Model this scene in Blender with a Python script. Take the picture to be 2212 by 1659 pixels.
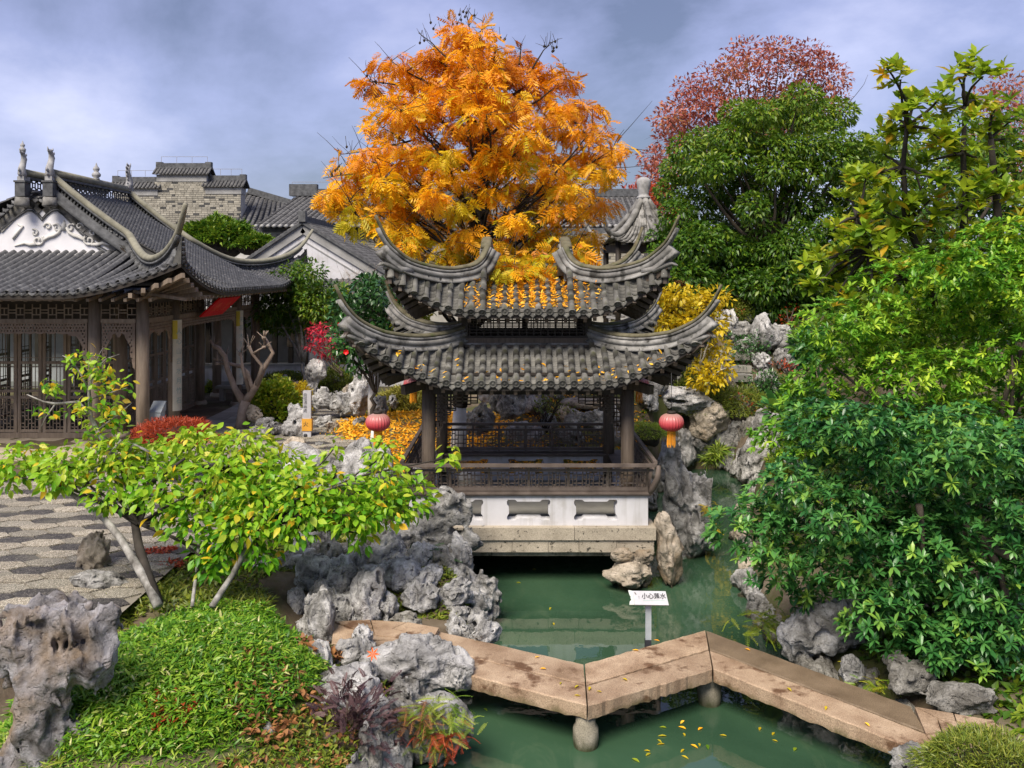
import bpy, math, random
import numpy as np
from mathutils import Vector, Matrix

for _o in list(bpy.data.objects):
    bpy.data.objects.remove(_o)
SC = bpy.context.scene
COL = SC.collection
R = random.Random(7)
rng = np.random.default_rng(11)
PI = math.pi

# ------------------------------------------------------------------ camera
CAM_Z, FPX, HOR, CXP = 4.52, 1944.1, 583.2, 1106.0
cam = bpy.data.objects.new('camera', bpy.data.cameras.new('camera'))
COL.objects.link(cam)
cam.location = (0, 0, CAM_Z)
cam.rotation_euler = (PI / 2, 0, 0)
cam.data.sensor_width = 36.0
cam.data.lens = 900.0 / 1024.0 * 36.0
cam.data.shift_y = -114.0 / 1024.0
cam.data.clip_start = 0.1
cam.data.clip_end = 2000.0
SC.camera = cam

# ------------------------------------------------------------------ light
SUN_EL, SUN_AZ = 52.0, 205.0          # degrees; azimuth clockwise from +Y
world = bpy.data.worlds.new('World')
SC.world = world
world.use_nodes = True
wn, wl = world.node_tree.nodes, world.node_tree.links
wn.clear()
w_out = wn.new('ShaderNodeOutputWorld')
w_sky = wn.new('ShaderNodeTexSky')
w_sky.sky_type = 'NISHITA'
w_sky.sun_disc = False
w_sky.sun_elevation = math.radians(SUN_EL)
w_sky.sun_rotation = math.radians(SUN_AZ)
w_sky.air_density = 1.0
w_sky.dust_density = 1.0
w_bg = wn.new('ShaderNodeBackground')
w_bg.inputs['Strength'].default_value = 0.075
wl.new(w_sky.outputs[0], w_bg.inputs['Color'])
# overcast cloud deck: soft lumps, the same all round
w_tc = wn.new('ShaderNodeTexCoord')
w_sep = wn.new('ShaderNodeSeparateXYZ')
wl.new(w_tc.outputs['Generated'], w_sep.inputs[0])
def w_math(op, a, b):
    n = wn.new('ShaderNodeMath'); n.operation = op
    for k, v in ((0, a), (1, b)):
        if isinstance(v, (int, float)): n.inputs[k].default_value = v
        else: wl.new(v, n.inputs[k])
    return n.outputs[0]
w_n1 = wn.new('ShaderNodeTexNoise')
w_n1.inputs['Scale'].default_value = 2.1
w_n1.inputs['Detail'].default_value = 9
w_n1.inputs['Roughness'].default_value = 0.56
w_n1.inputs['Distortion'].default_value = 0.25
w_map = wn.new('ShaderNodeMapping')
w_map.inputs['Scale'].default_value = (1.0, 1.0, 1.9)
w_map.inputs['Location'].default_value = (3.1, 0.4, 1.7)
wl.new(w_tc.outputs['Generated'], w_map.inputs[0])
wl.new(w_map.outputs[0], w_n1.inputs['Vector'])
w_r1 = wn.new('ShaderNodeValToRGB')
e = w_r1.color_ramp.elements
e[0].position, e[0].color = 0.39, (0.125, 0.14, 0.25, 1)
e[1].position, e[1].color = 0.70, (0.66, 0.655, 0.90, 1)
x_ = e.new(0.53); x_.color = (0.32, 0.34, 0.58, 1)
wl.new(w_n1.outputs['Fac'], w_r1.inputs[0])
w_bc = wn.new('ShaderNodeBackground')
w_bc.inputs['Strength'].default_value = 0.268
wl.new(w_r1.outputs[0], w_bc.inputs['Color'])
w_mix = wn.new('ShaderNodeMixShader')
w_mix.inputs[0].default_value = 0.86
wl.new(w_bg.outputs[0], w_mix.inputs[1])
wl.new(w_bc.outputs[0], w_mix.inputs[2])
wl.new(w_mix.outputs[0], w_out.inputs['Surface'])

sun = bpy.data.objects.new('sun', bpy.data.lights.new('sun', 'SUN'))
COL.objects.link(sun)
sun.data.energy = 1.5
sun.data.angle = math.radians(30)
sun.data.color = (1.0, 0.90, 0.77)
_az, _el = math.radians(SUN_AZ), math.radians(SUN_EL)
_sd = Vector((math.sin(_az) * math.cos(_el), math.cos(_az) * math.cos(_el), math.sin(_el)))
sun.rotation_euler = (-_sd).to_track_quat('-Z', 'Y').to_euler()
sun.location = _sd * 60

SC.view_settings.view_transform = 'Standard'
SC.view_settings.look = 'None'
SC.view_settings.gamma = 1.0
SC.view_settings.use_curve_mapping = False
SC.view_settings.exposure = 2.10
SC.render.engine = 'CYCLES'
SC.cycles.max_bounces = 6
SC.cycles.transparent_max_bounces = 8
SC.cycles.caustics_reflective = False
SC.cycles.caustics_refractive = False

# ------------------------------------------------------------------ placing
def P(x, y, Y):
    """point seen at photo position (x, y) lying Y metres away"""
    return Vector(((x - CXP) / FPX * Y, Y, CAM_Z - (y - HOR) / FPX * Y))
def G(x, y, z):
    """point on height z seen at photo position (x, y)"""
    Y = FPX * (CAM_Z - z) / (y - HOR)
    return Vector(((x - CXP) / FPX * Y, Y, z))

# ------------------------------------------------------------------ objects
WM = {}
def _link(o, M):
    COL.objects.link(o)
    WM[o.name] = M
def attach(o, parent, M=None):
    M = M or Matrix()
    if parent is not None:
        o.parent = parent
        o.matrix_parent_inverse = WM[parent.name].inverted()
    o.matrix_basis = M
    _link(o, M)
    return o
def thing(name, label, cat, loc=(0, 0, 0), group=None):
    o = bpy.data.objects.new(name, None)
    o.empty_display_size = 0.2
    o['label'] = label; o['category'] = cat
    if group: o['group'] = group
    return attach(o, None, Matrix.Translation(Vector(loc)))
def tag(o, label=None, cat=None, group=None, kind=None):
    if label: o['label'] = label
    if cat: o['category'] = cat
    if group: o['group'] = group
    if kind: o['kind'] = kind
    return o
def obj(name, me, parent=None, M=None, kind=None, label=None):
    o = bpy.data.objects.new(name, me)
    if kind: o['kind'] = kind
    if label: o['label'] = label
    return attach(o, parent, M)

def np_mesh(name, V, F, mat=None, smooth=False, rnd=None):
    """V (n,3), F (m,k) arrays"""
    V = np.ascontiguousarray(V, dtype=np.float32); F = np.ascontiguousarray(F, dtype=np.int32)
    me = bpy.data.meshes.new(name)
    m, k = F.shape
    me.vertices.add(len(V)); me.vertices.foreach_set('co', V.ravel())
    me.loops.add(m * k); me.loops.foreach_set('vertex_index', F.ravel())
    me.polygons.add(m)
    me.polygons.foreach_set('loop_start', np.arange(0, m * k, k, dtype=np.int32))
    me.polygons.foreach_set('loop_total', np.full(m, k, dtype=np.int32))
    if smooth: me.polygons.foreach_set('use_smooth', np.ones(m, dtype=bool))
    if rnd is not None:
        a = me.attributes.new('rnd', 'FLOAT', 'FACE')
        a.data.foreach_set('value', np.ascontiguousarray(rnd, dtype=np.float32))
    me.update(calc_edges=True)
    if mat: me.materials.append(mat)
    return me

class MB:
    """collects boxes, bars, tubes, lathes and sweeps into one mesh"""
    def __init__(s): s.v = []; s.f = []; s.n = 0; s.sm = []
    def add(s, V, F, smooth=False):
        s.v.extend([tuple(p) for p in V])
        for f in F:
            s.f.append(tuple(i + s.n for i in f)); s.sm.append(smooth)
        s.n = len(s.v); return s
    def box(s, x0, x1, y0, y1, z0, z1, M=None):
        V = [Vector((x, y, z)) for z in (z0, z1) for y in (y0, y1) for x in (x0, x1)]
        if M is not None: V = [M @ p for p in V]
        return s.add(V, [(0, 2, 3, 1), (4, 5, 7, 6), (0, 1, 5, 4), (2, 6, 7, 3), (0, 4, 6, 2), (1, 3, 7, 5)])
    def bar(s, a, b, w, h, up=(0, 0, 1)):
        a, b = Vector(a), Vector(b); d = (b - a); L = d.length
        if L < 1e-6: return s
        d.normalize(); u = Vector(up)
        sd = d.cross(u)
        if sd.length < 1e-4: sd = d.cross(Vector((0, 1, 0)))
        sd.normalize(); u = sd.cross(d)
        M = Matrix((sd, d, u)).transposed().to_4x4(); M.translation = a
        return s.box(-w / 2, w / 2, 0, L, -h / 2, h / 2, M)
    def tube(s, pts, rad, n=8, cap=True, smooth=True):
        pts = [Vector(p) for p in pts]
        if isinstance(rad, (int, float)): rad = [rad] * len(pts)
        V = []; F = []; prev = None
        for i, p in enumerate(pts):
            t = (pts[min(i + 1, len(pts) - 1)] - pts[max(i - 1, 0)])
            if t.length < 1e-9: t = Vector((0, 0, 1))
            t.normalize()
            if prev is None:
                prev = t.orthogonal().normalized()
            prev = (prev - t * prev.dot(t))
            if prev.length < 1e-6: prev = t.orthogonal()
            prev.normalize()
            b = t.cross(prev)
            for k in range(n):
                a = 2 * PI * k / n
                V.append(p + (prev * math.cos(a) + b * math.sin(a)) * rad[i])
        for i in range(len(pts) - 1):
            for k in range(n):
                k2 = (k + 1) % n
                F.append((i * n + k, i * n + k2, (i + 1) * n + k2, (i + 1) * n + k))
        if cap:
            F.append(tuple(range(n - 1, -1, -1))); F.append(tuple(range((len(pts) - 1) * n, len(pts) * n)))
        return s.add(V, F, smooth)
    def lathe(s, prof, c=(0, 0, 0), n=16, lobes=0, depth=0.0, smooth=True):
        V = []; F = []; c = Vector(c)
        for r, z in prof:
            for k in range(n):
                a = 2 * PI * k / n
                rr = r * (1 - depth * abs(math.cos(a * lobes / 2))) if lobes else r
                V.append(c + Vector((rr * math.cos(a), rr * math.sin(a), z)))
        for i in range(len(prof) - 1):
            for k in range(n):
                k2 = (k + 1) % n
                F.append((i * n + k, i * n + k2, (i + 1) * n + k2, (i + 1) * n + k))
        F.append(tuple(range(n - 1, -1, -1))); F.append(tuple(range((len(prof) - 1) * n, len(prof) * n)))
        return s.add(V, F, smooth)
    def sweep(s, frames, prof, smooth=True, closed=True, cap=True):
        """frames: (point, side, up, scale_side, scale_up); prof: (side, up) ring"""
        n = len(prof); V = []; F = []
        for p, sd, up, a, b in frames:
            for u, w in prof: V.append(p + sd * (u * a) + up * (w * b))
        for i in range(len(frames) - 1):
            for k in range(n if closed else n - 1):
                k2 = (k + 1) % n
                F.append((i * n + k, (i + 1) * n + k, (i + 1) * n + k2, i * n + k2))
        if cap:
            F.append(tuple(range(n))); F.append(tuple(range(len(frames) * n - 1, (len(frames) - 1) * n - 1, -1)))
        return s.add(V, F, smooth)
    def mesh(s, name, mat=None):
        me = bpy.data.meshes.new(name)
        me.from_pydata(s.v, [], s.f)
        me.polygons.foreach_set('use_smooth', s.sm)
        me.update()
        if mat: me.materials.append(mat)
        return me
    def build(s, name, mat, parent=None, kind=None, label=None, M=None):
        return obj(name, s.mesh(name, mat), parent, M, kind, label)

def flat_shape(name, outline, holes, depth, mat, M=None, bevel=0.0):
    """plate of the given outline with holes, depth thick, in its own XY plane moved by M"""
    cu = bpy.data.curves.new('tmp', 'CURVE'); cu.dimensions = '2D'; cu.fill_mode = 'BOTH'
    cu.extrude = depth / 2
    if bevel: cu.bevel_depth = bevel; cu.bevel_resolution = 1
    for pl in [outline] + list(holes):
        sp = cu.splines.new('POLY'); sp.points.add(len(pl) - 1)
        for q, (x, y) in zip(sp.points, pl): q.co = (x, y, 0, 1)
        sp.use_cyclic_u = True
    o = bpy.data.objects.new('tmp', cu)
    COL.objects.link(o)
    me = bpy.data.meshes.new_from_object(o.evaluated_get(bpy.context.evaluated_depsgraph_get()))
    bpy.data.objects.remove(o); bpy.data.curves.remove(cu)
    me.name = name
    if M is not None: me.transform(M)
    me.materials.clear()
    if mat: me.materials.append(mat)
    return me

def text_mesh(name, body, size, depth, mat, M=None, spacing=1.0, offset=0.0):
    cu = bpy.data.curves.new('tmp', 'FONT'); cu.body = body; cu.size = size; cu.extrude = depth
    cu.align_x = 'CENTER'; cu.align_y = 'CENTER'; cu.space_line = spacing; cu.resolution_u = 2; cu.offset = offset
    o = bpy.data.objects.new('tmp', cu); COL.objects.link(o)
    me = bpy.data.meshes.new_from_object(o.evaluated_get(bpy.context.evaluated_depsgraph_get()))
    bpy.data.objects.remove(o); bpy.data.curves.remove(cu)
    me.name = name
    if M is not None: me.transform(M)
    me.materials.clear(); me.materials.append(mat)
    return me

def basis(x, y, z, p=(0, 0, 0)):
    M = Matrix((Vector(x), Vector(y), Vector(z))).transposed().to_4x4(); M.translation = Vector(p); return M
XZ = basis((1, 0, 0), (0, 0, 1), (0, -1, 0))     # plate standing, facing -Y
YZ = basis((0, 1, 0), (0, 0, 1), (1, 0, 0))      # plate standing, facing +X

# ------------------------------------------------------------------ materials
class NT:
    def __init__(s, name):
        s.m = bpy.data.materials.new(name); s.m.use_nodes = True
        s.t = s.m.node_tree; s.t.nodes.clear()
        s.out = s.t.nodes.new('ShaderNodeOutputMaterial')
    def n(s, typ, **kw):
        nd = s.t.nodes.new(typ)
        for k, v in kw.items():
            if k.startswith('i_'): nd.inputs[k[2:].replace('_', ' ')].default_value = v
            else: setattr(nd, k, v)
        return nd
    def l(s, a, b): s.t.links.new(a, b)
    def math(s, op, a, b=0.0):
        nd = s.n('ShaderNodeMath', operation=op)
        for k, v in ((0, a), (1, b)):
            if isinstance(v, (int, float)): nd.inputs[k].default_value = v
            else: s.l(v, nd.inputs[k])
        return nd.outputs[0]
    def noise(s, vec, scale, detail=5, rough=0.55, dist=0.0):
        nd = s.n('ShaderNodeTexNoise'); s.l(vec, nd.inputs['Vector'])
        nd.inputs['Scale'].default_value = scale; nd.inputs['Detail'].default_value = detail
        nd.inputs['Roughness'].default_value = rough; nd.inputs['Distortion'].default_value = dist
        return nd.outputs['Fac']
    def ramp(s, fac, stops, mode='LINEAR'):
        nd = s.n('ShaderNodeValToRGB'); e = nd.color_ramp.elements; nd.color_ramp.interpolation = mode
        while len(e) < len(stops): e.new(0.5)
        for el, (p, c) in zip(e, stops):
            el.position = p; el.color = (*c, 1) if len(c) == 3 else c
        s.l(fac, nd.inputs[0]); return nd.outputs[0]
    def mix(s, fac, a, b, mode='MIX'):
        nd = s.n('ShaderNodeMix', data_type='RGBA', blend_type=mode)
        if isinstance(fac, (int, float)): nd.inputs[0].default_value = fac
        else: s.l(fac, nd.inputs[0])
        for k, v in ((6, a), (7, b)):
            if isinstance(v, tuple): nd.inputs[k].default_value = (*v, 1) if len(v) == 3 else v
            else: s.l(v, nd.inputs[k])
        return nd.outputs[2]
    def pos(s, stretch=(1, 1, 1), obj_random=0.0):
        g = s.n('ShaderNodeNewGeometry').outputs['Position']
        mp = s.n('ShaderNodeMapping'); s.l(g, mp.inputs[0]); mp.inputs['Scale'].default_value = stretch
        return mp.outputs[0]
    def bump(s, h, strength, dist=0.02, base=None):
        b = s.n('ShaderNodeBump'); b.inputs['Strength'].default_value = strength; b.inputs['Distance'].default_value = dist
        s.l(h, b.inputs['Height'])
        if base is not None: s.l(base, b.inputs['Normal'])
        return b.outputs[0]
    def bsdf(s, col, rough=0.7, spec=0.4, normal=None, **kw):
        p = s.n('ShaderNodeBsdfPrincipled')
        if isinstance(col, tuple): p.inputs['Base Color'].default_value = (*col, 1)
        else: s.l(col, p.inputs['Base Color'])
        if isinstance(rough, (int, float)): p.inputs['Roughness'].default_value = rough
        else: s.l(rough, p.inputs['Roughness'])
        p.inputs['Specular IOR Level'].default_value = spec
        if normal is not None: s.l(normal, p.inputs['Normal'])
        for k, v in kw.items(): p.inputs[k.replace('_', ' ')].default_value = v
        return p.outputs[0]
    def done(s, sh): s.l(sh, s.out.inputs['Surface']); return s.m

def surf(name, stops, scale=3.0, rough=0.75, bump=0.3, bscale=30.0, bdist=0.01, stretch=(1, 1, 1), spec=0.3,
         detail=7, var=0.0, spots=None, moss=None, grime=None, grain=0.0, tide=None):
    """weathered surface: colour wanders with noise, optional spots, moss on faces that look up, object-wise variation"""
    t = NT(name); p = t.pos(stretch)
    col = t.ramp(t.noise(p, scale, detail, 0.6), stops)
    if spots:
        c, sc, lo, hi = spots
        col = t.mix(t.ramp(t.noise(t.pos(), sc, 4, 0.6), [(lo, (0, 0, 0)), (hi, (1, 1, 1))]), col, c)
    if grain:
        g0 = t.noise(t.pos(), 95.0, 4, 0.75)
        col = t.mix(grain, col, t.ramp(g0, [(0.36, (0.25, 0.25, 0.25)), (0.5, (1, 1, 1)), (0.64, (1.5, 1.5, 1.5))]), 'MULTIPLY')
    if tide:                     # algae stain rising from the water line
        c, zt, k = tide
        sz = t.n('ShaderNodeSeparateXYZ'); t.l(t.pos(), sz.inputs[0])
        f0 = t.math('ADD', t.math('MULTIPLY', t.math('SUBTRACT', zt, sz.outputs[2]), k), t.math('MULTIPLY', t.math('SUBTRACT', t.noise(t.pos((3, 3, 1)), 2.2, 6, .65), .5), 2.2))
        col = t.mix(t.ramp(f0, [(0.0, (0, 0, 0)), (0.8, (1, 1, 1))]), col, c)
    if grime:
        c, lo, hi = grime
        g1 = t.math('ADD', t.math('MULTIPLY', t.noise(t.pos((9, 9, .55)), 1.0, 6, 0.6), .6), t.math('MULTIPLY', t.noise(t.pos(), 1.3, 6, 0.65), .4))
        col = t.mix(t.ramp(g1, [(lo, (0, 0, 0)), (hi, (1, 1, 1))]), col, c)
    if moss:
        c, sc, lo, hi = moss
        nz = t.n('ShaderNodeSeparateXYZ'); t.l(t.n('ShaderNodeNewGeometry').outputs['Normal'], nz.inputs[0])
        up = t.math('MULTIPLY', t.math('MAXIMUM', nz.outputs[2], 0.0), 0.55)
        f = t.math('ADD', up, t.math('MULTIPLY', t.noise(t.pos(), sc, 5, 0.6), 0.6))
        col = t.mix(t.ramp(f, [(lo, (0, 0, 0)), (hi, (1, 1, 1))]), col, c)
    if var:
        r = t.n('ShaderNodeObjectInfo').outputs['Random']
        v = t.math('ADD', t.math('MULTIPLY', r, 2 * var), 1 - var)
        h = t.n('ShaderNodeHueSaturation'); t.l(v, h.inputs['Value']); t.l(col, h.inputs['Color']); col = h.outputs[0]
    nrm = t.bump(t.noise(t.pos(stretch), bscale, 6, 0.65), bump, bdist) if bump else None
    return t.done(t.bsdf(col, rough, spec, nrm))

def plain(name, col, rough=0.5, spec=0.4, var=0.0):
    return surf(name, [(0.3, tuple(c * 0.85 for c in col)), (0.7, tuple(min(1, c * 1.12) for c in col))], 6.0, rough, 0.12, 60, 0.004, spec=spec, var=var)

def leaf_mat(name, stops, per_object=False, rough=0.42, trans=0.35, spec=0.4, vein=0.0):
    t = NT(name)
    if per_object: f = t.n('ShaderNodeObjectInfo').outputs['Random']
    else: f = t.n('ShaderNodeAttribute', attribute_name='rnd').outputs['Fac']
    col = t.ramp(f, stops)
    nz = t.noise(t.pos(), 40.0, 3)
    col = t.mix(0.25, col, t.ramp(nz, [(0.3, (0.55, 0.55, 0.55)), (0.7, (1.3, 1.3, 1.3))]), 'MULTIPLY')
    b = t.bsdf(col, rough, spec)
    tr = t.n('ShaderNodeBsdfTranslucent'); t.l(col, tr.inputs[0])
    mx = t.n('ShaderNodeMixShader'); mx.inputs[0].default_value = trans
    t.l(b, mx.inputs[1]); t.l(tr.outputs[0], mx.inputs[2])
    return t.done(mx.outputs[0])

M = {}
M['tile'] = surf('roof_tile_grey', [(0.25, (0.045, 0.045, 0.042)), (0.55, (0.115, 0.112, 0.10)), (0.8, (0.20, 0.195, 0.175))], 5.0, 0.8, 0.5, 45, 0.006, var=0.35,
                 moss=((0.062, 0.066, 0.035), 3.5, 0.72, 0.95), spots=((0.30, 0.31, 0.28), 38, 0.66, 0.72))
M['tile_hall'] = surf('small_black_tile', [(0.25, (0.03, 0.031, 0.034)), (0.55, (0.075, 0.077, 0.08)), (0.8, (0.2, 0.2, 0.2))], 9.0, 0.62, 0.4, 50, 0.005, var=0.4, spec=0.5,
                      spots=((0.34, 0.34, 0.33), 24, 0.66, 0.78))
M['tile_far'] = surf('far_roof_tile', [(0.3, (0.035, 0.035, 0.037)), (0.7, (0.12, 0.12, 0.12))], 6.0, 0.8, 0.4, 30, 0.01, var=0.3)
M['deck'] = surf('roof_bed', [(0.3, (0.03, 0.03, 0.028)), (0.7, (0.07, 0.068, 0.06))], 5.0, 0.9, 0.3)
M['ridge'] = surf('ridge_mortar', [(0.3, (0.075, 0.073, 0.066)), (0.5, (0.18, 0.176, 0.165)), (0.75, (0.36, 0.355, 0.335))], 3.6, 0.82, 0.5, 40, 0.008, detail=10,
                  spots=((0.032, 0.031, 0.027), 4.2, 0.52, 0.66))
M['ridge_cap'] = surf('mossy_ridge_cap', [(0.3, (0.075, 0.068, 0.040)), (0.7, (0.17, 0.155, 0.10))], 7.0, 0.9, 0.5, 70, 0.006,
                      spots=((0.06, 0.075, 0.02), 4.0, 0.55, 0.7))
M['hall_ridge_cap'] = surf('hall_ridge_cap', [(0.3, (0.15, 0.145, 0.11)), (0.7, (0.27, 0.26, 0.20))], 5.0, 0.9, 0.4, 60, 0.005)
M['ridge_dark'] = surf('dark_ridge_brick', [(0.3, (0.04, 0.042, 0.045)), (0.7, (0.13, 0.135, 0.14))], 7.0, 0.8, 0.4, 40, 0.005)
M['beast'] = surf('pale_grey_stoneware', [(0.3, (0.20, 0.20, 0.20)), (0.7, (0.40, 0.40, 0.40))], 8.0, 0.8, 0.4, 50, 0.005)
M['wood'] = surf('old_brown_wood', [(0.3, (0.055, 0.042, 0.031)), (0.7, (0.12, 0.093, 0.07))], 4.0, 0.6, 0.35, 30, 0.004, stretch=(6, 6, 0.8), var=0.15)
M['wood_rail'] = surf('weathered_rail_wood', [(0.3, (0.085, 0.066, 0.055)), (0.7, (0.17, 0.137, 0.117))], 5.0, 0.6, 0.3, 30, 0.004, var=0.15)
M['wood_dark'] = surf('dark_stained_wood', [(0.3, (0.018, 0.015, 0.012)), (0.7, (0.042, 0.034, 0.027))], 4.0, 0.6, 0.2, 30, 0.004)
M['wood_hall'] = surf('hall_wood', [(0.3, (0.15, 0.115, 0.083)), (0.7, (0.28, 0.225, 0.17))], 3.0, 0.6, 0.3, 30, 0.004, stretch=(5, 5, 0.8), var=0.12)
M['lace'] = surf('carved_tan_wood', [(0.3, (0.16, 0.115, 0.085)), (0.7, (0.26, 0.20, 0.15))], 8.0, 0.65, 0.3, 40, 0.004)
M['plaster'] = surf('white_lime_plaster', [(0.2, (0.44, 0.44, 0.455)), (0.55, (0.56, 0.56, 0.585)), (0.8, (0.62, 0.62, 0.65))], 1.6, 0.85, 0.12, 25, 0.004,
                    spots=((0.40, 0.385, 0.36), 2.6, 0.55, 0.82), grime=((0.30, 0.29, 0.265), .50, .72))
M['plaster_gable'] = surf('gable_plaster', [(0.2, (0.60, 0.60, 0.62)), (0.6, (0.74, 0.74, 0.77))], 1.6, 0.85, 0.12, 25, 0.004)
M['plaster_old'] = surf('aged_plaster', [(0.25, (0.36, 0.36, 0.34)), (0.7, (0.68, 0.67, 0.64))], 1.3, 0.88, 0.2, 25, 0.005)
M['stone_tan'] = surf('tan_granite', [(0.25, (0.26, 0.22, 0.165)), (0.6, (0.40, 0.34, 0.26)), (0.8, (0.48, 0.42, 0.34))], 2.6, 0.78, 0.5, 45, 0.008, var=0.12,
                      spots=((0.07, 0.06, 0.045), 9.0, 0.60, 0.72))
M['stone_bridge'] = surf('rose_granite', [(0.25, (0.17, 0.108, 0.062)), (0.42, (0.29, 0.20, 0.13)), (0.6, (0.40, 0.295, 0.20)), (0.8, (0.47, 0.36, 0.26))], 2.6, 0.7, 0.7, 55, 0.01, var=0.10, detail=10,
                         spots=((0.12, 0.065, 0.035), 3.4, 0.56, 0.66), grain=.55, tide=((0.10, 0.085, 0.035), .36, 9.0))
M['stone_base'] = surf('tan_base_stone', [(0.25, (0.30, 0.26, 0.20)), (0.6, (0.42, 0.37, 0.29)), (0.85, (0.50, 0.44, 0.35))], 3.5, 0.8, 0.6, 40, 0.01, var=0.14,
                       spots=((0.05, 0.045, 0.035), 16.0, 0.60, 0.68), grain=.5, tide=((0.07, 0.065, 0.035), .48, 6.0))
M['stone_wet'] = surf('damp_brown_granite', [(0.25, (0.10, 0.07, 0.042)), (0.6, (0.19, 0.14, 0.09)), (0.85, (0.27, 0.20, 0.14))], 3.0, 0.55, 0.6, 55, 0.01, detail=10, grain=.55)
M['stone_post'] = surf('algae_stained_stone', [(0.25, (0.13, 0.12, 0.085)), (0.6, (0.26, 0.235, 0.18)), (0.85, (0.36, 0.33, 0.27))], 6.0, 0.8, 0.6, 45, 0.01, grain=.5, tide=((0.05, 0.055, 0.025), .12, 8.0))
M['paving'] = surf('grey_flagstone', [(0.25, (0.17, 0.165, 0.145)), (0.7, (0.33, 0.32, 0.28))], 2.0, 0.8, 0.4, 35, 0.008, var=0.15)
M['red'] = plain('lacquer_red', (0.90, 0.012, 0.018), 0.5)
M['red_text'] = plain('faded_vermilion_print', (0.95, 0.13, 0.06), 0.5)
M['ivory'] = surf('ivory_board', [(0.3, (0.55, 0.52, 0.40)), (0.7, (0.70, 0.68, 0.56))], 2.0, 0.5, 0.05)
M['yellow_paint'] = plain('yellow_paint', (0.62, 0.50, 0.05), 0.5)
M['white_paint'] = plain('white_painted_metal', (0.46, 0.46, 0.48), 0.5, .2)
M['grey_paint'] = plain('pale_grey_metal', (0.34, 0.38, 0.40), 0.4)
M['sign_side'] = plain('pale_green_grey_metal', (0.50, 0.53, 0.48), 0.4)
M['ink'] = plain('black_print', (0.03, 0.03, 0.035), 0.6)
M['ink_pale'] = plain('pale_green_print', (0.30, 0.42, 0.38), 0.6)
M['amber_band'] = plain('amber_band', (0.66, 0.33, 0.04), 0.5)
M['gold'] = plain('gold_fringe', (0.85, 0.36, 0.02), 0.7)
M['bark'] = surf('brown_bark', [(0.3, (0.05, 0.04, 0.03)), (0.7, (0.13, 0.105, 0.08))], 6.0, 0.9, 0.8, 35, 0.012, stretch=(1, 1, 0.5))
M['bark_dark'] = surf('dark_wet_bark', [(0.3, (0.02, 0.017, 0.014)), (0.7, (0.055, 0.047, 0.038))], 6.0, 0.9, 0.6, 35, 0.01, stretch=(1, 1, 0.5))
M['bark_pale'] = surf('pale_grey_bark', [(0.3, (0.07, 0.065, 0.055)), (0.5, (0.22, 0.21, 0.19)), (0.7, (0.42, 0.41, 0.38))], 9.0, 0.85, 0.6, 30, 0.01, stretch=(1, 1, 0.6))
M['bark_bare'] = surf('tan_smooth_bark', [(0.3, (0.20, 0.15, 0.115)), (0.7, (0.36, 0.29, 0.235))], 5.0, 0.8, 0.6, 30, 0.01)
M['limewash'] = surf('limewashed_bark', [(0.3, (0.50, 0.48, 0.44)), (0.7, (0.76, 0.74, 0.70))], 4.0, 0.85, 0.5, 30, 0.008)

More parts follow.
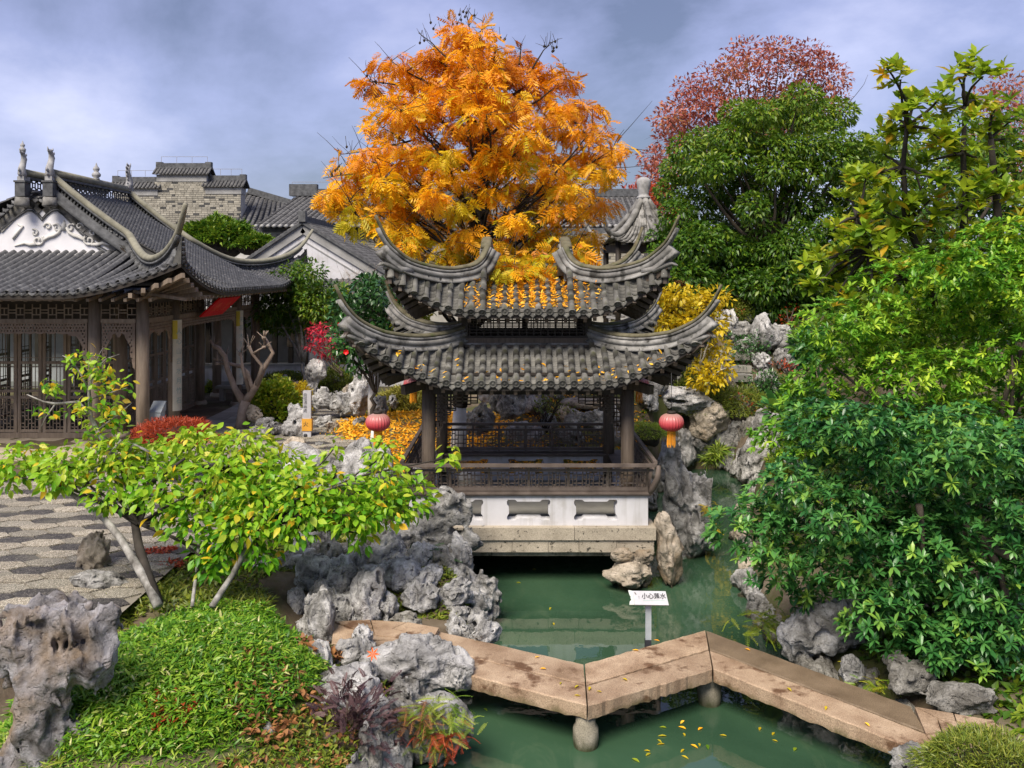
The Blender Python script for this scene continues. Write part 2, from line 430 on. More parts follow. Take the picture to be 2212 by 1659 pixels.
def rock_mat(name, dark, mid, light, moss=0.0, tan=0.0):
    t = NT(name); p = t.pos()
    n1 = t.noise(p, 3.4, 11, 0.70, 0.7)
    col = t.ramp(n1, [(0.33, dark), (0.48, mid), (0.62, light)])
    v = t.n('ShaderNodeTexVoronoi', feature='DISTANCE_TO_EDGE'); v.inputs['Scale'].default_value = 3.2
    wv = t.n('ShaderNodeVectorMath', operation='ADD'); t.l(p, wv.inputs[0])
    nn = t.n('ShaderNodeTexNoise'); nn.inputs['Scale'].default_value = 4.0; t.l(p, nn.inputs['Vector'])
    t.l(nn.outputs['Color'], wv.inputs[1]); t.l(wv.outputs[0], v.inputs['Vector'])
    crack = t.ramp(v.outputs['Distance'], [(0.0, (1, 1, 1)), (0.028, (0, 0, 0))])
    crack = t.math('MULTIPLY', crack, t.ramp(t.noise(p, 1.7, 3), [(0.5, (0, 0, 0)), (0.6, (1, 1, 1))]))
    col = t.mix(t.math('MULTIPLY', crack, 0.75), col, tuple(c * 0.25 for c in dark))
    col = t.mix(t.ramp(t.noise(p, 26.0, 5, 0.7), [(0.60, (0, 0, 0)), (0.72, (1, 1, 1))]), col, tuple(c * 0.4 for c in dark))
    pk = t.n('ShaderNodeTexVoronoi'); pk.inputs['Scale'].default_value = 15.0; t.l(wv.outputs[0], pk.inputs['Vector'])
    pm = t.math('MULTIPLY', t.ramp(pk.outputs['Distance'], [(0.10, (1, 1, 1)), (0.26, (0, 0, 0))]), t.ramp(t.noise(p, 3.0, 4), [(0.48, (0, 0, 0)), (0.60, (1, 1, 1))]))
    col = t.mix(t.math('MULTIPLY', pm, 0.8), col, tuple(c * 0.35 for c in dark))
    if tan: col = t.mix(t.ramp(t.noise(p, 1.1, 4), [(0.62 - tan, (0, 0, 0)), (0.78 - tan, (1, 1, 1))]), col, (0.36, 0.26, 0.16))
    if moss: col = t.mix(t.ramp(t.noise(p, 1.9, 6, 0.65), [(0.68 - moss, (0, 0, 0)), (0.80 - moss, (1, 1, 1))]), col, (0.075, 0.085, 0.03))
    sz = t.n('ShaderNodeSeparateXYZ'); t.l(p, sz.inputs[0])
    wet = t.math('ADD', t.math('MULTIPLY', t.math('SUBTRACT', 0.10, sz.outputs[2]), 9.0), t.math('MULTIPLY', t.math('SUBTRACT', t.noise(p, 2.5, 5), .5), 2.0))
    col = t.mix(t.ramp(wet, [(0.0, (0, 0, 0)), (0.7, (1, 1, 1))]), col, (0.05, 0.048, 0.028))
    r = t.n('ShaderNodeObjectInfo').outputs['Random']
    h = t.n('ShaderNodeHueSaturation'); t.l(t.math('ADD', t.math('MULTIPLY', r, 0.4), 0.8), h.inputs['Value']); t.l(col, h.inputs['Color'])
    vc = t.n('ShaderNodeTexVoronoi'); vc.inputs['Scale'].default_value = 9.0; t.l(wv.outputs[0], vc.inputs['Vector'])
    pit = t.ramp(vc.outputs['Distance'], [(0.0, (0, 0, 0)), (0.35, (1, 1, 1))])
    nrm = t.bump(t.noise(p, 11.0, 10, 0.72), 1.0, 0.06)
    nrm = t.bump(pit, 0.7, 0.05, nrm)
    nrm = t.bump(t.noise(p, 60.0, 6, 0.7), 0.6, 0.012, nrm)
    return t.done(t.bsdf(h.outputs[0], 0.82, 0.3, nrm))
M['rock'] = rock_mat('grey_limestone', (0.06, 0.058, 0.053), (0.27, 0.265, 0.25), (0.56, 0.555, 0.54))
M['rock_warm'] = rock_mat('warm_limestone', (0.15, 0.125, 0.095), (0.36, 0.31, 0.24), (0.56, 0.49, 0.40), tan=0.08)
M['rock_moss'] = rock_mat('mossy_limestone', (0.075, 0.07, 0.058), (0.22, 0.21, 0.185), (0.42, 0.41, 0.375), moss=0.10)
M['rock_pale'] = rock_mat('pale_limestone', (0.10, 0.097, 0.092), (0.38, 0.375, 0.365), (0.66, 0.655, 0.645))
M['rock_hero'] = rock_mat('lavender_limestone', (0.06, 0.052, 0.046), (0.27, 0.258, 0.26), (0.55, 0.54, 0.57), tan=0.12)
# ------------------------------------------------------------------ value noise and rocks
_LAT = rng.random((32, 32, 32)).astype(np.float32)
def vnoise(p):
    """smooth value noise in -1..1 at points p (...,3)"""
    i = np.floor(p).astype(int); f = (p - i).astype(np.float32); f = f * f * (3 - 2 * f); i &= 31; j = (i + 1) & 31
    x0, y0, z0 = i[..., 0], i[..., 1], i[..., 2]; x1, y1, z1 = j[..., 0], j[..., 1], j[..., 2]
    fx, fy, fz = f[..., 0], f[..., 1], f[..., 2]
    def lx(y, z): return _LAT[x0, y, z] * (1 - fx) + _LAT[x1, y, z] * fx
    return ((lx(y0, z0) * (1 - fy) + lx(y1, z0) * fy) * (1 - fz) + (lx(y0, z1) * (1 - fy) + lx(y1, z1) * fy) * fz) * 2 - 1
def fbm(p, o=4):
    a, s = 0.0, 1.0
    for k in range(o): a = a + vnoise(p * 2.03**k + 7.3 * k) * s; s *= 0.5
    return a

def surface_net(val, lo, step):
    """mesh of val < 0 on a regular grid"""
    n = np.array(val.shape)
    ins = val < 0
    c = [ins[a:n[0] - 1 + a, b:n[1] - 1 + b, d:n[2] - 1 + d] for a in (0, 1) for b in (0, 1) for d in (0, 1)]
    cnt = sum(q.astype(int) for q in c)
    act = (cnt > 0) & (cnt < 8)
    idx = -np.ones(act.shape, int); cells = np.argwhere(act); idx[act] = np.arange(len(cells))
    acc = np.zeros((len(cells), 3)); w = np.zeros(len(cells))
    corner = [(a, b, d) for a in (0, 1) for b in (0, 1) for d in (0, 1)]
    for i in range(8):
        for j in range(i + 1, 8):
            A, B = np.array(corner[i]), np.array(corner[j])
            if abs(A - B).sum() != 1: continue
            va = val[tuple((cells + A).T)]; vb = val[tuple((cells + B).T)]
            m = (va < 0) != (vb < 0)
            t = np.where(m, va / np.where(m, va - vb, 1), 0)
            acc += np.where(m[:, None], A + (B - A) * t[:, None], 0); w += m
    V = (cells + acc / w[:, None]) * step + lo
    F = []
    for ax in range(3):
        u, v = [(1, 2), (2, 0), (0, 1)][ax]
        sl = [slice(None)] * 3; sl2 = [slice(None)] * 3
        sl[ax] = slice(0, -1); sl2[ax] = slice(1, None)
        ch = ins[tuple(sl)] != ins[tuple(sl2)]
        e = np.argwhere(ch)
        ok = (e[:, u] > 0) & (e[:, v] > 0) & (e[:, u] < n[u] - 1) & (e[:, v] < n[v] - 1)
        e = e[ok]; fl = ins[tuple(e.T)]
        du = np.zeros(3, int); du[u] = 1; dv = np.zeros(3, int); dv[v] = 1
        q = np.stack([idx[tuple((e - du - dv).T)], idx[tuple((e - dv).T)], idx[tuple(e.T)], idx[tuple((e - du).T)]], 1)
        q = np.where(fl[:, None], q, q[:, ::-1]); F.append(q)
    return V, np.concatenate(F)

def rock_mesh(name, seed, size=(1, 1, 1), n=34, pits=10, blobs=None, warp=0.24, furrow=0.13, holes=(), pit_r=(0.08, 0.22), mat=None):
    """weathered lake stone: warped blobs with scooped pits and optional through holes; fits a unit-ish box, then scaled"""
    r = np.random.default_rng(seed)
    g = np.linspace(-1.25, 1.25, n); step = g[1] - g[0]
    X = np.stack(np.meshgrid(g, g, g, indexing='ij'), -1).astype(np.float32)
    off = r.random(3) * 20
    wv = np.stack([fbm(X * 1.5 + off + k * 5.1, 3) for k in range(3)], -1)
    Q = X + warp * wv
    bl = blobs or [((0, 0, 0), (0.85, 0.8, 0.85))] + [(tuple(r.uniform(-.55, .55, 3)), tuple(r.uniform(.3, .55, 3))) for _ in range(4)]
    d = None
    for c, rad in bl:
        c = np.array(c, np.float32); rad = np.array(rad, np.float32)
        k = (np.linalg.norm((Q - c) / rad, axis=-1) - 1) * rad.min()
        if d is None: d = k
        else:                              # smooth union
            h = np.clip(0.5 + 0.5 * (d - k) / 0.16, 0, 1); d = d * (1 - h) + k * h - 0.16 * h * (1 - h)
    d = d + furrow * np.abs(fbm(X * np.array([2.6, 2.6, 1.7], np.float32) + off, 4)) - furrow * 0.4
    d = d + 0.05 * fbm(X * 6 + off, 3) + 0.045 * np.abs(fbm(X * 4.2 + off + 9, 3))
    for _ in range(pits):
        v = r.normal(size=3); v /= np.linalg.norm(v); c = v * r.uniform(.55, 1.0); rad = r.uniform(*pit_r)
        st = np.array([1, 1, r.uniform(.5, 1.1)])
        k = np.linalg.norm((Q - c) * st, axis=-1) - rad
        h = np.clip(0.5 - 0.5 * (d + k) / 0.07, 0, 1); d = d * (1 - h) - k * h + 0.07 * h * (1 - h)
    for c, ax, rad in holes:
        c = np.array(c); ax = np.array(ax, float); ax /= np.linalg.norm(ax)
        v = X + 0.3 * warp * wv - c; v = v - (v @ ax)[..., None] * ax
        k = np.linalg.norm(v, axis=-1) - rad
        h = np.clip(0.5 - 0.5 * (d + k) / 0.06, 0, 1); d = d * (1 - h) - k * h + 0.06 * h * (1 - h)
    d[0] = d[-1] = 1; d[:, 0] = d[:, -1] = 1; d[:, :, 0] = d[:, :, -1] = 1
    V, F = surface_net(d, -1.25, step)
    # keep the largest piece only
    V = V * np.array(size) 
    return np_mesh(name, V, F, mat, True)

_ROCKS = {}
def rock_pool(mat, count=5, seed0=50, n=38):
    if mat not in _ROCKS:
        _ROCKS[mat] = [rock_mesh('lake_stone', seed0 + i + hash_(mat), (.5, .5, .5), n, pits=16 + 2 * i, pit_r=(.06, .20), furrow=0.13 + 0.03 * (i % 3), mat=M[mat]) for i in range(count)]
    return _ROCKS[mat]
def hash_(s): return sum(ord(c) * (i + 3) for i, c in enumerate(s)) % 997
def rot_scale(loc, sz, rz=0.0, tilt=(0, 0)):
    return Matrix.Translation(Vector(loc)) @ Matrix.Rotation(rz, 4, 'Z') @ Matrix.Rotation(tilt[0], 4, 'X') @ Matrix.Rotation(tilt[1], 4, 'Y') @ Matrix.Diagonal((*sz, 1))
def rock(parent, loc, sz, mat='rock', pick=None, name='rock', rz=None):
    """loc = middle of the base, sz = full size"""
    me = R.choice(rock_pool(mat)) if pick is None else rock_pool(mat)[pick % 5]
    Mx = rot_scale((loc[0], loc[1], loc[2] + sz[2] * .42), sz, R.uniform(0, 6.28) if rz is None else rz, (R.uniform(-.25, .25), R.uniform(-.25, .25)))
    return obj(name, me, parent, Mx)

# ------------------------------------------------------------------ leaves
def leaf_tpl(L=1.0, w=0.5, fold=0.10, droop=0.12, wide=0.42):
    """one leaf along +Y, eight faces, folded along its midrib"""
    ys = [0.0, 0.22, wide + .08, 0.78, 1.0]; ws = [0.03, 0.72, 1.0, 0.55, 0.0]
    V = []
    for y, q in zip(ys, ws):
        z = -droop * y * y
        V += [(-q * w / 2, y * L, z + fold * q), (0, y * L, z), (q * w / 2, y * L, z + fold * q)]
    F = []
    for i in range(4):
        a, b = 3 * i, 3 * i + 3
        F += [(a, a + 1, b + 1, b), (a + 1, a + 2, b + 2, b + 1)]
    return np.array(V, np.float32), np.array(F, np.int32)
def small_leaf_tpl(w=0.5, fold=0.12, droop=0.15):
    V = [(0, 0, 0), (-w / 2, .45, fold), (w / 2, .45, fold), (0, 1, -droop), (0, .5, 0)]
    return np.array(V, np.float32), np.array([(0, 4, 3, 1), (0, 2, 3, 4)], np.int32)
def blade_tpl(w=0.12, droop=0.35):
    V = []
    for y, q in ((0, .5), (.35, 1), (.7, .7), (1, .03)): V += [(-q * w / 2, y, -droop * y * y), (q * w / 2, y, -droop * y * y)]
    return np.array(V, np.float32), np.array([(0, 1, 3, 2), (2, 3, 5, 4), (4, 5, 7, 6)], np.int32)
def rosette_tpl(n=9, L=1.0, w=0.34, up=0.5, seed=1, droop=0.25):
    r = np.random.default_rng(seed); lv, lf = leaf_tpl(1, w, .05, droop, .55); V = []; F = []
    for k in range(n):
        a = 2 * PI * k * 0.382 + r.uniform(-.2, .2); el = up * (0.5 + 1.0 * k / n) + r.uniform(-.15, .15); s = L * r.uniform(.8, 1.1) * (1.0 if k < n * .7 else .7)
        ca, sa, ce, se = math.cos(a), math.sin(a), math.cos(el), math.sin(el)
        B = np.array([[-sa, ca, 0], [ca * ce, sa * ce, se], [-ca * se, -sa * se, ce]])   # rows: side, along, up
        F.append(lf + len(V) * len(lv)); V.append(lv * s @ B)
    return np.concatenate(V).astype(np.float32), np.concatenate(F)
def pinnate_tpl(pairs=7, L=1.0, lw=0.085, ll=0.34, droop=0.55, seed=1):
    r = np.random.default_rng(seed); V = []; F = []
    def pt(t): return np.array([0, t * (1 - .25 * droop * t), -droop * t * t])
    for k in range(pairs * 2 + 1):
        if k == pairs * 2: t, sgn = 1.0, 0
        else: t, sgn = 0.2 + 0.78 * (k // 2) / (pairs - 1), (1 if k % 2 else -1)
        b = pt(t); s = ll * (0.75 + 0.5 * math.sin(PI * min(1, t * 1.02))) * r.uniform(.85, 1.1)
        d = np.array([sgn * .85, .55, -.25 - .35 * t + r.uniform(-.15, .15)]) if sgn else np.array([0, .8, -.6])
        d /= np.linalg.norm(d); sd = np.cross(d, [0, 0, 1]); sd /= np.linalg.norm(sd)
        n0 = len(V); w = lw * r.uniform(.85, 1.15)
        V += [b, b + d * s * .45 + sd * w, b + d * s * .45 - sd * w, b + d * s]
        F.append((n0, n0 + 1, n0 + 3, n0 + 2))
    n0 = len(V); w = .012
    for t in (0, .35, .7, 1.0): V += [pt(t) + [w, 0, 0], pt(t) - [w, 0, 0]]
    for i in range(3): F.append((n0 + 2 * i, n0 + 2 * i + 1, n0 + 2 * i + 3, n0 + 2 * i + 2))
    return np.array(V, np.float32), np.array(F, np.int32)

def frames_from(dirs, ups, rolls=None):
    """rotation matrices (n,3,3) with rows side, along, up"""
    d = dirs / np.linalg.norm(dirs, axis=1, keepdims=True)
    s = np.cross(d, ups); ln = np.linalg.norm(s, axis=1, keepdims=True); s = np.where(ln < 1e-4, [1, 0, 0], s / np.maximum(ln, 1e-6))
    u = np.cross(s, d)
    if rolls is not None:
        c, q = np.cos(rolls)[:, None], np.sin(rolls)[:, None]; s, u = s * c + u * q, u * c - s * q
    return np.stack([s, d, u], 1)
def scatter(tpl, pos, B, scale):
    tv, tf = tpl
    V = np.einsum('kj,nji->nki', tv, B * scale[:, None, None]) + pos[:, None, :]
    F = tf[None] + (np.arange(len(pos)) * len(tv))[:, None, None]
    return V.reshape(-1, 3), F.reshape(-1, tf.shape[1]), np.repeat(np.arange(len(pos)), len(tf))
def unit(n):
    v = rng.normal(size=(n, 3)); return v / np.linalg.norm(v, axis=1, keepdims=True)

def in_frame(pos):
    x = CXP + pos[:, 0] / pos[:, 1] * FPX; y = HOR + (CAM_Z - pos[:, 2]) / pos[:, 1] * FPX
    return (x > 0) & (x < 2212) & (y > 0) & (y < 1659)

def foliage(parent, tpls, pos, dirs, scale, rnd, mat, mat_one, name='leaf', singles=300, rest='foliage', ups=None, roll=0.6, near_bias=1.0, kind='stuff'):
    """leaves: the ones that show largest become parts, the rest one joined part"""
    n = len(pos)
    if not isinstance(tpls, list): tpls = [tpls]
    ups = np.tile([0, 0, 1.0], (n, 1)) if ups is None else ups
    B = frames_from(dirs, ups + rng.normal(size=(n, 3)) * .15, rng.normal(size=n) * roll)
    which = rng.integers(0, len(tpls), n)
    cam_d = np.linalg.norm(pos - np.array([0, 0, CAM_Z]), axis=1)
    size = scale / cam_d * np.where(in_frame(pos), 1, 0.01)
    order = np.argsort(-size) if near_bias else rng.permutation(n)
    single = np.zeros(n, bool)
    if singles: single[order[:singles]] = True
    Vs, Fs, Rs, off = [], [], [], 0
    for k, tp in enumerate(tpls):
        m = (which == k) & ~single
        if m.any():
            V, F, ids = scatter(tp, pos[m], B[m], scale[m]); Vs.append(V); Fs.append(F + off); Rs.append(rnd[m][ids]); off += len(V)
    if Vs:
        me = np_mesh(rest, np.concatenate(Vs), np.concatenate(Fs), mat, True, np.concatenate(Rs)); obj(rest, me, parent, kind=kind)
    if singles:
        mes = [np_mesh(name, tp[0], tp[1], mat_one, True) for tp in tpls]
        for i in np.where(single)[0]:
            Mx = Matrix(B[i].T.tolist()).to_4x4() @ Matrix.Scale(float(scale[i]), 4); Mx.translation = Vector(pos[i].tolist())
            obj(name, mes[which[i]], parent, Mx)

def crown_points(clumps, n, shell=0.65):
    """points in ellipsoid clumps (centre, radii, weight); outward directions"""
    w = np.array([c[2] if len(c) > 2 else c[1][0] * c[1][1] * c[1][2]**.5 for c in clumps], float); w /= w.sum()
    k = rng.choice(len(clumps), n, p=w)
    C_ = np.array([c[0] for c in clumps], float)[k]; Rd = np.array([c[1] for c in clumps], float)[k]
    u = unit(n); rr = (shell + (1 - shell) * rng.random(n)) * np.where(rng.random(n) < .25, rng.random(n), 1)
    return C_ + u * Rd * rr[:, None], u, k

def limb(mb, a, b, r0, r1, bend=0.12, n=7, sag=0.0, sides=6):
    a, b = Vector(a), Vector(b); L = (b - a).length
    o = Vector((R.uniform(-1, 1), R.uniform(-1, 1), R.uniform(-.5, 1))) * bend * L
    pts = []
    for i in range(n + 1):
        t = i / n; w = 4 * t * (1 - t)
        pts.append(a.lerp(b, t) + o * w * .5 + Vector((R.uniform(-1, 1), R.uniform(-1, 1), R.uniform(-1, 1))) * L * .012 - Vector((0, 0, sag * w)))
    mb.tube(pts, [r0 + (r1 - r0) * (i / n) for i in range(n + 1)], sides)
    return pts
def trunk_and_limbs(parent, base, fork, targets, r0, mat, lean=0.05, twigs=3, rl=None, tip=0.006, trunk_pts=None, mat_low=None, low_h=0.0, flare=1.25):
    """tapered trunk to the fork, a limb to every target and twigs at their ends"""
    mb = MB(); base, fork = Vector(base), Vector(fork)
    pts = trunk_pts or [base.lerp(fork, t) + Vector((R.uniform(-1, 1) * lean, R.uniform(-1, 1) * lean, 0)) * (t > 0) for t in (0, .15, .35, .55, .8, 1)]
    pts = [Vector(p) for p in pts]; m = len(pts) - 1
    rad = [r0 * (flare if i == 0 else 1) * (1 - .45 * i / m) for i in range(m + 1)]
    mb.tube(pts, rad, 10)
    tr = mb.build('trunk', mat, parent)
    lm = MB(); rl = rl or r0 * .45
    for tg in targets:
        tg = Vector(tg)
        want = tg.z - R.uniform(.55, 1.05) * math.hypot(tg.x - pts[m // 2].x, tg.y - pts[m // 2].y)
        s = min(pts[1:], key=lambda p: abs(p.z - want))
        j_ = pts.index(s); o_ = pts[max(1, j_ - 1)] if s.z > want else pts[min(m, j_ + 1)]
        s = s.lerp(o_, max(0, min(1, (want - s.z) / (o_.z - s.z)))) if abs(o_.z - s.z) > 1e-3 else s
        lp = limb(lm, s, tg, rl * R.uniform(.7, 1), tip * 2, .16)
        for _ in range(twigs):
            q = lp[R.randint(3, len(lp) - 1)]
            e_ = q + Vector((R.uniform(-1, 1), R.uniform(-1, 1), R.uniform(-.3, .9))) * (tg - s).length * .28
            limb(lm, q, e_, tip * 1.8, tip * .6, .15, 4, sides=4)
    lm.build('limbs', mat, parent)
    return tr

def ramp_of(*cols):
    return [(i / (len(cols) - 1), c) for i, c in enumerate(cols)]
def two(name, stops, **kw):
    M[name] = leaf_mat(name, stops, False, **kw); M[name + '_one'] = leaf_mat(name + '_one', stops, True, **kw)
two('lf_gold', ramp_of((0.46, 0.42, 0.015), (0.88, 0.53, 0.012), (0.90, 0.43, 0.010), (0.74, 0.28, 0.007), (0.52, 0.17, 0.005)), trans=0.42, rough=0.5)
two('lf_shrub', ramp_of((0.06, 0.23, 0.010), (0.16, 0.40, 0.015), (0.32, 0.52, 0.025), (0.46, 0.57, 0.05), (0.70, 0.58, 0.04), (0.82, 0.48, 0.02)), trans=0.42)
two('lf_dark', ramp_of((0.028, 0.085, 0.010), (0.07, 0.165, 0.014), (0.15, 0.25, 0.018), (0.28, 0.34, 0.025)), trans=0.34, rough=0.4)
two('lf_bush', ramp_of((0.020, 0.10, 0.026), (0.06, 0.21, 0.045), (0.125, 0.31, 0.065), (0.30, 0.48, 0.06)), trans=0.30, rough=0.32, spec=0.5)
two('lf_bush_yellow', ramp_of((0.05, 0.18, 0.015), (0.14, 0.34, 0.025), (0.27, 0.46, 0.035), (0.48, 0.62, 0.05)), trans=0.32, rough=0.34, spec=0.45)  # yellower, paler leaf green of the second bush behind
two('lf_magnolia', ramp_of((0.11, 0.22, 0.016), (0.26, 0.38, 0.02), (0.42, 0.50, 0.03), (0.60, 0.34, 0.025)), trans=0.42, rough=0.35, spec=0.45)
two('lf_red', ramp_of((0.26, 0.07, 0.055), (0.42, 0.12, 0.09), (0.50, 0.17, 0.11), (0.42, 0.22, 0.08)), trans=0.35)
two('lf_pink', ramp_of((0.42, 0.02, 0.04), (0.62, 0.03, 0.07), (0.70, 0.07, 0.10)), trans=0.4)
two('lf_scarlet', ramp_of((0.28, 0.035, 0.015), (0.42, 0.06, 0.02), (0.50, 0.12, 0.04)), trans=0.3)
two('lf_yellow', ramp_of((0.50, 0.36, 0.01), (0.68, 0.50, 0.015), (0.75, 0.58, 0.03), (0.42, 0.42, 0.03)), trans=0.4)
two('lf_lime', ramp_of((0.10, 0.22, 0.012), (0.22, 0.34, 0.02), (0.36, 0.42, 0.03), (0.42, 0.36, 0.03)), trans=0.35)
two('lf_moss', ramp_of((0.06, 0.105, 0.012), (0.13, 0.19, 0.02), (0.23, 0.28, 0.03), (0.34, 0.32, 0.06)), trans=0.3)
two('lf_bamboo', ramp_of((0.025, 0.11, 0.008), (0.085, 0.23, 0.014), (0.18, 0.36, 0.02), (0.36, 0.48, 0.05), (0.66, 0.62, 0.28)), trans=0.35)
two('lf_straw', ramp_of((0.20, 0.21, 0.03), (0.34, 0.32, 0.05), (0.48, 0.42, 0.09)), trans=0.35)
two('lf_litter', ramp_of((0.70, 0.26, 0.008), (0.88, 0.40, 0.010), (0.93, 0.50, 0.02), (0.90, 0.62, 0.08)), trans=0.15, rough=0.6)
two('lf_dead', ramp_of((0.16, 0.065, 0.025), (0.30, 0.13, 0.045), (0.45, 0.22, 0.07)), trans=0.2, rough=0.6)
two('lf_purple', ramp_of((0.055, 0.03, 0.04), (0.10, 0.055, 0.06), (0.15, 0.09, 0.085)), trans=0.2)
two('lf_fern', ramp_of((0.10, 0.20, 0.015), (0.22, 0.33, 0.03), (0.36, 0.40, 0.06)), trans=0.35)
two('lf_camellia', ramp_of((0.022, 0.08, 0.02), (0.045, 0.135, 0.03), (0.085, 0.19, 0.05)), trans=0.2, rough=0.25, spec=0.6)
# ------------------------------------------------------------------ curved tiled roofs
def smooth_interp(ts, zs):
    """Catmull-Rom through the given heights"""
    def f(t):
        t = max(ts[0], min(ts[-1], t)); i = 0
        while i < len(ts) - 2 and t > ts[i + 1]: i += 1
        h = ts[i + 1] - ts[i]; u = (t - ts[i]) / h
        def m(k):
            if k == 0: return (zs[1] - zs[0]) / (ts[1] - ts[0])
            if k == len(ts) - 1: return (zs[-1] - zs[-2]) / (ts[-1] - ts[-2])
            return (zs[k + 1] - zs[k - 1]) / (ts[k + 1] - ts[k - 1])
        return ((2 * u**3 - 3 * u**2 + 1) * zs[i] + (u**3 - 2 * u**2 + u) * h * m(i)
                + (-2 * u**3 + 3 * u**2) * zs[i + 1] + (u**3 - u**2) * h * m(i + 1))
    return f

class Roof:
    """hipped roof with swept-up corners; front looks to -Y"""
    def __init__(s, cx, cy, A, B, a, b, eave_x, eave_y, ztop, h, ze0, dz, s0, pw, top_front, top_side, conc=0.3, corner=0.95):
        s.cx, s.cy, s.A, s.B, s.a, s.b = cx, cy, A, B, a, b
        s.ex, s.ey, s.zt, s.h, s.ze0, s.dz, s.s0, s.pw = eave_x, eave_y, ztop, h, ze0, dz, s0, pw
        s.top = {0: top_front, 2: top_front, 1: top_side, 3: top_side}
        s.conc, s.corner = conc, corner
    def dims(s, k):     # L, O, li, oi, Omid
        return (s.A, s.B, s.a, s.b, s.ey) if k in (0, 2) else (s.B, s.A, s.b, s.a, s.ex)
    def w(s, k, l, o, z):
        return Vector({0: (s.cx + l, s.cy - o, z), 2: (s.cx - l, s.cy + o, z),
                       1: (s.cx + o, s.cy + l, z), 3: (s.cx - o, s.cy - l, z)}[k])
    def eave(s, k, l):
        L, O, li, oi, Om = s.dims(k)
        t = min(1.0, abs(l) / (L * s.corner)); Oc = O * s.corner
        return Om + (Oc - Om) * t**3, s.ze0 + s.dz * max(0, (t - s.s0) / (1 - s.s0))**s.pw
    def rowtop(s, k, l):
        L, O, li, oi, Om = s.dims(k)
        if abs(l) <= li:
            o, z = s.top[k]; return o, z
        t = (abs(l) - li) / (L - li)
        return oi + (O - oi) * t, s.zt(t) - s.h(t) + 0.03
    def surf(s, k, l, q):
        oe, ze = s.eave(k, l); ot, zt = s.rowtop(k, l)
        return s.w(k, l, oe + (ot - oe) * q, ze + (zt - ze) * (q * (1 - s.conc) + s.conc * q * q))
    def frame(s, k, l, q):
        d = 0.02
        p = s.surf(k, l, q); dn = (s.surf(k, l, max(0, q - d)) - s.surf(k, l, min(1, q + d))).normalized()
        lat = s.w(k, 1, 0, 0) - s.w(k, 0, 0, 0)
        lat = (lat - dn * lat.dot(dn)).normalized()
        return p, dn, lat, dn.cross(lat) * (1 if dn.cross(lat).z > 0 else -1)
    def rowlen(s, k, l):
        oe, ze = s.eave(k, l); ot, zt = s.rowtop(k, l)
        return math.hypot(oe - ot, ze - zt) if oe > ot else 0.0
    def deck(s, name, parent, mat, under_mat, lift=-0.035, thick=0.07):
        mb, mu = MB(), MB()
        for k in range(4):
            L = s.dims(k)[0] * s.corner; n = 34; m = 8
            for tgt, dz in ((mb, lift), (mu, lift - thick)):
                V = []; F = []
                for i in range(n + 1):
                    l = -L + 2 * L * i / n
                    for j in range(m + 1):
                        p = s.surf(k, l, j / m); p.z += dz; V.append(p)
                for i in range(n):
                    for j in range(m):
                        q = (i * (m + 1) + j, (i + 1) * (m + 1) + j, (i + 1) * (m + 1) + j + 1, i * (m + 1) + j + 1)
                        F.append(q)
                tgt.add(V, F, True)
            # eave board closing the two sheets
            V = []; F = []
            for i in range(n + 1):
                l = -L + 2 * L * i / n; p = s.surf(k, l, 0.0)
                V += [p + Vector((0, 0, lift)), p + Vector((0, 0, lift - thick))]
            for i in range(n): F.append((2 * i, 2 * i + 1, 2 * i + 3, 2 * i + 2))
            mu.add(V, F)
        mb.build(name, mat, parent)
        mu.build('soffit', under_mat, parent)
    def hip(s, k):
        """plan path of the ridge between side k and k+1 as f(t) -> (x, y)"""
        sx, sy = ((1, -1), (1, 1), (-1, 1), (-1, -1))[k]
        return lambda t: (s.cx + sx * (s.a + (s.A - s.a) * t), s.cy + sy * (s.b + (s.B - s.b) * t))

def half_pipe(name, mat, r=0.043, L=1.0, n=6, cap=False, r2=None, thick=0.012):
    """barrel tile lying along +Y (downhill), open below"""
    mb = MB(); V = []; F = []; r2 = r2 or r * 0.93
    for y, rr in ((0, r2), (L, r)):
        for i in range(n + 1):
            a = PI * i / n; V.append((-rr * math.cos(a), y, rr * math.sin(a)))
    for i in range(n): F.append((i, i + 1, n + 2 + i, n + 1 + i))
    F.append(tuple(range(n, -1, -1)) if False else tuple(range(0, n + 1)))
    F.append(tuple(range(2 * n + 1, n, -1)))
    mb.add(V, F, True)
    if cap:        # round end disc with a raised rim
        prof = [(r * 1.12, L - 0.004), (r * 1.12, L + 0.016), (r * 0.86, L + 0.016), (r * 0.80, L + 0.008), (r * 0.35, L + 0.008), (r * 0.25, L + 0.016)]
        V = []; F = []; m = 12
        for rr, y in prof:
            for i in range(m):
                a = 2 * PI * i / m; V.append((rr * math.cos(a), y, rr * math.sin(a) + 0.006))
        for j in range(len(prof) - 1):
            for i in range(m):
                i2 = (i + 1) % m; F.append((j * m + i, j * m + i2, (j + 1) * m + i2, (j + 1) * m + i))
        F.append(tuple(range((len(prof) - 1) * m, len(prof) * m)))
        mb.add(V, F)
    me = mb.mesh(name, mat)
    return me
def pan_mesh(name, mat, w=0.13, L=0.12, sag=0.026, n=5, t=0.012, up=-1):
    """curved plate along +Y; up=-1 sags (pan), up=+1 arches (cover)"""
    V = []; F = []
    for y in (0, L):
        for dz in (0, -t):
            for i in range(n + 1):
                u = 2 * i / n - 1
                V.append((u * w / 2, y, up * sag * (1 - u * u) + dz))
    a = n + 1
    for i in range(n):
        F += [(i, i + 1, 2 * a + i + 1, 2 * a + i), (a + i + 1, a + i, 3 * a + i, 3 * a + i + 1), (2 * a + i, 2 * a + i + 1, 3 * a + i + 1, 3 * a + i)]
    return np_mesh(name, V, F, mat, False)
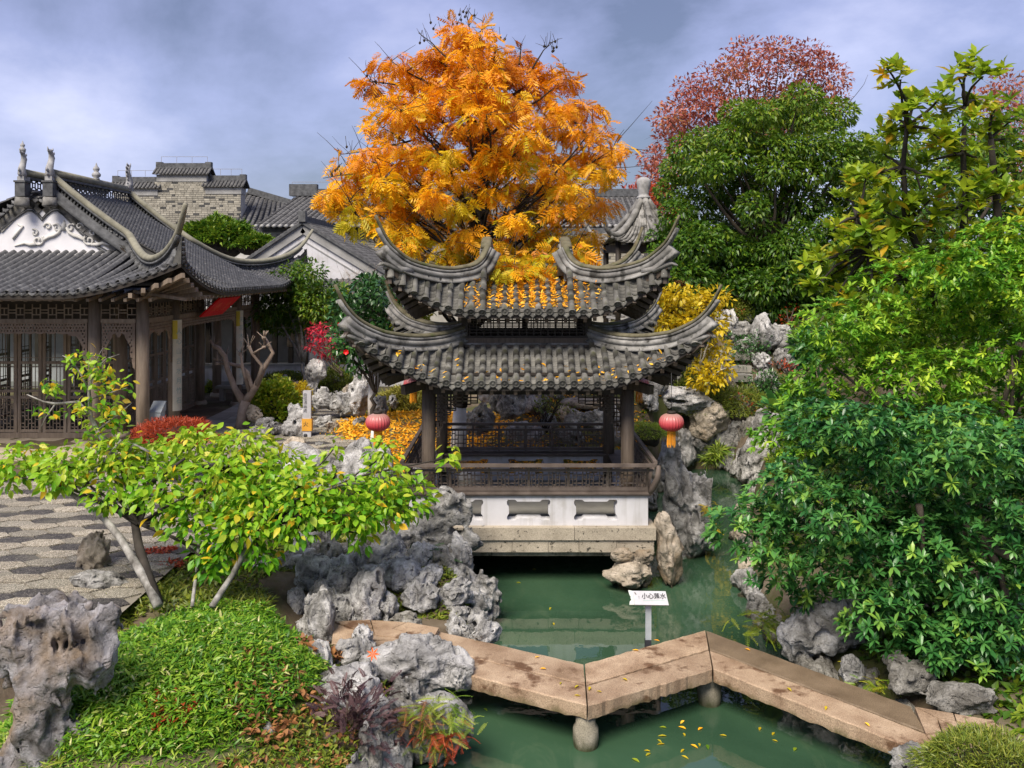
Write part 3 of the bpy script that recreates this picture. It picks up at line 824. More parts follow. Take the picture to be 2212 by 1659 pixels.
def drip_mesh(name, mat, w=0.135, h=0.10):
    """heart-shaped eave plate hanging below the pan, in local XZ, facing +Y"""
    pts = [(-w / 2, 0.012), (-w * .3, -0.006), (0, -0.014), (w * .3, -0.006), (w / 2, 0.012), (w * .52, -h * .30), (w * .36, -h * .62), (w * .17, -h * .8), (0, -h), (-w * .17, -h * .8), (-w * .36, -h * .62), (-w * .52, -h * .30)]
    mb = MB(); n = len(pts); V = [(x, 0, z) for x, z in pts] + [(x, 0.014, z) for x, z in pts] + [(x * 0.72, 0.022, z * 0.72 - h * .12) for x, z in pts]
    F = [tuple(range(n))]
    for i in range(n):
        j = (i + 1) % n; F += [(i, n + i, n + j, j), (n + i, 2 * n + i, 2 * n + j, n + j)]
    F.append(tuple(range(3 * n - 1, 2 * n - 1, -1)))
    return mb.add(V, F).mesh(name, mat)

def mesh_np(me):
    v = np.empty(len(me.vertices) * 3, np.float32); me.vertices.foreach_get('co', v)
    return v.reshape(-1, 3), [tuple(p.vertices) for p in me.polygons]
def joined(name, items, parent, mat, kind='stuff', label=None):
    """many placed copies (mesh, matrix) as one mesh"""
    mb = MB(); cache = {}
    for me, Mx in items:
        if me.name not in cache:
            cache[me.name] = mesh_np(me) + ([p.use_smooth for p in me.polygons],)
        v, f, sm = cache[me.name]
        A = np.array(Mx)
        w = v @ A[:3, :3].T + A[:3, 3]
        mb.v.extend(map(tuple, w.tolist())); mb.f.extend([tuple(i + mb.n for i in q) for q in f]); mb.sm.extend(sm); mb.n = len(mb.v)
    return mb.build(name, mat, parent, kind, label)

def tile_roof(rf, parent, pitch, seg, exp, mat, fronts=(0,), pan_budget=150, sides=(0, 1, 2, 3), jitter=0.005, moss_rows=True, r=0.049, lmax=None):
    """lays every tile; those on the sides that face the viewer become parts, the rest one joined mesh"""
    tube = half_pipe('barrel_tile', mat, r, 1.0)
    tube_end = half_pipe('eave_barrel_tile', mat, r, 1.0, cap=True)
    pan = pan_mesh('pan_tile', mat, pitch - r * 0.9, exp * 2.0, .030, t=.016)
    drip = drip_mesh('drip_tile', mat, pitch * 0.66, 0.088)
    rest_t, rest_p, singles_p = [], [], []
    for k in sides:
        L = rf.dims(k)[0] * rf.corner - 0.05
        nrow = int(L / pitch)
        for i in range(-nrow, nrow + 1):
            l = i * pitch; ln = rf.rowlen(k, l)
            if ln < 0.08: continue
            n = max(1, round(ln / seg))
            for j in range(n):
                q0, q1 = j / n, (j + 1) / n
                p0 = rf.surf(k, l, q0); p1 = rf.surf(k, l, q1)
                _, dn, lat, up = rf.frame(k, l, (q0 + q1) / 2)
                d = (p0 - p1); Lx = d.length + 0.02; d.normalize()
                up = lat.cross(d); up = up if up.z > 0 else -up
                lat2 = d.cross(up)
                jx = R.uniform(-jitter, jitter)
                Mx = basis(lat2, d * Lx, up, p1 + up * (0.010 + R.uniform(0, 0.004)) + lat2 * jx - d * 0.0)
                end = (j == 0)
                if end:                    # keep the disc unstretched
                    Mx = basis(lat2, d, up, p0 - d * 0.0 + up * 0.012) @ Matrix.Translation((0, -1.0, 0))
                    Mx2 = basis(lat2, d * (Lx - 0.02), up, p1 + up * 0.012)
                    m_end = half_pipe_cache(mat, r, round(Lx - 0.02 + 0.03, 2))
                    Mx = basis(lat2, d, up, p1 + up * 0.012)
                    me = m_end
                else: me = tube
                if k in fronts: obj('barrel_tile', me, parent, Mx)
                else: rest_t.append((me, Mx))
        for i in range(-nrow - 1, nrow + 1):
            l = (i + 0.5) * pitch
            if abs(l) > L: continue
            ln = rf.rowlen(k, l)
            if ln < 0.06: continue
            n = max(1, int(ln / exp))
            for j in range(n):
                q = j * exp / ln
                p, dn, lat, up = rf.frame(k, l, min(1, q))
                tilt = Matrix.Rotation(0.10, 4, 'X')
                Mx = basis(lat, dn, lat.cross(dn) if lat.cross(dn).z > 0 else -lat.cross(dn), p - dn * exp * 1.9 + up * 0.016) @ tilt
                (singles_p if k in fronts else rest_p).append((pan, Mx, ))
            p, dn, lat, up = rf.frame(k, l, 0.0)
            out = Vector((dn.x, dn.y, 0)).normalized()
            Mx = basis(lat, out, lat.cross(out) if lat.cross(out).z > 0 else -lat.cross(out), p - Vector((0, 0, .012)) + out * 0.002) @ Matrix.Rotation(0.22, 4, 'X')
            if k in fronts: obj('drip_tile', drip, parent, Mx)
            else: rest_p.append((drip, Mx))
    singles_p.sort(key=lambda t: t[1].translation.y)
    for me, Mx in singles_p[:pan_budget]: obj('pan_tile', me, parent, Mx)
    rest_p = singles_p[pan_budget:] + rest_p
    if rest_t: joined('far_barrel_tiles', rest_t, parent, mat)
    if rest_p: joined('far_pan_tiles', rest_p, parent, mat)
_hp = {}
def half_pipe_cache(mat, r, L):
    key = (mat.name, r, L)
    if key not in _hp: _hp[key] = half_pipe('eave_barrel_tile', mat, r, L, cap=True)
    return _hp[key]

def ring(half, n=None):
    """closed symmetric profile from its right half (side, up), top first"""
    return half + [(-x, z) for x, z in reversed(half) if x > 1e-6]

CAP_P = ring([(0.0, 0.0), (0.045, -0.004), (0.075, -0.022), (0.082, -0.045), (0.070, -0.062)])
MID_P = ring([(0.0, -0.055), (0.060, -0.058), (0.076, -0.066), (0.082, -0.082), (0.076, -0.098), (0.060, -0.104)])
LOW_P = ring([(0.0, -0.095), (0.058, -0.100), (0.062, -0.112), (0.085, -0.118), (0.100, -0.140), (0.100, -0.165), (0.085, -0.190), (0.072, -0.196), (0.078, -0.210), (0.10, -0.24), (0.14, -0.275), (0.0, -0.285)])

def hip_ridges(rf, parent, width=.88, ornament=True, tips=0.0, caps='ridge_cap', t_in=0.0):
    for k in range(4):
        f = rf.hip(k)
        def frames(t0, t1, n, taper=None, lift=0.0):
            fr = []
            x0, y0 = f(0); x1, y1 = f(1); d = Vector((x1 - x0, y1 - y0, 0)).normalized()
            sd = Vector((-d.y, d.x, 0))
            for i in range(n + 1):
                t = t0 + (t1 - t0) * i / n; e = 0.012
                x, y = f(t); z = rf.zt(t)
                z0, z1 = rf.zt(max(0, t - e)), rf.zt(min(1, t + e))
                dl = math.hypot(x1 - x0, y1 - y0) * (min(1, t + e) - max(0, t - e))
                T = (d * dl + Vector((0, 0, z1 - z0))).normalized()
                up = sd.cross(T); up = up if up.z > 0 else -up
                # near the inner end the ridge stands upright
                a, b = taper(t) if taper else (1, 1)
                w_in = 1 - .22 * max(0, 1 - t / .16)
                fr.append((Vector((x, y, z)) + up * lift, sd, up, a * width * w_in, b * .90))
            return fr
        MB().sweep(frames(t_in, 1.0, 40, lambda t: (1 - 0.62 * max(0, (t - .72) / .28), 1 - 0.45 * max(0, (t - .72) / .28))), CAP_P).build('ridge_cap', M[caps], parent)
        MB().sweep(frames(t_in, 0.955, 36, lambda t: (1 - 0.45 * max(0, (t - .72) / .28), 1)), MID_P).build('ridge_moulding', M['ridge'], parent)
        MB().sweep(frames(t_in, 0.885, 34, lambda t: (1 - 0.25 * max(0, (t - .7) / .2), 1 + 0.05 * max(0, (t - .7) / .2))), LOW_P).build('ridge_body', M['ridge'], parent)
        # tip end block and the scrolled ornaments below it
        x, y = f(0.93); x0, y0 = f(0.0); d = Vector((x - x0, y - y0, 0)).normalized(); sd = Vector((-d.y, d.x, 0))
        mo = MB()
        for tt, dz, sc in ((0.90, -0.20, 1.0), (0.875, -0.33, 1.25)):
            x, y = f(tt); c = Vector((x, y, rf.zt(tt) + dz))
            pts = []
            for i in range(15):
                a = -0.6 + i * 0.42; rr = 0.075 * sc * (1 - i / 17)
                pts.append(c + d * (rr * math.cos(a)) + Vector((0, 0, rr * math.sin(a))))
            mo.tube(pts, [0.034 * sc * (1 - 0.5 * i / 15) for i in range(15)], 7)
            mo.tube([c - sd * 0.05, c + sd * 0.05], 0.030 * sc, 8)
            mo.bar(c - d * 0.12 + Vector((0, 0, -.02)), c + d * 0.05 + Vector((0, 0, -.01)), 0.07, 0.10 * sc)
        mo.build('ridge_scroll', M['ridge'], parent)
        # leaf-shaped end of the flared skirt
        x, y = f(0.845); c = Vector((x, y, rf.zt(0.845) - 0.36))
        ms = MB()
        for sgn in (-1, 1):
            pts = [c - d * 0.25 + sd * sgn * 0.05, c - d * 0.05 + sd * sgn * 0.07 + Vector((0, 0, .02)), c + d * 0.12 + sd * sgn * 0.05 + Vector((0, 0, .09)), c + d * 0.20 + sd * sgn * 0.03 + Vector((0, 0, .11)), c + d * 0.26 + sd * sgn * 0.02 + Vector((0, 0, .08))]
            ms.tube(pts, [.05, .05, .035, .022, .012], 7)
        ms.build('ridge_leaf_end', M['ridge'], parent)
# ------------------------------------------------------------------ the two-tiered waterside pavilion
PX, PY = 0.22, 14.485
pav = thing('water_pavilion', 'two-tiered open waterside pavilion with swept-up grey tiled eaves', 'pavilion', (PX, PY, 0.43))
lt = smooth_interp([0, .05, .19, .34, .46, .57, .67, .835, .936, 1.0], [3.70, 3.67, 3.615, 3.60, 3.615, 3.65, 3.70, 3.87, 4.09, 4.33])
ut = smooth_interp([0, .06, .14, .22, .35, .5, .7, .8, .9, 1.0], [4.90, 4.72, 4.63, 4.60, 4.575, 4.60, 4.69, 4.80, 4.97, 5.30])
lower = Roof(PX, PY, 2.58, 2.40, 0.96, 0.935, 2.10, 1.885, lt, lambda t: 0.245 - 0.02 * t, 2.93, 0.75, 0.40, 1.6, (0.955, 3.37), (0.98, 3.37))
upper = Roof(PX, PY, 2.13, 1.80, 0.62, 0.735, 1.72, 1.485, ut, lambda t: 0.30 - 0.09 * min(1, t * 3), 3.92, 0.60, 0.40, 1.7, (0.0, 4.60), (0.62, 4.40), conc=0.22)
for nm, rf, pb in (('lower_roof', lower, 150), ('upper_roof', upper, 145)):
    base = MB()
    part_ = MB().box(PX - 0.3, PX + 0.3, PY - 0.3, PY + 0.3, rf.ze0 + 0.1, rf.ze0 + 0.18).build(nm, M['wood_dark'], pav)
    rf.deck('roof_bed', part_, M['deck'], M['wood_dark'])
    tile_roof(rf, part_, 0.162, 0.235, 0.066, M['tile'], fronts=(0,), pan_budget=pb)
    hip_ridges(rf, part_)
    # rafters: their square ends show below the eave
    ra = MB()
    for k in range(4):
        L = rf.dims(k)[0] * rf.corner
        for i in range(-14, 15):
            l = i / 14.5 * L
            a = rf.surf(k, l, 0.03); b = rf.surf(k, l, 0.75)
            ra.bar(a - Vector((0, 0, .145)), b - Vector((0, 0, .145)), 0.05, 0.06)
    ra.build('rafters', M['wood'], part_, 'stuff')
# gable ridges of the upper roof: over the rounded top, front to back
for sx in (-1, 1):
    fr = []
    for i in range(29):
        u = -1 + 2 * i / 28; y = PY + u * 0.735
        z = 4.90 + 0.16 * (1 - abs(u)**1.7)
        dz = -0.16 * 1.7 * abs(u)**0.7 * (1 if u > 0 else -1) / 0.735
        T = Vector((0, 1, dz)).normalized(); up = Vector((1, 0, 0)).cross(T)
        fr.append((Vector((PX + sx * 0.62, y, z)), Vector((1, 0, 0)), up, 1, 1))
    MB().sweep(fr, CAP_P).build('ridge_cap', M['ridge_cap'], pav)
    MB().sweep(fr, MID_P).build('ridge_moulding', M['ridge'], pav)
    MB().sweep(fr, [(x, z if z > -.27 else -.5) for x, z in LOW_P]).build('ridge_body', M['ridge'], pav)
    MB().box(PX + sx * 0.62 - .04, PX + sx * 0.62 + .04, PY - .73, PY + .73, 4.35, 4.62).build('gable_wall', M['ridge'], pav)

FZ = 0.83
# stone base: two courses on a beam, front blocks one by one
x0, x1 = PX + .02 - 1.80, PX + .02 + 1.80
for a, b in ((x0 - .02, x0 + 1.34), (x0 + 1.345, x0 + 2.64), (x0 + 2.645, x1 + .02)) if False else ((x0 - .02, x0 + .55), (x0 + .556, x0 + 2.45), (x0 + 2.456, x1 + .02)):
    MB().box(a, b, 12.87, 13.35, FZ - .175, FZ).build('base_stone', M['stone_base'], pav)
cuts = [x0, x0 + .45, x0 + .93, x0 + 1.56, x0 + 2.08, x0 + 2.52, x0 + 3.06, x1]
for a, b in zip(cuts[:-1], cuts[1:]):
    MB().box(a + .003, b - .003, 12.90 + R.uniform(-.006, .006), 13.30, FZ - .355, FZ - .180).build('base_stone', M['stone_base'], pav)
MB().box(x0 + .04, x1 - .04, 12.97, 16.05, FZ - .43, FZ - .358).build('base_beam', M['stone_base'], pav)
for xa, xb in ((x0, x0 + .4), (x1 - .4, x1)):
    MB().box(xa, xb, 13.36, 16.05, FZ - .355, FZ - .004).build('base_stone', M['stone_base'], pav)
MB().box(x0 + .41, x1 - .41, 13.36, 16.05, FZ - .35, FZ - .006).build('floor_slab', M['paving'], pav)
for px in (x0 + .25, x1 - .3):
    MB().box(px - .18, px + .18, 13.1, 13.4, -.6, FZ - .432).build('stone_pier', M['stone_base'], pav)
MB().box(x0, x1, 15.6, 15.9, -.6, FZ - .432).build('stone_pier', M['rock_warm'], pav)

# low white walls with shaped openings
def win_shape(cx, cy, s=1.0, f=1):
    hw, hh = 0.315 * s, 0.15
    q = [(-hw * .95, hh), (-hw * .62, hh), (-hw * .52, hh - .028), (hw * .52, hh - .028), (hw * .62, hh), (hw * .95, hh), (hw, hh - .03), (hw * .985, hh - .07), (hw * .91, hh - .10),
         (hw * .90, -hh + .10), (hw * .985, -hh + .06), (hw, -hh + .03), (hw * .95, -hh), (hw * .62, -hh), (hw * .52, -hh + .028), (-hw * .52, -hh + .028), (-hw * .62, -hh), (-hw * .95, -hh),
         (-hw, -hh + .03), (-hw * .985, -hh + .06), (-hw * .90, -hh + .10), (-hw * .91, hh - .10), (-hw * .985, hh - .07), (-hw, hh - .03)]
    return [(cx + x, cy + y) for x, y in q]
WT = 1.265
def low_wall(L, wins, Mx, nm='low_wall'):
    h = WT - FZ
    me = flat_shape(nm, [(-L / 2, 0), (L / 2, 0), (L / 2, h), (-L / 2, h)], [win_shape(c, h * .5 + .005) for c in wins], 0.22, M['plaster'], Mx)
    obj(nm, me, pav)
CXW = PX + .02
low_wall(3.45, (-.97, 0, .97), Matrix.Translation((CXW, 13.11, FZ)) @ XZ)
low_wall(3.45, (-.97, 0, .97), Matrix.Translation((CXW, 15.90, FZ)) @ XZ)
for sx in (-1, 1):
    low_wall(2.56, (-.62, .62), Matrix.Translation((CXW + sx * 1.615, 14.505, FZ)) @ YZ)
# seat caps
def seat(x0_, x1_, y0_, y1_):
    MB().box(x0_, x1_, y0_, y1_, WT + .002, WT + .022).box(x0_ - .015, x1_ + .015, y0_ - .015, y1_ + .015, WT + .024, WT + .052).build('seat_cap', M['wood_rail'], pav)
seat(CXW - 1.77, CXW + 1.77, 12.96, 13.34)
seat(CXW - 1.77, CXW + 1.77, 15.70, 16.03)
seat(CXW - 1.77, CXW - 1.45, 13.36, 15.68)
seat(CXW + 1.45, CXW + 1.77, 13.36, 15.68)

# leaning back-rails round the pavilion
def back_rail(a, b, out, z0=WT + .06, z1=1.745, lean=.20, posts=7, ext=.10):
    a, b = Vector(a), Vector(b); d = (b - a); L = d.length; d.normalize(); out = Vector(out)
    H = z1 - z0
    def pt(u, v): return a + d * u + out * (lean * v * v) + Vector((0, 0, z0 + H * v))
    e = ext
    MB().bar(pt(-e, 1), pt(L + e, 1), .055, .045).build('top_rail', M['wood_rail'], pav)
    MB().bar(pt(-e * .7, .80), pt(L + e * .7, .80), .04, .035).build('second_rail', M['wood_rail'], pav)
    MB().bar(pt(0, .10), pt(L, .10), .05, .05).bar(pt(0, -.03), pt(L, -.03), .05, .04).build('bottom_rail', M['wood_rail'], pav)
    for i in range(posts):
        u = L * i / (posts - 1)
        mb = MB()
        vs = [-.05, .2, .45, .7, 1.0]
        for v0, v1 in zip(vs[:-1], vs[1:]): mb.bar(pt(u, v0), pt(u, v1), .035, .035, up=out)
        mb.build('rail_post', M['wood_rail'], pav)
    la = MB(); n = max(4, int(L / .235)); s = L / n
    def hb(u0, u1, v): la.bar(pt(u0, v), pt(u1, v), .014, .016)
    def vb(u, v0, v1): la.bar(pt(u, v0), pt(u, v1), .014, .016, up=out)
    for i in range(n):
        u = i * s
        vb(u + .18 * s, .14, .76); vb(u + .40 * s, .14, .76); vb(u + .60 * s, .14, .76); vb(u + .82 * s, .14, .76)
        for v in (.30, .45, .60): hb(u + (.0 if v != .45 else .18 * s), u + (.40 * s if v != .45 else .82 * s), v)
        for v in (.24, .66): hb(u + .40 * s, u + .60 * s, v)
        for v in (.30, .60): hb(u + .60 * s, u + s, v)
    la.build('rail_lattice', M['wood_rail'], pav)
back_rail((CXW - 1.70, 12.98, 0), (CXW + 1.70, 12.98, 0), (0, -1, 0), posts=7)
back_rail((CXW + 1.745, 13.05, 0), (CXW + 1.745, 15.95, 0), (1, 0, 0), posts=5, lean=.08)
back_rail((CXW - 1.745, 13.05, 0), (CXW - 1.745, 15.95, 0), (-1, 0, 0), posts=5, lean=.08)
back_rail((CXW - 1.40, 15.88, 0), (CXW + 1.40, 15.88, 0), (0, 1, 0), posts=7, lean=.12, z1=1.78)
for sx in (-1, 1):     # curved brackets at the front corners
    c = Vector((CXW + sx * 1.74, 12.96, 0))
    MB().tube([c + Vector((0, .02, WT + .03)), c + Vector((sx * .05, -.03, 1.40)), c + Vector((sx * .10, -.14, 1.56)), c + Vector((sx * .10, -.20, 1.74))], [.035, .05, .045, .03], 8).build('corner_bracket', M['wood_rail'], pav)

# columns on stone drums, tie beams, hanging corner lattice
cols = [(PX + .015 + sx * 1.46, y) for y in (13.2, 15.77) for sx in (-1, 1)]
for x, y in cols:
    c = MB().lathe([(.098, FZ + .08), (.10, 1.6), (.096, 2.95)], (x, y, 0), 18).build('column', M['wood'], pav)
    MB().lathe([(.13, FZ), (.15, FZ + .04), (.13, FZ + .08)], (x, y, 0), 16).build('column_base', M['stone_tan'], c)
for y in (13.2, 15.77):
    MB().box(PX - 1.52, PX + 1.55, y - .05, y + .05, 2.70, 2.88).build('tie_beam', M['wood_dark'], pav)
for x in (PX - 1.445, PX + 1.475):
    MB().box(x - .05, x + .05, 13.26, 15.71, 2.70, 2.88).build('tie_beam', M['wood_dark'], pav)
MB().box(PX - 2.0, PX + 2.0, PY - 1.7, PY + 1.7, 3.02, 3.05).build('ceiling_boards', M['wood_dark'], pav)
def corner_lattice(c, d):
    """stepped fretwork falling from the beam beside a column"""
    c, d = Vector(c), Vector(d); mb = MB()
    def hb(u0, u1, v): mb.bar(c + d * u0 + Vector((0, 0, -v)), c + d * u1 + Vector((0, 0, -v)), .018, .018)
    def vb(u, v0, v1): mb.bar(c + d * u + Vector((0, 0, -v0)), c + d * u + Vector((0, 0, -v1)), .018, .018, up=d)
    prof = [(.0, .62), (.06, .62), (.10, .50), (.16, .42), (.22, .30), (.30, .24), (.40, .17), (.52, .15), (.62, .13)]
    for u, v in prof: vb(u, 0, v)
    for (u0, v0), (u1, v1) in zip(prof[:-1], prof[1:]): hb(u0, u1, v1)
    for v in (.05, .10, .15, .21, .27, .33, .40, .46, .53, .58):
        um = max([u for u, vv in prof if vv >= v] or [0]); hb(0, um, v)
    for i in range(14):
        v = R.uniform(.03, .5); um = max([u for u, vv in prof if vv >= v + .05] or [.05]); u = R.uniform(0, um)
        vb(u, v, v + .05)
    mb.build('corner_fretwork', M['wood'], pav)
for x, y in cols:
    sx = 1 if x < PX else -1; sy = 1 if y < PY else -1
    corner_lattice((x + sx * .10, y, 2.70), (sx, 0, 0)); corner_lattice((x, y + sy * .10, 2.70), (0, sy, 0))
# corner beams that carry the tips
for sx in (-1, 1):
    for sy, yy in ((-1, 13.2), (1, 15.77)):
        a = Vector((PX + sx * 1.25, yy + sy * -.2, 2.90)); b = Vector((PX + sx * 1.78, yy + sy * .32, 2.80))
        MB().bar(a, b, .10, .13).build('corner_beam', M['wood'], pav)
        k_ = {(1, -1): 0, (1, 1): 1, (-1, 1): 2, (-1, -1): 3}[(sx, sy)]
        for rf_, t1 in ((lower, .93), (upper, .90)):
            f_ = rf_.hip(k_); q_ = [Vector((*f_(t), rf_.zt(t) - rf_.h(t) - .17)) for t in (.45, .65, .8, t1)]
            m_ = MB()
            for p0_, p1_ in zip(q_[:-1], q_[1:]): m_.bar(p0_, p1_, .10, .12)
            m_.build('corner_beam', M['wood'], pav)

# lattice storey between the roofs
for sy in (-1, 1):
    y = PY + sy * .93
    MB().box(PX - .98, PX + .98, y - .05, y + .05, 3.36, 3.50).build('sill_board', M['wood'], pav)
    MB().box(PX - 1.0, PX + 1.0, y - .065 if sy < 0 else y - .03, y + .03 if sy < 0 else y + .065, 3.40, 3.425).build('ledge', M['ridge'], pav)
    MB().box(PX - .98, PX + .98, y - .04, y + .04, 3.84, 4.02).build('head_beam', M['wood_dark'], pav)
    fr = MB()
    for x in (-.93, -.0, .93) if sy > 0 else (-.93, .93): fr.box(PX + x - .05, PX + x + .05, y - .042, y + .042, 3.50, 3.84)
    fr.box(PX - .88, PX + .88, y - .03, y + .03, 3.502, 3.53).box(PX - .88, PX + .88, y - .03, y + .03, 3.80, 3.838)
    fr.build('window_frame', M['wood_dark'], pav)
    la = MB()
    for i in range(17):
        x = PX - .86 + i * 1.72 / 16; la.box(x - .008, x + .008, y - .012, y + .012, 3.53, 3.80)
    for z in (3.575, 3.62, 3.665, 3.71, 3.755): la.box(PX - .87, PX + .87, y - .011, y + .011, z - .007, z + .007)
    la.build('window_lattice', M['wood_dark'], pav)
for sx in (-1, 1):
    x = PX + sx * .955
    MB().box(x - .05, x + .05, PY - .88, PY + .88, 3.36, 3.50).build('sill_board', M['wood'], pav)
    MB().box(x - .04, x + .04, PY - .88, PY + .88, 3.84, 4.02).build('head_beam', M['wood_dark'], pav)
    la = MB()
    for i in range(15):
        y = PY - .84 + i * 1.68 / 14; la.box(x - .012, x + .012, y - .008, y + .008, 3.50, 3.84)
    for z in (3.56, 3.62, 3.68, 3.74, 3.80): la.box(x - .011, x + .011, PY - .87, PY + .87, z - .007, z + .007)
    la.build('window_lattice', M['wood_dark'], pav)

# ------------------------------------------------------------------ lanterns at the four corners
def lantern_mat():
    t = NT('lantern_silk')
    p = t.n('ShaderNodeTexCoord').outputs['Object']
    sp = t.n('ShaderNodeSeparateXYZ'); t.l(p, sp.inputs[0])
    f = t.math('ADD', t.math('MULTIPLY', sp.outputs[2], 3.4), 0.5)
    col = t.ramp(f, [(0.15, (0.55, 0.012, 0.035)), (0.50, (0.52, 0.08, 0.09)), (0.9, (0.34, 0.20, 0.17))])   # deep red below, turning paler grey-pink towards the top
    return t.done(t.bsdf(col, 0.38, 0.5))
M['silk'] = lantern_mat()
prof = []
for i in range(15):
    a = -PI / 2 + PI * i / 14; prof.append((max(.055, .175 * math.cos(a)**.72), .122 * math.sin(a)))
LB = MB().lathe(prof, n=120, lobes=24, depth=.065).mesh('lantern_body', M['silk'])
LC = MB().lathe([(.060, .118), (.062, .150), (.056, .154)], n=16).mesh('top_collar', M['wood_dark'])
LD = MB().lathe([(.056, -.150), (.060, -.140), (.060, -.118)], n=16).mesh('bottom_collar', M['gold'])
mb = MB()
for i in range(46):
    a = 2 * PI * i / 46 + R.uniform(-.05, .05); rr = .046 + .012 * R.random(); l = .15 + .05 * R.random(); k_ = R.uniform(.95, 1.15)
    mb.bar((rr * math.cos(a), rr * math.sin(a), -.148), (rr * k_ * math.cos(a + .1), rr * k_ * math.sin(a + .1), -.148 - l), .005, .003)
LF = mb.mesh('fringe', M['gold'])
LL = [((-1.85, 12.42, 2.42), 4.28, 'pink-topped red silk lantern hanging left of the pavilion over orange fallen leaves'),
      ((2.20, 12.42, 2.42), 4.28, 'pink-topped red silk lantern hanging right of the pavilion before grey rocks'),
      ((-1.74, 15.85, 2.52), 3.1, 'bright red lantern half hidden behind the left front pavilion column top'),
      ((2.24, 15.85, 2.52), 3.1, 'red lantern almost hidden behind the right pavilion column under the eave')]
for (x, y, z), zt_, lab in LL:
    t = thing('red_lantern', lab, 'lantern', (x, y, z), 'lanterns at the pavilion corners')
    Mx = Matrix.Translation((x, y, z))
    for nm, me in (('silk_body', LB), ('top_collar', LC), ('bottom_collar', LD), ('fringe', LF)): obj(nm, me, t, Mx)
    MB().tube([(x, y, z + .15), (x, y, 3.10)], .004, 5).build('cord', M['ink'], t)
# ------------------------------------------------------------------ ground, pond, water
POND = [(-1.4, 2.0), (-1.15, 8.2), (-.95, 9.3), (-.45, 10.6), (-.55, 11.3), (-1.2, 12.4), (-1.75, 13.0), (-1.75, 15.55), (2.15, 15.55), (2.5, 17.2), (3.2, 19.6), (4.1, 20.6), (5.0, 20.5), (5.0, 18.3),
        (3.95, 15.2), (3.35, 12.6), (3.2, 11.2), (3.35, 9.9), (3.95, 8.8), (4.2, 8.0), (4.3, 7.4), (4.4, 2.0)]
PV = np.array(POND)
def pond_dist(X, Y):
    """signed distance to the pond edge, negative in the water"""
    P_ = np.stack([X, Y], -1); d = np.full(X.shape, 1e9); ins = np.zeros(X.shape, bool)
    for (a, b) in zip(PV, np.roll(PV, -1, 0)):
        e = b - a; w = P_ - a
        t = np.clip((w @ e) / (e @ e), 0, 1); d = np.minimum(d, np.linalg.norm(w - t[..., None] * e, axis=-1))
        c = ((a[1] > Y) != (b[1] > Y)); ins ^= c & (X < (b[0] - a[0]) * (Y - a[1]) / (b[1] - a[1] + 1e-12) + a[0])
    return np.where(ins, -d, d)
def sstep(a, b, x):
    t = np.clip((x - a) / (b - a), 0, 1); return t * t * (3 - 2 * t)
def height(X, Y):
    X = np.asarray(X, float); Y = np.asarray(Y, float)
    d = pond_dist(X, Y)
    land = 0.74 + 0.10 * sstep(16, 22, Y)
    # near left: a low shelf by the water and the bridge landing, with a planted mound
    shelf = np.maximum(sstep(-2.9, -2.3, X) * (1 - sstep(10.6, 11.4, Y)), (1 - sstep(9.2, 10.2, Y)) * sstep(-5.2, -4.6, X)) * (1 - sstep(-.2, .6, X))
    land = land - 0.34 * shelf
    q = ((X + 3.05) / 1.25)**2 + ((Y - 8.25) / 1.45)**2
    land = land + 0.62 * np.exp(-q**1.6)
    # right bank: low, then a hillside rising away behind
    right = sstep(2.2, 3.4, X) * (1 - sstep(13, 16, Y)); land = land - 0.36 * right * (1 - sstep(4.5, 7, X))
    hill = sstep(5.0, 9.0, X - .12 * (Y - 16)) * sstep(13.5, 22, Y); land = land + 0.9 * hill
    land = land + 3.2 * np.clip((Y - 20.5) / 4.4, 0, 1) * sstep(2.5, 5.5, X)
    land = land + 1.1 * sstep(17.8, 20.5, Y) * sstep(-.8, .8, X) * (1 - sstep(3, 6, X))
    # leaf-strewn slope behind the pavilion
    land = land + 0.35 * np.exp(-(((X + 2.3) / 1.4)**2 + ((Y - 20.6) / 1.8)**2))
    nz = 0.04 * vnoise(np.stack([X * .9, Y * .9, X * 0 + 3.3], -1)) + 0.015 * vnoise(np.stack([X * 4, Y * 4, X * 0 + 9.1], -1))
    bank = sstep(-.35, .22, d)
    pav_flat = (X < -6.0) & (Y > 9)
    return -0.75 + (land + nz + 0.75) * bank
def hit(x, y, Y0=15.0, Y1=30.0):
    """how far away the ground is that shows at photo position (x, y)"""
    Ys = np.arange(Y0, Y1, .08); X = (x - CXP) / FPX * Ys; Z = CAM_Z - (y - HOR) / FPX * Ys
    k = np.nonzero((Z <= height(X, Ys) + .02) & (pond_dist(X, Ys) > -.05))[0]
    return float(Ys[k[0]]) if len(k) else Y1
def H(x, y): return float(height(np.array([x]), np.array([y]))[0])

def ground_mat():
    t = NT('garden_soil'); p = t.pos()
    n1 = t.noise(p, 1.3, 7, 0.6)
    col = t.ramp(n1, [(0.3, (0.055, 0.040, 0.026)), (0.5, (0.12, 0.092, 0.062)), (0.7, (0.20, 0.165, 0.12))])
    col = t.mix(t.ramp(t.noise(p, 0.8, 6, 0.65), [(0.46, (0, 0, 0)), (0.60, (1, 1, 1))]), col, (0.075, 0.085, 0.025))
    nrm = t.bump(t.noise(p, 22.0, 8, 0.7), 0.7, 0.03)
    return t.done(t.bsdf(col, 0.95, 0.2, nrm))
M['soil'] = ground_mat()
gx = np.arange(-16, 16.01, .14); gy = np.arange(2.0, 34.01, .14)
GX, GY = np.meshgrid(gx, gy, indexing='ij')
GZ = height(GX, GY)
nx, ny = GX.shape
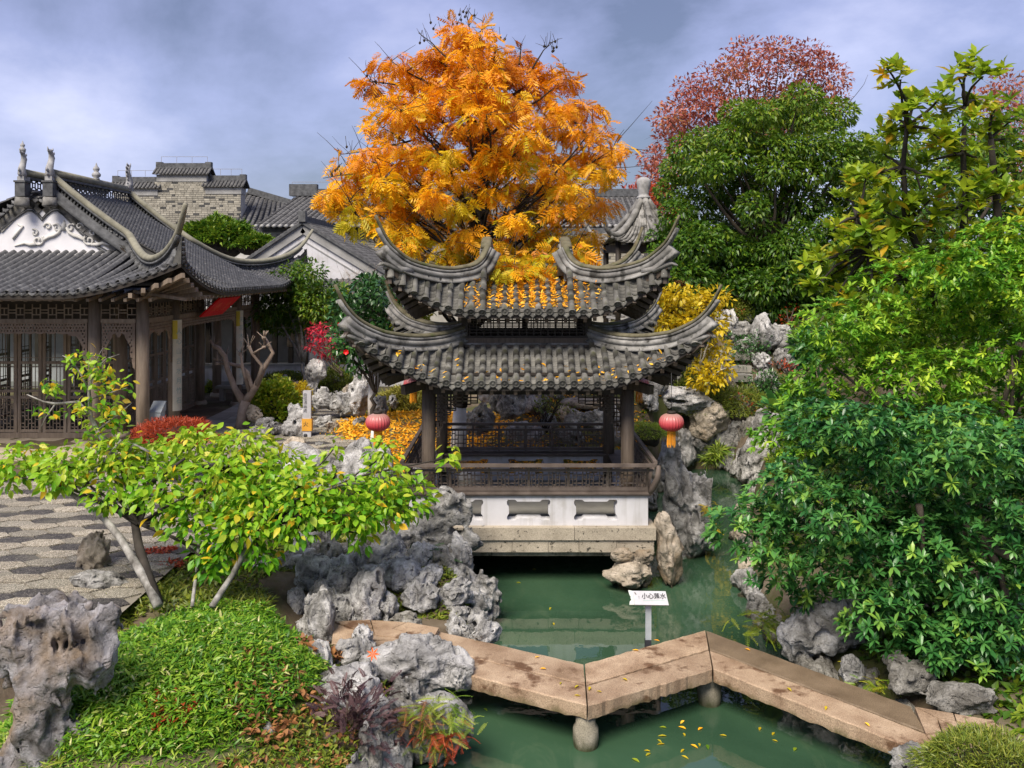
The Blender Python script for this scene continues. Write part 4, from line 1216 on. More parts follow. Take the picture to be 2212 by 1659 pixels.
# beyond the garden the ground runs level to the horizon
ex = np.concatenate([[-700, -120, -40], gx, [40, 120, 700]]); ey = np.concatenate([[-700, -60], gy, [44, 80, 200, 1400]])
EX, EY = np.meshgrid(ex, ey, indexing='ij')
EZ = height(np.clip(EX, -16, 16), np.clip(EY, 2, 34))
ii = np.arange(EX.size).reshape(EX.shape)
F = np.stack([ii[:-1, :-1], ii[1:, :-1], ii[1:, 1:], ii[:-1, 1:]], -1).reshape(-1, 4)
tag(obj('ground', np_mesh('ground', np.stack([EX, EY, EZ], -1).reshape(-1, 3), F, M['soil'], True)), kind='structure')

def water_mat():
    t = NT('green_pond_water'); p = t.pos()
    col = t.ramp(t.noise(p, 0.35, 5, 0.55, 0.6), [(0.3, (0.018, 0.046, 0.025)), (0.55, (0.038, 0.085, 0.046)), (0.75, (0.066, 0.122, 0.066))])
    sp = t.n('ShaderNodeSeparateXYZ'); t.l(p, sp.inputs[0])
    h = t.noise(t.pos((1, 1.0, 1)), 1.6, 3, 0.5)
    film = t.noise(t.pos((1, .45, 1)), 2.2, 7, 0.65, 1.2)
    col = t.mix(t.ramp(film, [(0.55, (0, 0, 0)), (0.75, (.35, .35, .35))]), col, (0.11, 0.15, 0.085))
    nrm = t.bump(h, 0.05, 0.05)
    nrm = t.bump(t.noise(p, 9.0, 2, 0.5), 0.02, 0.02, nrm)
    return t.done(t.bsdf(col, 0.02, 0.65, nrm, IOR=1.52))
M['water'] = water_mat()
w_ = MB().add([(-9, 1, 0), (9, 1, 0), (9, 22.5, 0), (-9, 22.5, 0)], [(0, 1, 2, 3)])
tag(w_.build('pond_water', M['water']), kind='structure')

# ------------------------------------------------------------------ pebble-mosaic paving
def pebble_mat(name, a, b, c, sc=46.0):
    t = NT(name); p = t.pos()
    v = t.n('ShaderNodeTexVoronoi'); v.inputs['Scale'].default_value = sc; t.l(p, v.inputs['Vector'])
    ve = t.n('ShaderNodeTexVoronoi', feature='DISTANCE_TO_EDGE'); ve.inputs['Scale'].default_value = sc; t.l(p, ve.inputs['Vector'])
    sepc = t.n('ShaderNodeSeparateColor'); t.l(v.outputs['Color'], sepc.inputs[0])
    col = t.ramp(sepc.outputs[0], [(0.0, a), (0.5, b), (1.0, c)])
    col = t.mix(t.ramp(ve.outputs['Distance'], [(0.03, (1, 1, 1)), (0.16, (0, 0, 0))]), col, tuple(q * .35 for q in a))
    col = t.mix(t.ramp(t.noise(p, 1.4, 5), [(0.55, (0, 0, 0)), (0.85, (1, 1, 1))]), col, (0.16, 0.15, 0.12))
    nrm = t.bump(t.math('MINIMUM', ve.outputs['Distance'], 0.3), 0.9, 0.02)
    r = t.n('ShaderNodeObjectInfo').outputs['Random']
    h = t.n('ShaderNodeHueSaturation'); t.l(t.math('ADD', t.math('MULTIPLY', r, 0.3), 0.85), h.inputs['Value']); t.l(col, h.inputs['Color'])
    return t.done(t.bsdf(h.outputs[0], 0.75, 0.35, nrm))
M['peb_light'] = pebble_mat('cream_pebbles', (0.32, 0.28, 0.21), (0.50, 0.45, 0.36), (0.62, 0.57, 0.47))
M['peb_dark'] = pebble_mat('black_pebbles', (0.05, 0.048, 0.048), (0.10, 0.093, 0.09), (0.18, 0.165, 0.15))
M['peb_mid'] = pebble_mat('grey_pebbles', (0.24, 0.22, 0.175), (0.40, 0.37, 0.30), (0.54, 0.50, 0.42), 60.0)
M['mortar'] = surf('paving_mortar', [(0.3, (0.14, 0.125, 0.10)), (0.7, (0.26, 0.24, 0.20))], 4.0, 0.95, 0.5)
def hexagon(cx, cy, rx, ry, inset=0.012):
    a, b = rx - inset, ry - inset
    return [(cx - a, cy), (cx - a * .5, cy - b), (cx + a * .5, cy - b), (cx + a, cy), (cx + a * .5, cy + b), (cx - a * .5, cy + b)]
def paving(name, x0, x1, y0, y1, rx, ry, keep, rotz=0.0, budget=300):
    z0 = 0.0
    bed = tag(MB().build(name, M['mortar']) if False else obj(name, None), None)
def paved_area(name, rings, keep, rx, ry, zf, budget):
    """mortar bed that follows the ground with hexagonal pebble panels set proud of it"""
    xs = [p[0] for p in rings]; ys = [p[1] for p in rings]
    def inside(x, y):
        c = False; n = len(rings)
        for i in range(n):
            (x1, y1), (x2, y2) = rings[i], rings[(i + 1) % n]
            if (y1 > y) != (y2 > y) and x < (x2 - x1) * (y - y1) / (y2 - y1) + x1: c = not c
        return c
    mb = MB()
    n = len(rings); cx = sum(xs) / n; cy = sum(ys) / n
    step = .5
    gxs = np.arange(min(xs), max(xs), step); gys = np.arange(min(ys), max(ys), step)
    V = []; Fq = []
    for x in gxs:
        for y in gys:
            if inside(x + step / 2, y + step / 2):
                b = len(V); V += [(x, y, zf), (x + step, y, zf), (x + step, y + step, zf), (x, y + step, zf)]; Fq.append((b, b + 1, b + 2, b + 3))
    bed = mb.add(V, Fq).build(name, M['mortar']); tag(bed, kind='structure')
    cells = []
    i = 0
    for ix in range(int((min(xs)) / (1.5 * rx)) - 2, int(max(xs) / (1.5 * rx)) + 3):
        for iy in range(int(min(ys) / (2 * ry)) - 2, int(max(ys) / (2 * ry)) + 3):
            x, y = ix * 1.5 * rx, iy * 2 * ry + (ry if ix % 2 else 0)
            if inside(x, y): cells.append((x, y, ix, iy))
    cells.sort(key=lambda c: c[1])
    for x, y, ix, iy in cells[:budget]:
        ring_ = [(px + R.uniform(-.012, .012), py + R.uniform(-.012, .012)) for px, py in hexagon(x, y, rx, ry)]
        kcol = (ix + 2 * iy) % 3
        mat = M['peb_dark'] if kcol == 0 else (M['peb_light'] if kcol == 1 else M['peb_mid'])
        ht = zf + (0.030 if kcol == 1 else 0.022 if kcol == 2 else 0.018)
        c = (x, y, ht + .008)
        V = [(px, py, zf - .01) for px, py in ring_] + [(px, py, ht) for px, py in ring_] + [c]
        Fh = [(a, (a + 1) % 6, 6 + (a + 1) % 6, 6 + a) for a in range(6)] + [(6 + a, 6 + (a + 1) % 6, 12) for a in range(6)]
        MB().add(V, Fh).build('pebble_panel', mat, bed)
    return bed
paved_area('pebble_paving', [(-9.5, 9.2), (-4.6, 9.4), (-4.3, 10.4), (-4.0, 12.0), (-4.6, 13.5), (-5.2, 15.0), (-5.2, 16.3), (-10.2, 16.3)], None, .30, .155, 0.83, 300)
paved_area('courtyard_paving', [(-6.6, 16.6), (-2.9, 16.8), (-3.4, 18.5), (-3.9, 20.5), (-3.3, 23.0), (-2.2, 26.0), (-6.4, 26.5), (-6.2, 20.5)], None, .34, .18, 0.90, 240)

# grey flagged walk along the hall
wk = obj('flagstone_walk', MB().box(-7.42, -6.35, 17.3, 29.5, .60, .885).mesh('flagstone_walk', M['mortar'])); tag(wk, kind='structure')
y = 17.3
while y < 29.4:
    d = R.uniform(.7, 1.2); xm = R.uniform(-7.0, -6.75)
    for a, b in ((-7.42, xm), (xm + .01, -6.35)):
        MB().box(a, b, y, min(29.5, y + d - .01), .86, .90 + R.uniform(-.004, .004)).build('flagstone', M['paving'], wk)
    y += d
# ------------------------------------------------------------------ zigzag stone bridge
BZ = 0.45
br = thing('zigzag_bridge', 'low zigzag bridge of long rose granite slabs over green pond water', 'bridge', (.7, 8.8, 0))
front = [(-1.25, 9.50), (.7035, 8.41), (2.05, 9.19), (3.576, 7.465)]
back = [(-1.0, 10.24), (.745, 9.29), (2.186, 10.165), (3.72, 8.39)]
front = [Vector((*p, 0)) for p in front]; back = [Vector((*p, 0)) for p in back]
mid = [a.lerp(b, .455) for a, b in zip(front, back)]; mid2 = [a.lerp(b, .485) for a, b in zip(front, back)]
def slab(q, z0, z1, nm='stone_slab', mat='stone_bridge'):
    c = sum(q, Vector()) / 4
    q = [p + (c - p).normalized() * .009 for p in q]
    bm_ = MB(); n = 30
    # long edges broken into short runs so they are not ruler-straight
    def run(a, b): return [a.lerp(b, i / n) + Vector((R.uniform(-.006, .006), R.uniform(-.006, .006), 0)) * (2.2 if R.random() < .12 else 1) * (0 < i < n) for i in range(n + 1)]
    A = run(q[0], q[1]); B = run(q[3], q[2])
    V = []
    for a, b in zip(A, B):
        d = (b - a).normalized() * .012
        V += [a + Vector((0, 0, z0 + R.uniform(0, .022))), a + Vector((0, 0, z1 - .012)), a + d + Vector((0, 0, z1)), b - d + Vector((0, 0, z1)), b + Vector((0, 0, z1 - .012)), b + Vector((0, 0, z0))]
    F = []
    for i in range(n):
        for k in range(6):
            k2 = (k + 1) % 6; F.append((i * 6 + k, (i + 1) * 6 + k, (i + 1) * 6 + k2, i * 6 + k2))
    F += [tuple(range(5, -1, -1)), tuple(range(n * 6, n * 6 + 6))]
    bm_.add(V, F).build(nm, M[mat], br)
for i in range(3):
    dz = (.004, 0, .003)[i]
    slab([front[i], front[i + 1], mid[i + 1], mid[i]], BZ - .145, BZ + dz)
    slab([mid2[i], mid2[i + 1], back[i + 1], back[i]], BZ - .14, BZ + .006 - dz, mat='stone_wet' if i == 2 else 'stone_bridge')
for x, y in ((.70, 8.55), (.745, 9.12), (2.06, 9.40), (2.17, 9.98)):
    MB().lathe([(.10, -.6), (.105, -.05), (.125, .08), (.12, .18), (.095, .22), (.095, .302)], (x, y, 0), 18).build('support_post', M['stone_post'], br)

# ------------------------------------------------------------------ falling-water warning sign
Sg = Vector((1.49, 9.84, BZ - .12))
sg = thing('warning_sign', 'white tilted sign on grey post warning of water beside the zigzag bridge', 'sign', Sg)
MB().box(Sg.x - .032, Sg.x + .032, Sg.y - .012, Sg.y + .012, BZ + .03, .92).build('post', M['grey_paint'], sg)
MB().box(Sg.x - .034, Sg.x + .030, Sg.y - .022, Sg.y + .05, BZ - .10, BZ + .028).build('post_foot', M['ink'], sg)
tl = Matrix.Translation((Sg.x + .005, Sg.y - .03, .945)) @ Matrix.Rotation(math.radians(-38), 4, 'X') @ XZ
obj('board', flat_shape('board', [(-.165, -.075), (.205, -.08), (.185, .07), (-.175, .075)], [], .02, M['white_paint'], tl), sg)
obj('board_end', flat_shape('board_end', [(-.222, -.075), (-.167, -.075), (-.177, .075), (-.222, .082), (-.212, .03), (-.20, .015), (-.205, 0), (-.195, -.02), (-.215, -.04)], [], .022, M['sign_side'], tl), sg)
tl2 = tl @ Matrix.Translation((0, 0, .0115))
obj('lettering', text_mesh('lettering', '小心落水', .066, .0008, M['ink'], tl2 @ Matrix.Translation((.050, .012, 0)), offset=.0016), sg)
MB().box(-.07, .165, -.034, -.029, 0, .001, tl2).build('fine_print', M['ink_pale'], sg)
obj('emblem', flat_shape('emblem', [(-.160, .060), (-.150, .058), (-.136, .034), (-.142, .030), (-.155, .044)], [], .001, M['bark'], tl2), sg)
obj('exclamation_mark', text_mesh('exclamation_mark', '!', .05, .0004, M['ink'], tl2 @ Matrix.Translation((-.112, 0.0, 0))), sg)
# ------------------------------------------------------------------ timber hall on the left
HX, HY = -10.62, 22.2
hall = thing('garden_hall', 'large timber hall with white gable and curved black tiled roof on the left', 'hall', (HX, HY, .75))
ht = smooth_interp([0, .16, .3, .44, .58, .73, .85, .92, 1.0], [5.42, 5.10, 4.90, 4.83, 4.86, 4.98, 5.18, 5.40, 5.78])
hr = Roof(HX, HY, 4.50, 5.35, 2.0, 1.95, 4.30, 5.00, ht, lambda t: .44 - .08 * t, 4.06, .62, .45, 1.6, (1.98, 4.88), (.32, 6.28), conc=.25, corner=.97)
hroof = MB().box(HX - 1, HX + 1, HY - 1, HY + 1, 4.2, 4.3).build('hall_roof', M['wood_dark'], hall)
hr.deck('roof_bed', hroof, M['deck'], M['wood_dark'])
# black roll tiles: every row is a stack of small arched tiles
cov = pan_mesh('cover_tile', M['tile_hall'], .125, .075, .055, 5, .010, up=1)
drp = drip_mesh('drip_tile', M['tile_hall'], .15, .075)
near, rest = [], []
for k in (0, 1):
    L = hr.dims(k)[0] * hr.corner - .06; pitch = .196
    nr = int(L / pitch)
    for i in range(-nr, nr + 1):
        l = i * pitch
        if k == 0 and l < -1.9: continue
        ln = hr.rowlen(k, l)
        if ln < .1: continue
        n = max(2, int(ln / (.062 if k == 0 else .078)))
        for j in range(n + 1):
            q = j / n
            p, dn, lat, up = hr.frame(k, l, min(q, 1))
            Mx = basis(lat, dn, up, p + up * (.03 + R.uniform(0, .006)) - dn * .06 + lat * R.uniform(-.005, .005)) @ Matrix.Rotation(-.10, 4, 'X')
            if k == 0 and i > -8 and l < 3.2: near.append((cov, Mx))
            else: rest.append((cov, Mx))
        p, dn, lat, up = hr.frame(k, l + pitch / 2, 0)
        out = Vector((dn.x, dn.y, 0)).normalized()
        Md = basis(lat, out, Vector((0, 0, 1)), p + Vector((0, 0, .03)) + out * .015)
        if k == 0: obj('drip_tile', drp, hroof, Md)
        else: rest.append((drp, Md))
near.sort(key=lambda t: t[1].translation.y)
for me, Mx in near[:300]: obj('cover_tile', me, hroof, Mx)
joined('far_cover_tiles', near[300:] + rest, hroof, M['tile_hall'])

def lattice_band(mb, pts, up_off, hgt, cell):
    """open diamond tilework between two rails along a line of points"""
    for a, b in zip(pts[:-1], pts[1:]):
        L = (b - a).length; n = max(1, round(L / cell))
        for i in range(n):
            p, q = a.lerp(b, i / n), a.lerp(b, (i + 1) / n)
            lo, hi = Vector((0, 0, up_off)), Vector((0, 0, up_off + hgt)); mid_ = Vector((0, 0, up_off + hgt / 2))
            mb.bar(p + lo, q + hi, .05, .022, up=(0, 1, 0)); mb.bar(p + hi, q + lo, .05, .022, up=(0, 1, 0))
            mb.bar(p + lo, q + mid_, .045, .018, up=(0, 1, 0)); mb.bar(p + mid_, q + hi, .045, .018, up=(0, 1, 0))
def hall_ridge(path, parent):
    """round pale cap, open tile band, stepped base"""
    n = len(path)
    def fr(dz, s=1.0):
        out = []
        for i, p in enumerate(path):
            T = (path[min(i + 1, n - 1)] - path[max(i - 1, 0)]).normalized()
            sd = Vector((0, 0, 1)).cross(T)
            sd = sd.normalized() if sd.length > 1e-3 else Vector((1, 0, 0))
            up = T.cross(sd); tp = 1 - .45 * max(0, (i / (n - 1) - .85) / .15)
            out.append((p + Vector((0, 0, dz * (1 if tp > .99 else .5 + .5 * tp))), sd, up, s * tp, tp))
        return out
    circ = [(.085 * math.cos(2 * PI * i / 12), .075 * math.sin(2 * PI * i / 12) - .07) for i in range(12)]
    MB().sweep(fr(0), circ).build('ridge_cap', M['hall_ridge_cap'], parent)
    rail = [(-.065, 0), (.065, 0), (.065, -.045), (-.065, -.045)]
    MB().sweep(fr(-.15)[:-3], rail).build('ridge_rail', M['ridge_dark'], parent)
    MB().sweep(fr(-.36)[:-4], [(-.06, .03), (.06, .03), (.085, -.02), (.085, -.10), (.14, -.16), (-.14, -.16), (-.085, -.10), (-.085, -.02)]).build('ridge_base', M['ridge_dark'], parent)
    lb = MB(); lattice_band(lb, [p + Vector((0, 0, -.35)) for p in path[:-5]], 0, .19, .115); lb.build('ridge_lattice', M['ridge_dark'], parent)
RX, RX2, YN, YF = -10.30, -10.92, 20.20, 24.20
def verge_path(sy, x0=RX, z0=6.72):
    yv = HY + sy * 2.0
    pts = []
    for i in range(13):
        t = i / 12; pts.append(Vector((x0 + (-8.62 - x0) * t, yv, z0 + (5.42 - z0) * (t * 1.12 - .12 * t * t) )))
    f = hr.hip(0 if sy < 0 else 1)
    for i in range(1, 31):
        t = i / 30; x, y = f(t); pts.append(Vector((x, y, ht(t))))
    return pts
for sy in (-1, 1): hall_ridge(verge_path(sy), hroof)
# main ridges with flower lattice
for rx in (RX, RX2):
    z = 6.70
    MB().tube([(rx, YN, z), (rx, YF, z - .02)], .085, 12).build('ridge_cap', M['hall_ridge_cap'], hroof)
    MB().box(rx - .07, rx + .07, YN, YF, z - .14, z - .09).box(rx - .08, rx + .08, YN, YF, z - .50, z - .36).box(rx - .14, rx + .14, YN, YF, z - .60, z - .50).build('ridge_base', M['ridge_dark'], hroof)
    fl = MB()
    n = 17
    for i in range(n):
        yc = YN + (i + .5) * (YF - YN) / n; r_ = .12
        for (dy, dz) in ((-r_, 0), (r_, 0), (0, -.11), (0, .11)):
            pts = []
            for q in range(7):
                a = PI * q / 6
                if dz == 0: pts.append(Vector((rx, yc + dy - math.copysign(.085, dy) * math.sin(a) * .75, z - .25 + .11 * math.cos(a))))
                else: pts.append(Vector((rx, yc + .11 * math.cos(a), z - .25 + dz - math.copysign(.085, dz) * math.sin(a) * .75)))
            fl.tube(pts, .016, 5)
    fl.build('ridge_lattice', M['ridge_dark'], hroof)
# western slopes beyond the frame edge, simply tiled
def plain_slope(name, pts, parent, mat, nrow=16, split=False):
    """roof plane from eave edge (a, b) to top edge (d, c) with raised tile rows"""
    a, b, c, d = [Vector(p) for p in pts]
    mb = MB(); nrm = (b - a).cross(d - a).normalized(); nrm = nrm if nrm.z > 0 else -nrm
    mb.add([a, b, c, d], [(0, 1, 2, 3)])
    for i in range(nrow):
        u = (i + .5) / nrow; p, q = a.lerp(b, u), d.lerp(c, u)
        n = 18; w = (b - a).length / nrow * .28
        V = []; F = []
        lat = (b - a).normalized()
        for j in range(n):
            for e_, hgt in ((j / n, .05), ((j + 1) / n, .035)):
                o = p.lerp(q, e_); V += [o - lat * w, o - lat * w * .6 + nrm * hgt, o + nrm * hgt * 1.3, o + lat * w * .6 + nrm * hgt, o + lat * w]
            base = len(V) - 10
            for k in range(4): F.append((base + k, base + k + 1, base + 6 + k, base + 5 + k))
            F.append((base + 9, base + 8, base + 7, base + 6, base + 5)); F.append((base, base + 1, base + 2, base + 3, base + 4))
        if split: MB().add(V, F).build('tile_row', mat, parent)
        else: mb.add(V, F)
    return mb.build(name, mat, parent)
plain_slope('tile_slope', [(RX2 - 4, YN, 4.6), (RX2 - 4, YF, 4.6), (RX2, YF, 6.25), (RX2, YN, 6.25)], hroof, M['tile_hall'], 24)
plain_slope('tile_slope', [(-10.6, YN, 6.05), (-10.6, YF, 6.05), (RX, YF, 6.28), (RX, YN, 6.28)], hroof, M['tile_hall'], 24)
plain_slope('tile_slope', [(-10.62, YF, 6.05), (-10.62, YN, 6.05), (RX2, YN, 6.28), (RX2, YF, 6.28)], hroof, M['tile_hall'], 24)

# gable wall with moulded border and scroll relief
yg = 20.42
gp = [(-13.2, 4.82), (-8.55, 4.82), (-8.7, 5.0), (-9.6, 5.55), (-10.18, 6.1), (-10.34, 6.2), (-10.48, 6.12), (-10.61, 5.98), (-10.74, 6.12), (-10.9, 6.2), (-11.06, 6.1), (-11.6, 5.55), (-13.2, 4.9)]
obj('gable_wall', flat_shape('gable_wall', gp, [], .16, M['plaster_gable'], Matrix.Translation((0, yg, 0)) @ XZ), hall)
gb = MB()
edge = [Vector((x, yg - .10, z)) for x, z in ((-8.95, 4.88), (-9.15, 4.90), (-9.35, 5.02), (-9.75, 5.36), (-10.12, 5.76), (-10.26, 5.86), (-10.38, 5.86), (-10.50, 5.77), (-10.61, 5.64), (-10.72, 5.77), (-10.84, 5.86), (-10.96, 5.86), (-11.2, 5.7), (-11.8, 5.2))]
gb.tube(edge, .022, 6); gb.tube([p + Vector((0, .01, .055)) for p in edge], .016, 6)
gb.build('gable_border', M['ridge_dark'], hall)
bd = MB()
for a, b in zip(gp[2:11], gp[3:12]):       # grey eave band along the verge
    a, b = Vector((a[0], yg - .095, a[1])), Vector((b[0], yg - .095, b[1])); bd.bar(a + Vector((0, 0, -.10)), b + Vector((0, 0, -.10)), .03, .24)
bd.build('gable_band', M['ridge'], hall)
vt = drip_mesh('verge_tile', M['tile_hall'], .15, .10)
verge = [(-8.5, 5.02), (-9.6, 5.68), (-10.2, 6.22), (-10.34, 6.30), (-10.61, 6.06), (-10.9, 6.30), (-11.6, 5.68)]
for (xa, za), (xb, zb) in zip(verge[:-1], verge[1:]):
    n = max(1, int(math.hypot(xb - xa, zb - za) / .13))
    for i in range(n):
        u = (i + .5) / n
        c = Vector((xa + (xb - xa) * u, yg - .22, za + (zb - za) * u))
        obj('verge_tile', vt, hall, Matrix.Translation(c) @ Matrix.Rotation(PI, 4, 'Z') @ Matrix.Rotation(.2, 4, 'X'))
        MB().tube([c + Vector((.065, -.03, .02)), c + Vector((.065, .26, .05))], .035, 8).build('verge_roll', M['tile_hall'], hall)
def scroll(c, r, turns, start, sgn):
    return [Vector((c[0] + sgn * r * (1 - i / 30) * math.cos(start + turns * 2 * PI * i / 30), yg - .10, c[1] + r * (1 - i / 30) * math.sin(start + turns * 2 * PI * i / 30))) for i in range(27)]
rl = MB()
xc = -10.12
for sgn, cx_ in ((1, xc), (-1, xc)):
    rl.tube(scroll((cx_ + sgn * .16, 5.47), .10, 1.3, .6, sgn), .024, 6)
    rl.tube([Vector((cx_ + sgn * a, yg - .095, z)) for a, z in ((.06, 5.48), (.12, 5.36), (.22, 5.30), (.33, 5.27), (.42, 5.22), (.50, 5.16))], [.03, .04, .045, .045, .04, .03], 6)
    rl.tube(scroll((cx_ + sgn * .58, 5.19), .13, 1.4, 2.4, sgn), .030, 6)
    rl.tube(scroll((cx_ + sgn * .36, 5.50), .09, 1.2, 0, sgn), .024, 6)
    rl.tube(scroll((cx_ + sgn * .66, 5.36), .09, 1.2, 1, sgn), .024, 6)
    rl.tube([Vector((cx_ + sgn * a, yg - .095, z)) for a, z in ((.62, 5.10), (.76, 5.09), (.88, 5.13), (.98, 5.10), (1.12, 5.06))], [.04, .045, .04, .025, .008], 6)
rl.tube([Vector((xc, yg - .10, z)) for z in (5.42, 5.56, 5.66)], [.05, .045, .006], 6)
rl.tube([Vector((xc - 1.15 + a, yg - .095, z)) for a, z in ((.0, 5.22), (.15, 5.42), (.22, 5.50), (.1, 5.56))], [.03, .035, .03, .01], 6)
rl.build('scroll_relief', M['plaster_old'], hall)
MB().box(-13.2, -8.6, yg - .16, yg - .081, 4.78, 4.86).build('gable_sill', M['ridge'], hall)

# ridge beasts and gourd finials (parts of the roof)
def beast(x, y, z, s, face):
    mb = MB(); d = Vector((0, -face, 0))
    pts = [Vector((0, 0, 0)) + d * a + Vector((0, 0, b)) for a, b in ((.0, .0), (.10, .14), (.12, .30), (.05, .46), (-.02, .62), (-.01, .78), (.08, .90), (.20, .92))]
    mb.tube([Vector((x, y, z)) + p * s for p in pts], [.13 * s, .15 * s, .13 * s, .11 * s, .10 * s, .09 * s, .075 * s, .04 * s], 10)
    for i in range(6):                                   # crest and fins
        p = Vector((x, y, z)) + pts[min(i + 1, 7)] * s
        mb.tube([p - d * .06 * s, p - d * .17 * s + Vector((0, 0, .05 * s)), p - d * .19 * s + Vector((0, 0, .12 * s))], [.05 * s, .035 * s, .008 * s], 6)
    for i in range(4):
        p = Vector((x, y, z)) + pts[7] * s; mb.tube([p, p + d * .05 * s + Vector((0, 0, (.02 + .05 * i) * s - .06 * s))], [.03 * s, .012 * s], 5)
    for q in ((.26, .10), (.30, .24)):
        p = Vector((x, y, z)) + (d * q[0] + Vector((0, 0, q[1]))) * s
        mb.tube([p - d * .14 * s, p, p + Vector((0, 0, .12 * s))], [.06 * s, .045 * s, .012 * s], 6)
    mb.box(x - .12 * s, x + .12 * s, y - .20 * s, y + .22 * s, z - .12 * s, z + .04 * s)
    mb.build('ridge_beast', M['beast'], hroof)
def gourd(x, y, z, s):
    MB().lathe([(.12 * s, 0), (.14 * s, .05 * s), (.10 * s, .09 * s), (.17 * s, .16 * s), (.175 * s, .24 * s), (.10 * s, .33 * s), (.08 * s, .35 * s), (.13 * s, .42 * s), (.125 * s, .49 * s), (.05 * s, .58 * s), (.025 * s, .66 * s), (.008 * s, .72 * s)], (x, y, z), 16).build('gourd_finial', M['beast'], hroof)
beast(RX, YN - .08, 6.58, .66, 1); beast(RX2, YN - .08, 6.58, .62, 1); beast(RX, YF - .05, 6.72, .66, -1)
gourd(RX2, YN - .12, 7.12, .40); gourd(RX, 22.3, 6.75, .60)
for rx in (RX, RX2):
    MB().box(rx - .11, rx + .11, YN - .24, YN + .02, 6.16, 6.47).box(rx - .13, rx + .13, YN - .26, YN + .04, 6.47, 6.51).build('ridge_post', M['ridge_dark'], hroof)
    MB().lathe([(.13, 5.93), (.16, 5.96), (.14, 6.14)], (rx, YN - .14, 0), 14).build('ridge_post_base', M['ridge'], hroof)

# frame: outer columns, beams, friezes
CX0 = -7.48
colY = [18.23, 19.92, 24.48, 26.23]
hcols = [(CX0, y) for y in colY] + [(-8.45, 18.23), (-12.6, 18.23), (-13.6, 18.23)] + [(x, 26.23) for x in (-8.6, -12.6)] + [(-8.55, 24.65), (-8.66, 19.95), (-12.4, 19.95)]
for x, y in hcols:
    c = MB().lathe([(.125, .95), (.13, 2.2), (.12, 4.0)], (x, y, 0), 16).build('column', M['wood_hall'], hall)
    MB().lathe([(.17, .80), (.20, .87), (.17, .95)], (x, y, 0), 16).build('column_base', M['stone_tan'], c)
MB().box(-14.5, CX0 + .5, 17.7, 26.8, .55, .80).build('plinth', M['stone_tan'], hall)
MB().box(-14.5, -7.2, 17.9, 26.5, 4.02, 4.06).build('ceiling_boards', M['wood_dark'], hall)
def fret_frieze(a, b, z0, z1):
    """fretwork band between two columns"""
    a, b = Vector(a), Vector(b); d = (b - a).normalized(); L = (b - a).length; fr = MB()
    def hb(u0, u1, z, w=.02): fr.bar(a + d * u0 + Vector((0, 0, z)), a + d * u1 + Vector((0, 0, z)), w, w)
    def vb(u, za, zb, w=.018): fr.bar(a + d * u + Vector((0, 0, za)), a + d * u + Vector((0, 0, zb)), w, w, up=d)
    n = max(3, round(L / .16)); s = L / n; h = z1 - z0
    for i in range(n):
        vb(i * s, z0, z1)
        hb(i * s, (i + 1) * s, z0 + h * (.28 if i % 2 else .40)); hb(i * s, (i + 1) * s, z0 + h * (.72 if i % 2 else .60))
        if i % 2: vb((i + .5) * s, z0 + h * .28, z0 + h * .72)
    fr.build('fret_frieze', M['wood_hall'], hall)
    MB().bar(a + Vector((0, 0, z1 + .09)), b + Vector((0, 0, z1 + .09)), .10, .18).build('eave_beam', M['wood_dark'], hall)
    MB().bar(a + Vector((0, 0, z0 - .04)), b + Vector((0, 0, z0 - .04)), .07, .08).build('frieze_rail', M['wood_hall'], hall)
def lace(a, b, z, side=True):
    """carved scalloped valance with drops beside the columns"""
    a, b = Vector(a), Vector(b); d = (b - a).normalized(); L = (b - a).length
    dp = .95 if side else .3; w = .16 if side else .05
    out = [(0.02, 0), (L - .02, 0), (L - .02, -dp), (L - w * .4, -dp + .05), (L - w * .55, -dp * .80), (L - w * .8, -dp * .66), (L - w * .7, -dp * .52), (L - w, -dp * .42), (L - w - .06, -.30)]
    n = max(4, round((L - 2 * w) / .22)); m = n * 6
    for i in range(1, m):
        u = i / m; x = L - w - .06 - (L - 2 * w - .12) * u
        ce = 1 - abs(2 * u - 1)
        out.append((x, -.20 - .03 * abs(math.sin(u * n * PI)) - (.09 * math.exp(-((u - .5) / .14)**2) if L < 2.5 else 0) - .06 * (1 - min(1, ce * 5))))
    out += [(w + .06, -.30), (w, -dp * .42), (w * .7, -dp * .52), (w * .8, -dp * .66), (w * .55, -dp * .80), (w * .4, -dp + .05), (0.02, -dp)]
    holes = []
    s = .062
    for iy in range(int(dp / s)):
        for ix in range(int(L / s)):
            x = (ix + .5 + .5 * (iy % 2)) * s; y_ = -(iy + .6) * s
            lim = .17 if w + .1 < x < L - w - .1 else dp - .15
            if x < .06 or x > L - .06: continue
            if lim > .3 and (min(x, L - x) > w * (.62 if y_ < -.45 * dp else .8)) and y_ < -.17: continue
            if -y_ > lim: continue
            r_ = R.uniform(.017, .024); k = R.choice((5, 6, 7)); ph = R.random() * 6
            holes.append([(x + r_ * R.uniform(.8, 1.15) * math.cos(ph + 2 * PI * q / k), y_ + r_ * R.uniform(.8, 1.15) * math.sin(ph + 2 * PI * q / k)) for q in range(k)])
    Mx = basis(d, (0, 0, 1), d.cross(Vector((0, 0, 1))), a + Vector((0, 0, z)))
    obj('carved_valance', flat_shape('carved_valance', out, holes, .03, M['lace'], Mx), hall)
fz0, fz1 = 3.53, 3.83
front_pts = [(-12.6, 18.23, 0), (-8.45, 18.23, 0), (CX0, 18.23, 0)]
for a, b in zip(front_pts[:-1], front_pts[1:]):
    a, b = Vector(a) + Vector((.13, 0, 0)), Vector(b) - Vector((.13, 0, 0)); fret_frieze(a, b, fz0, fz1); lace(a, b, fz0 - .08)
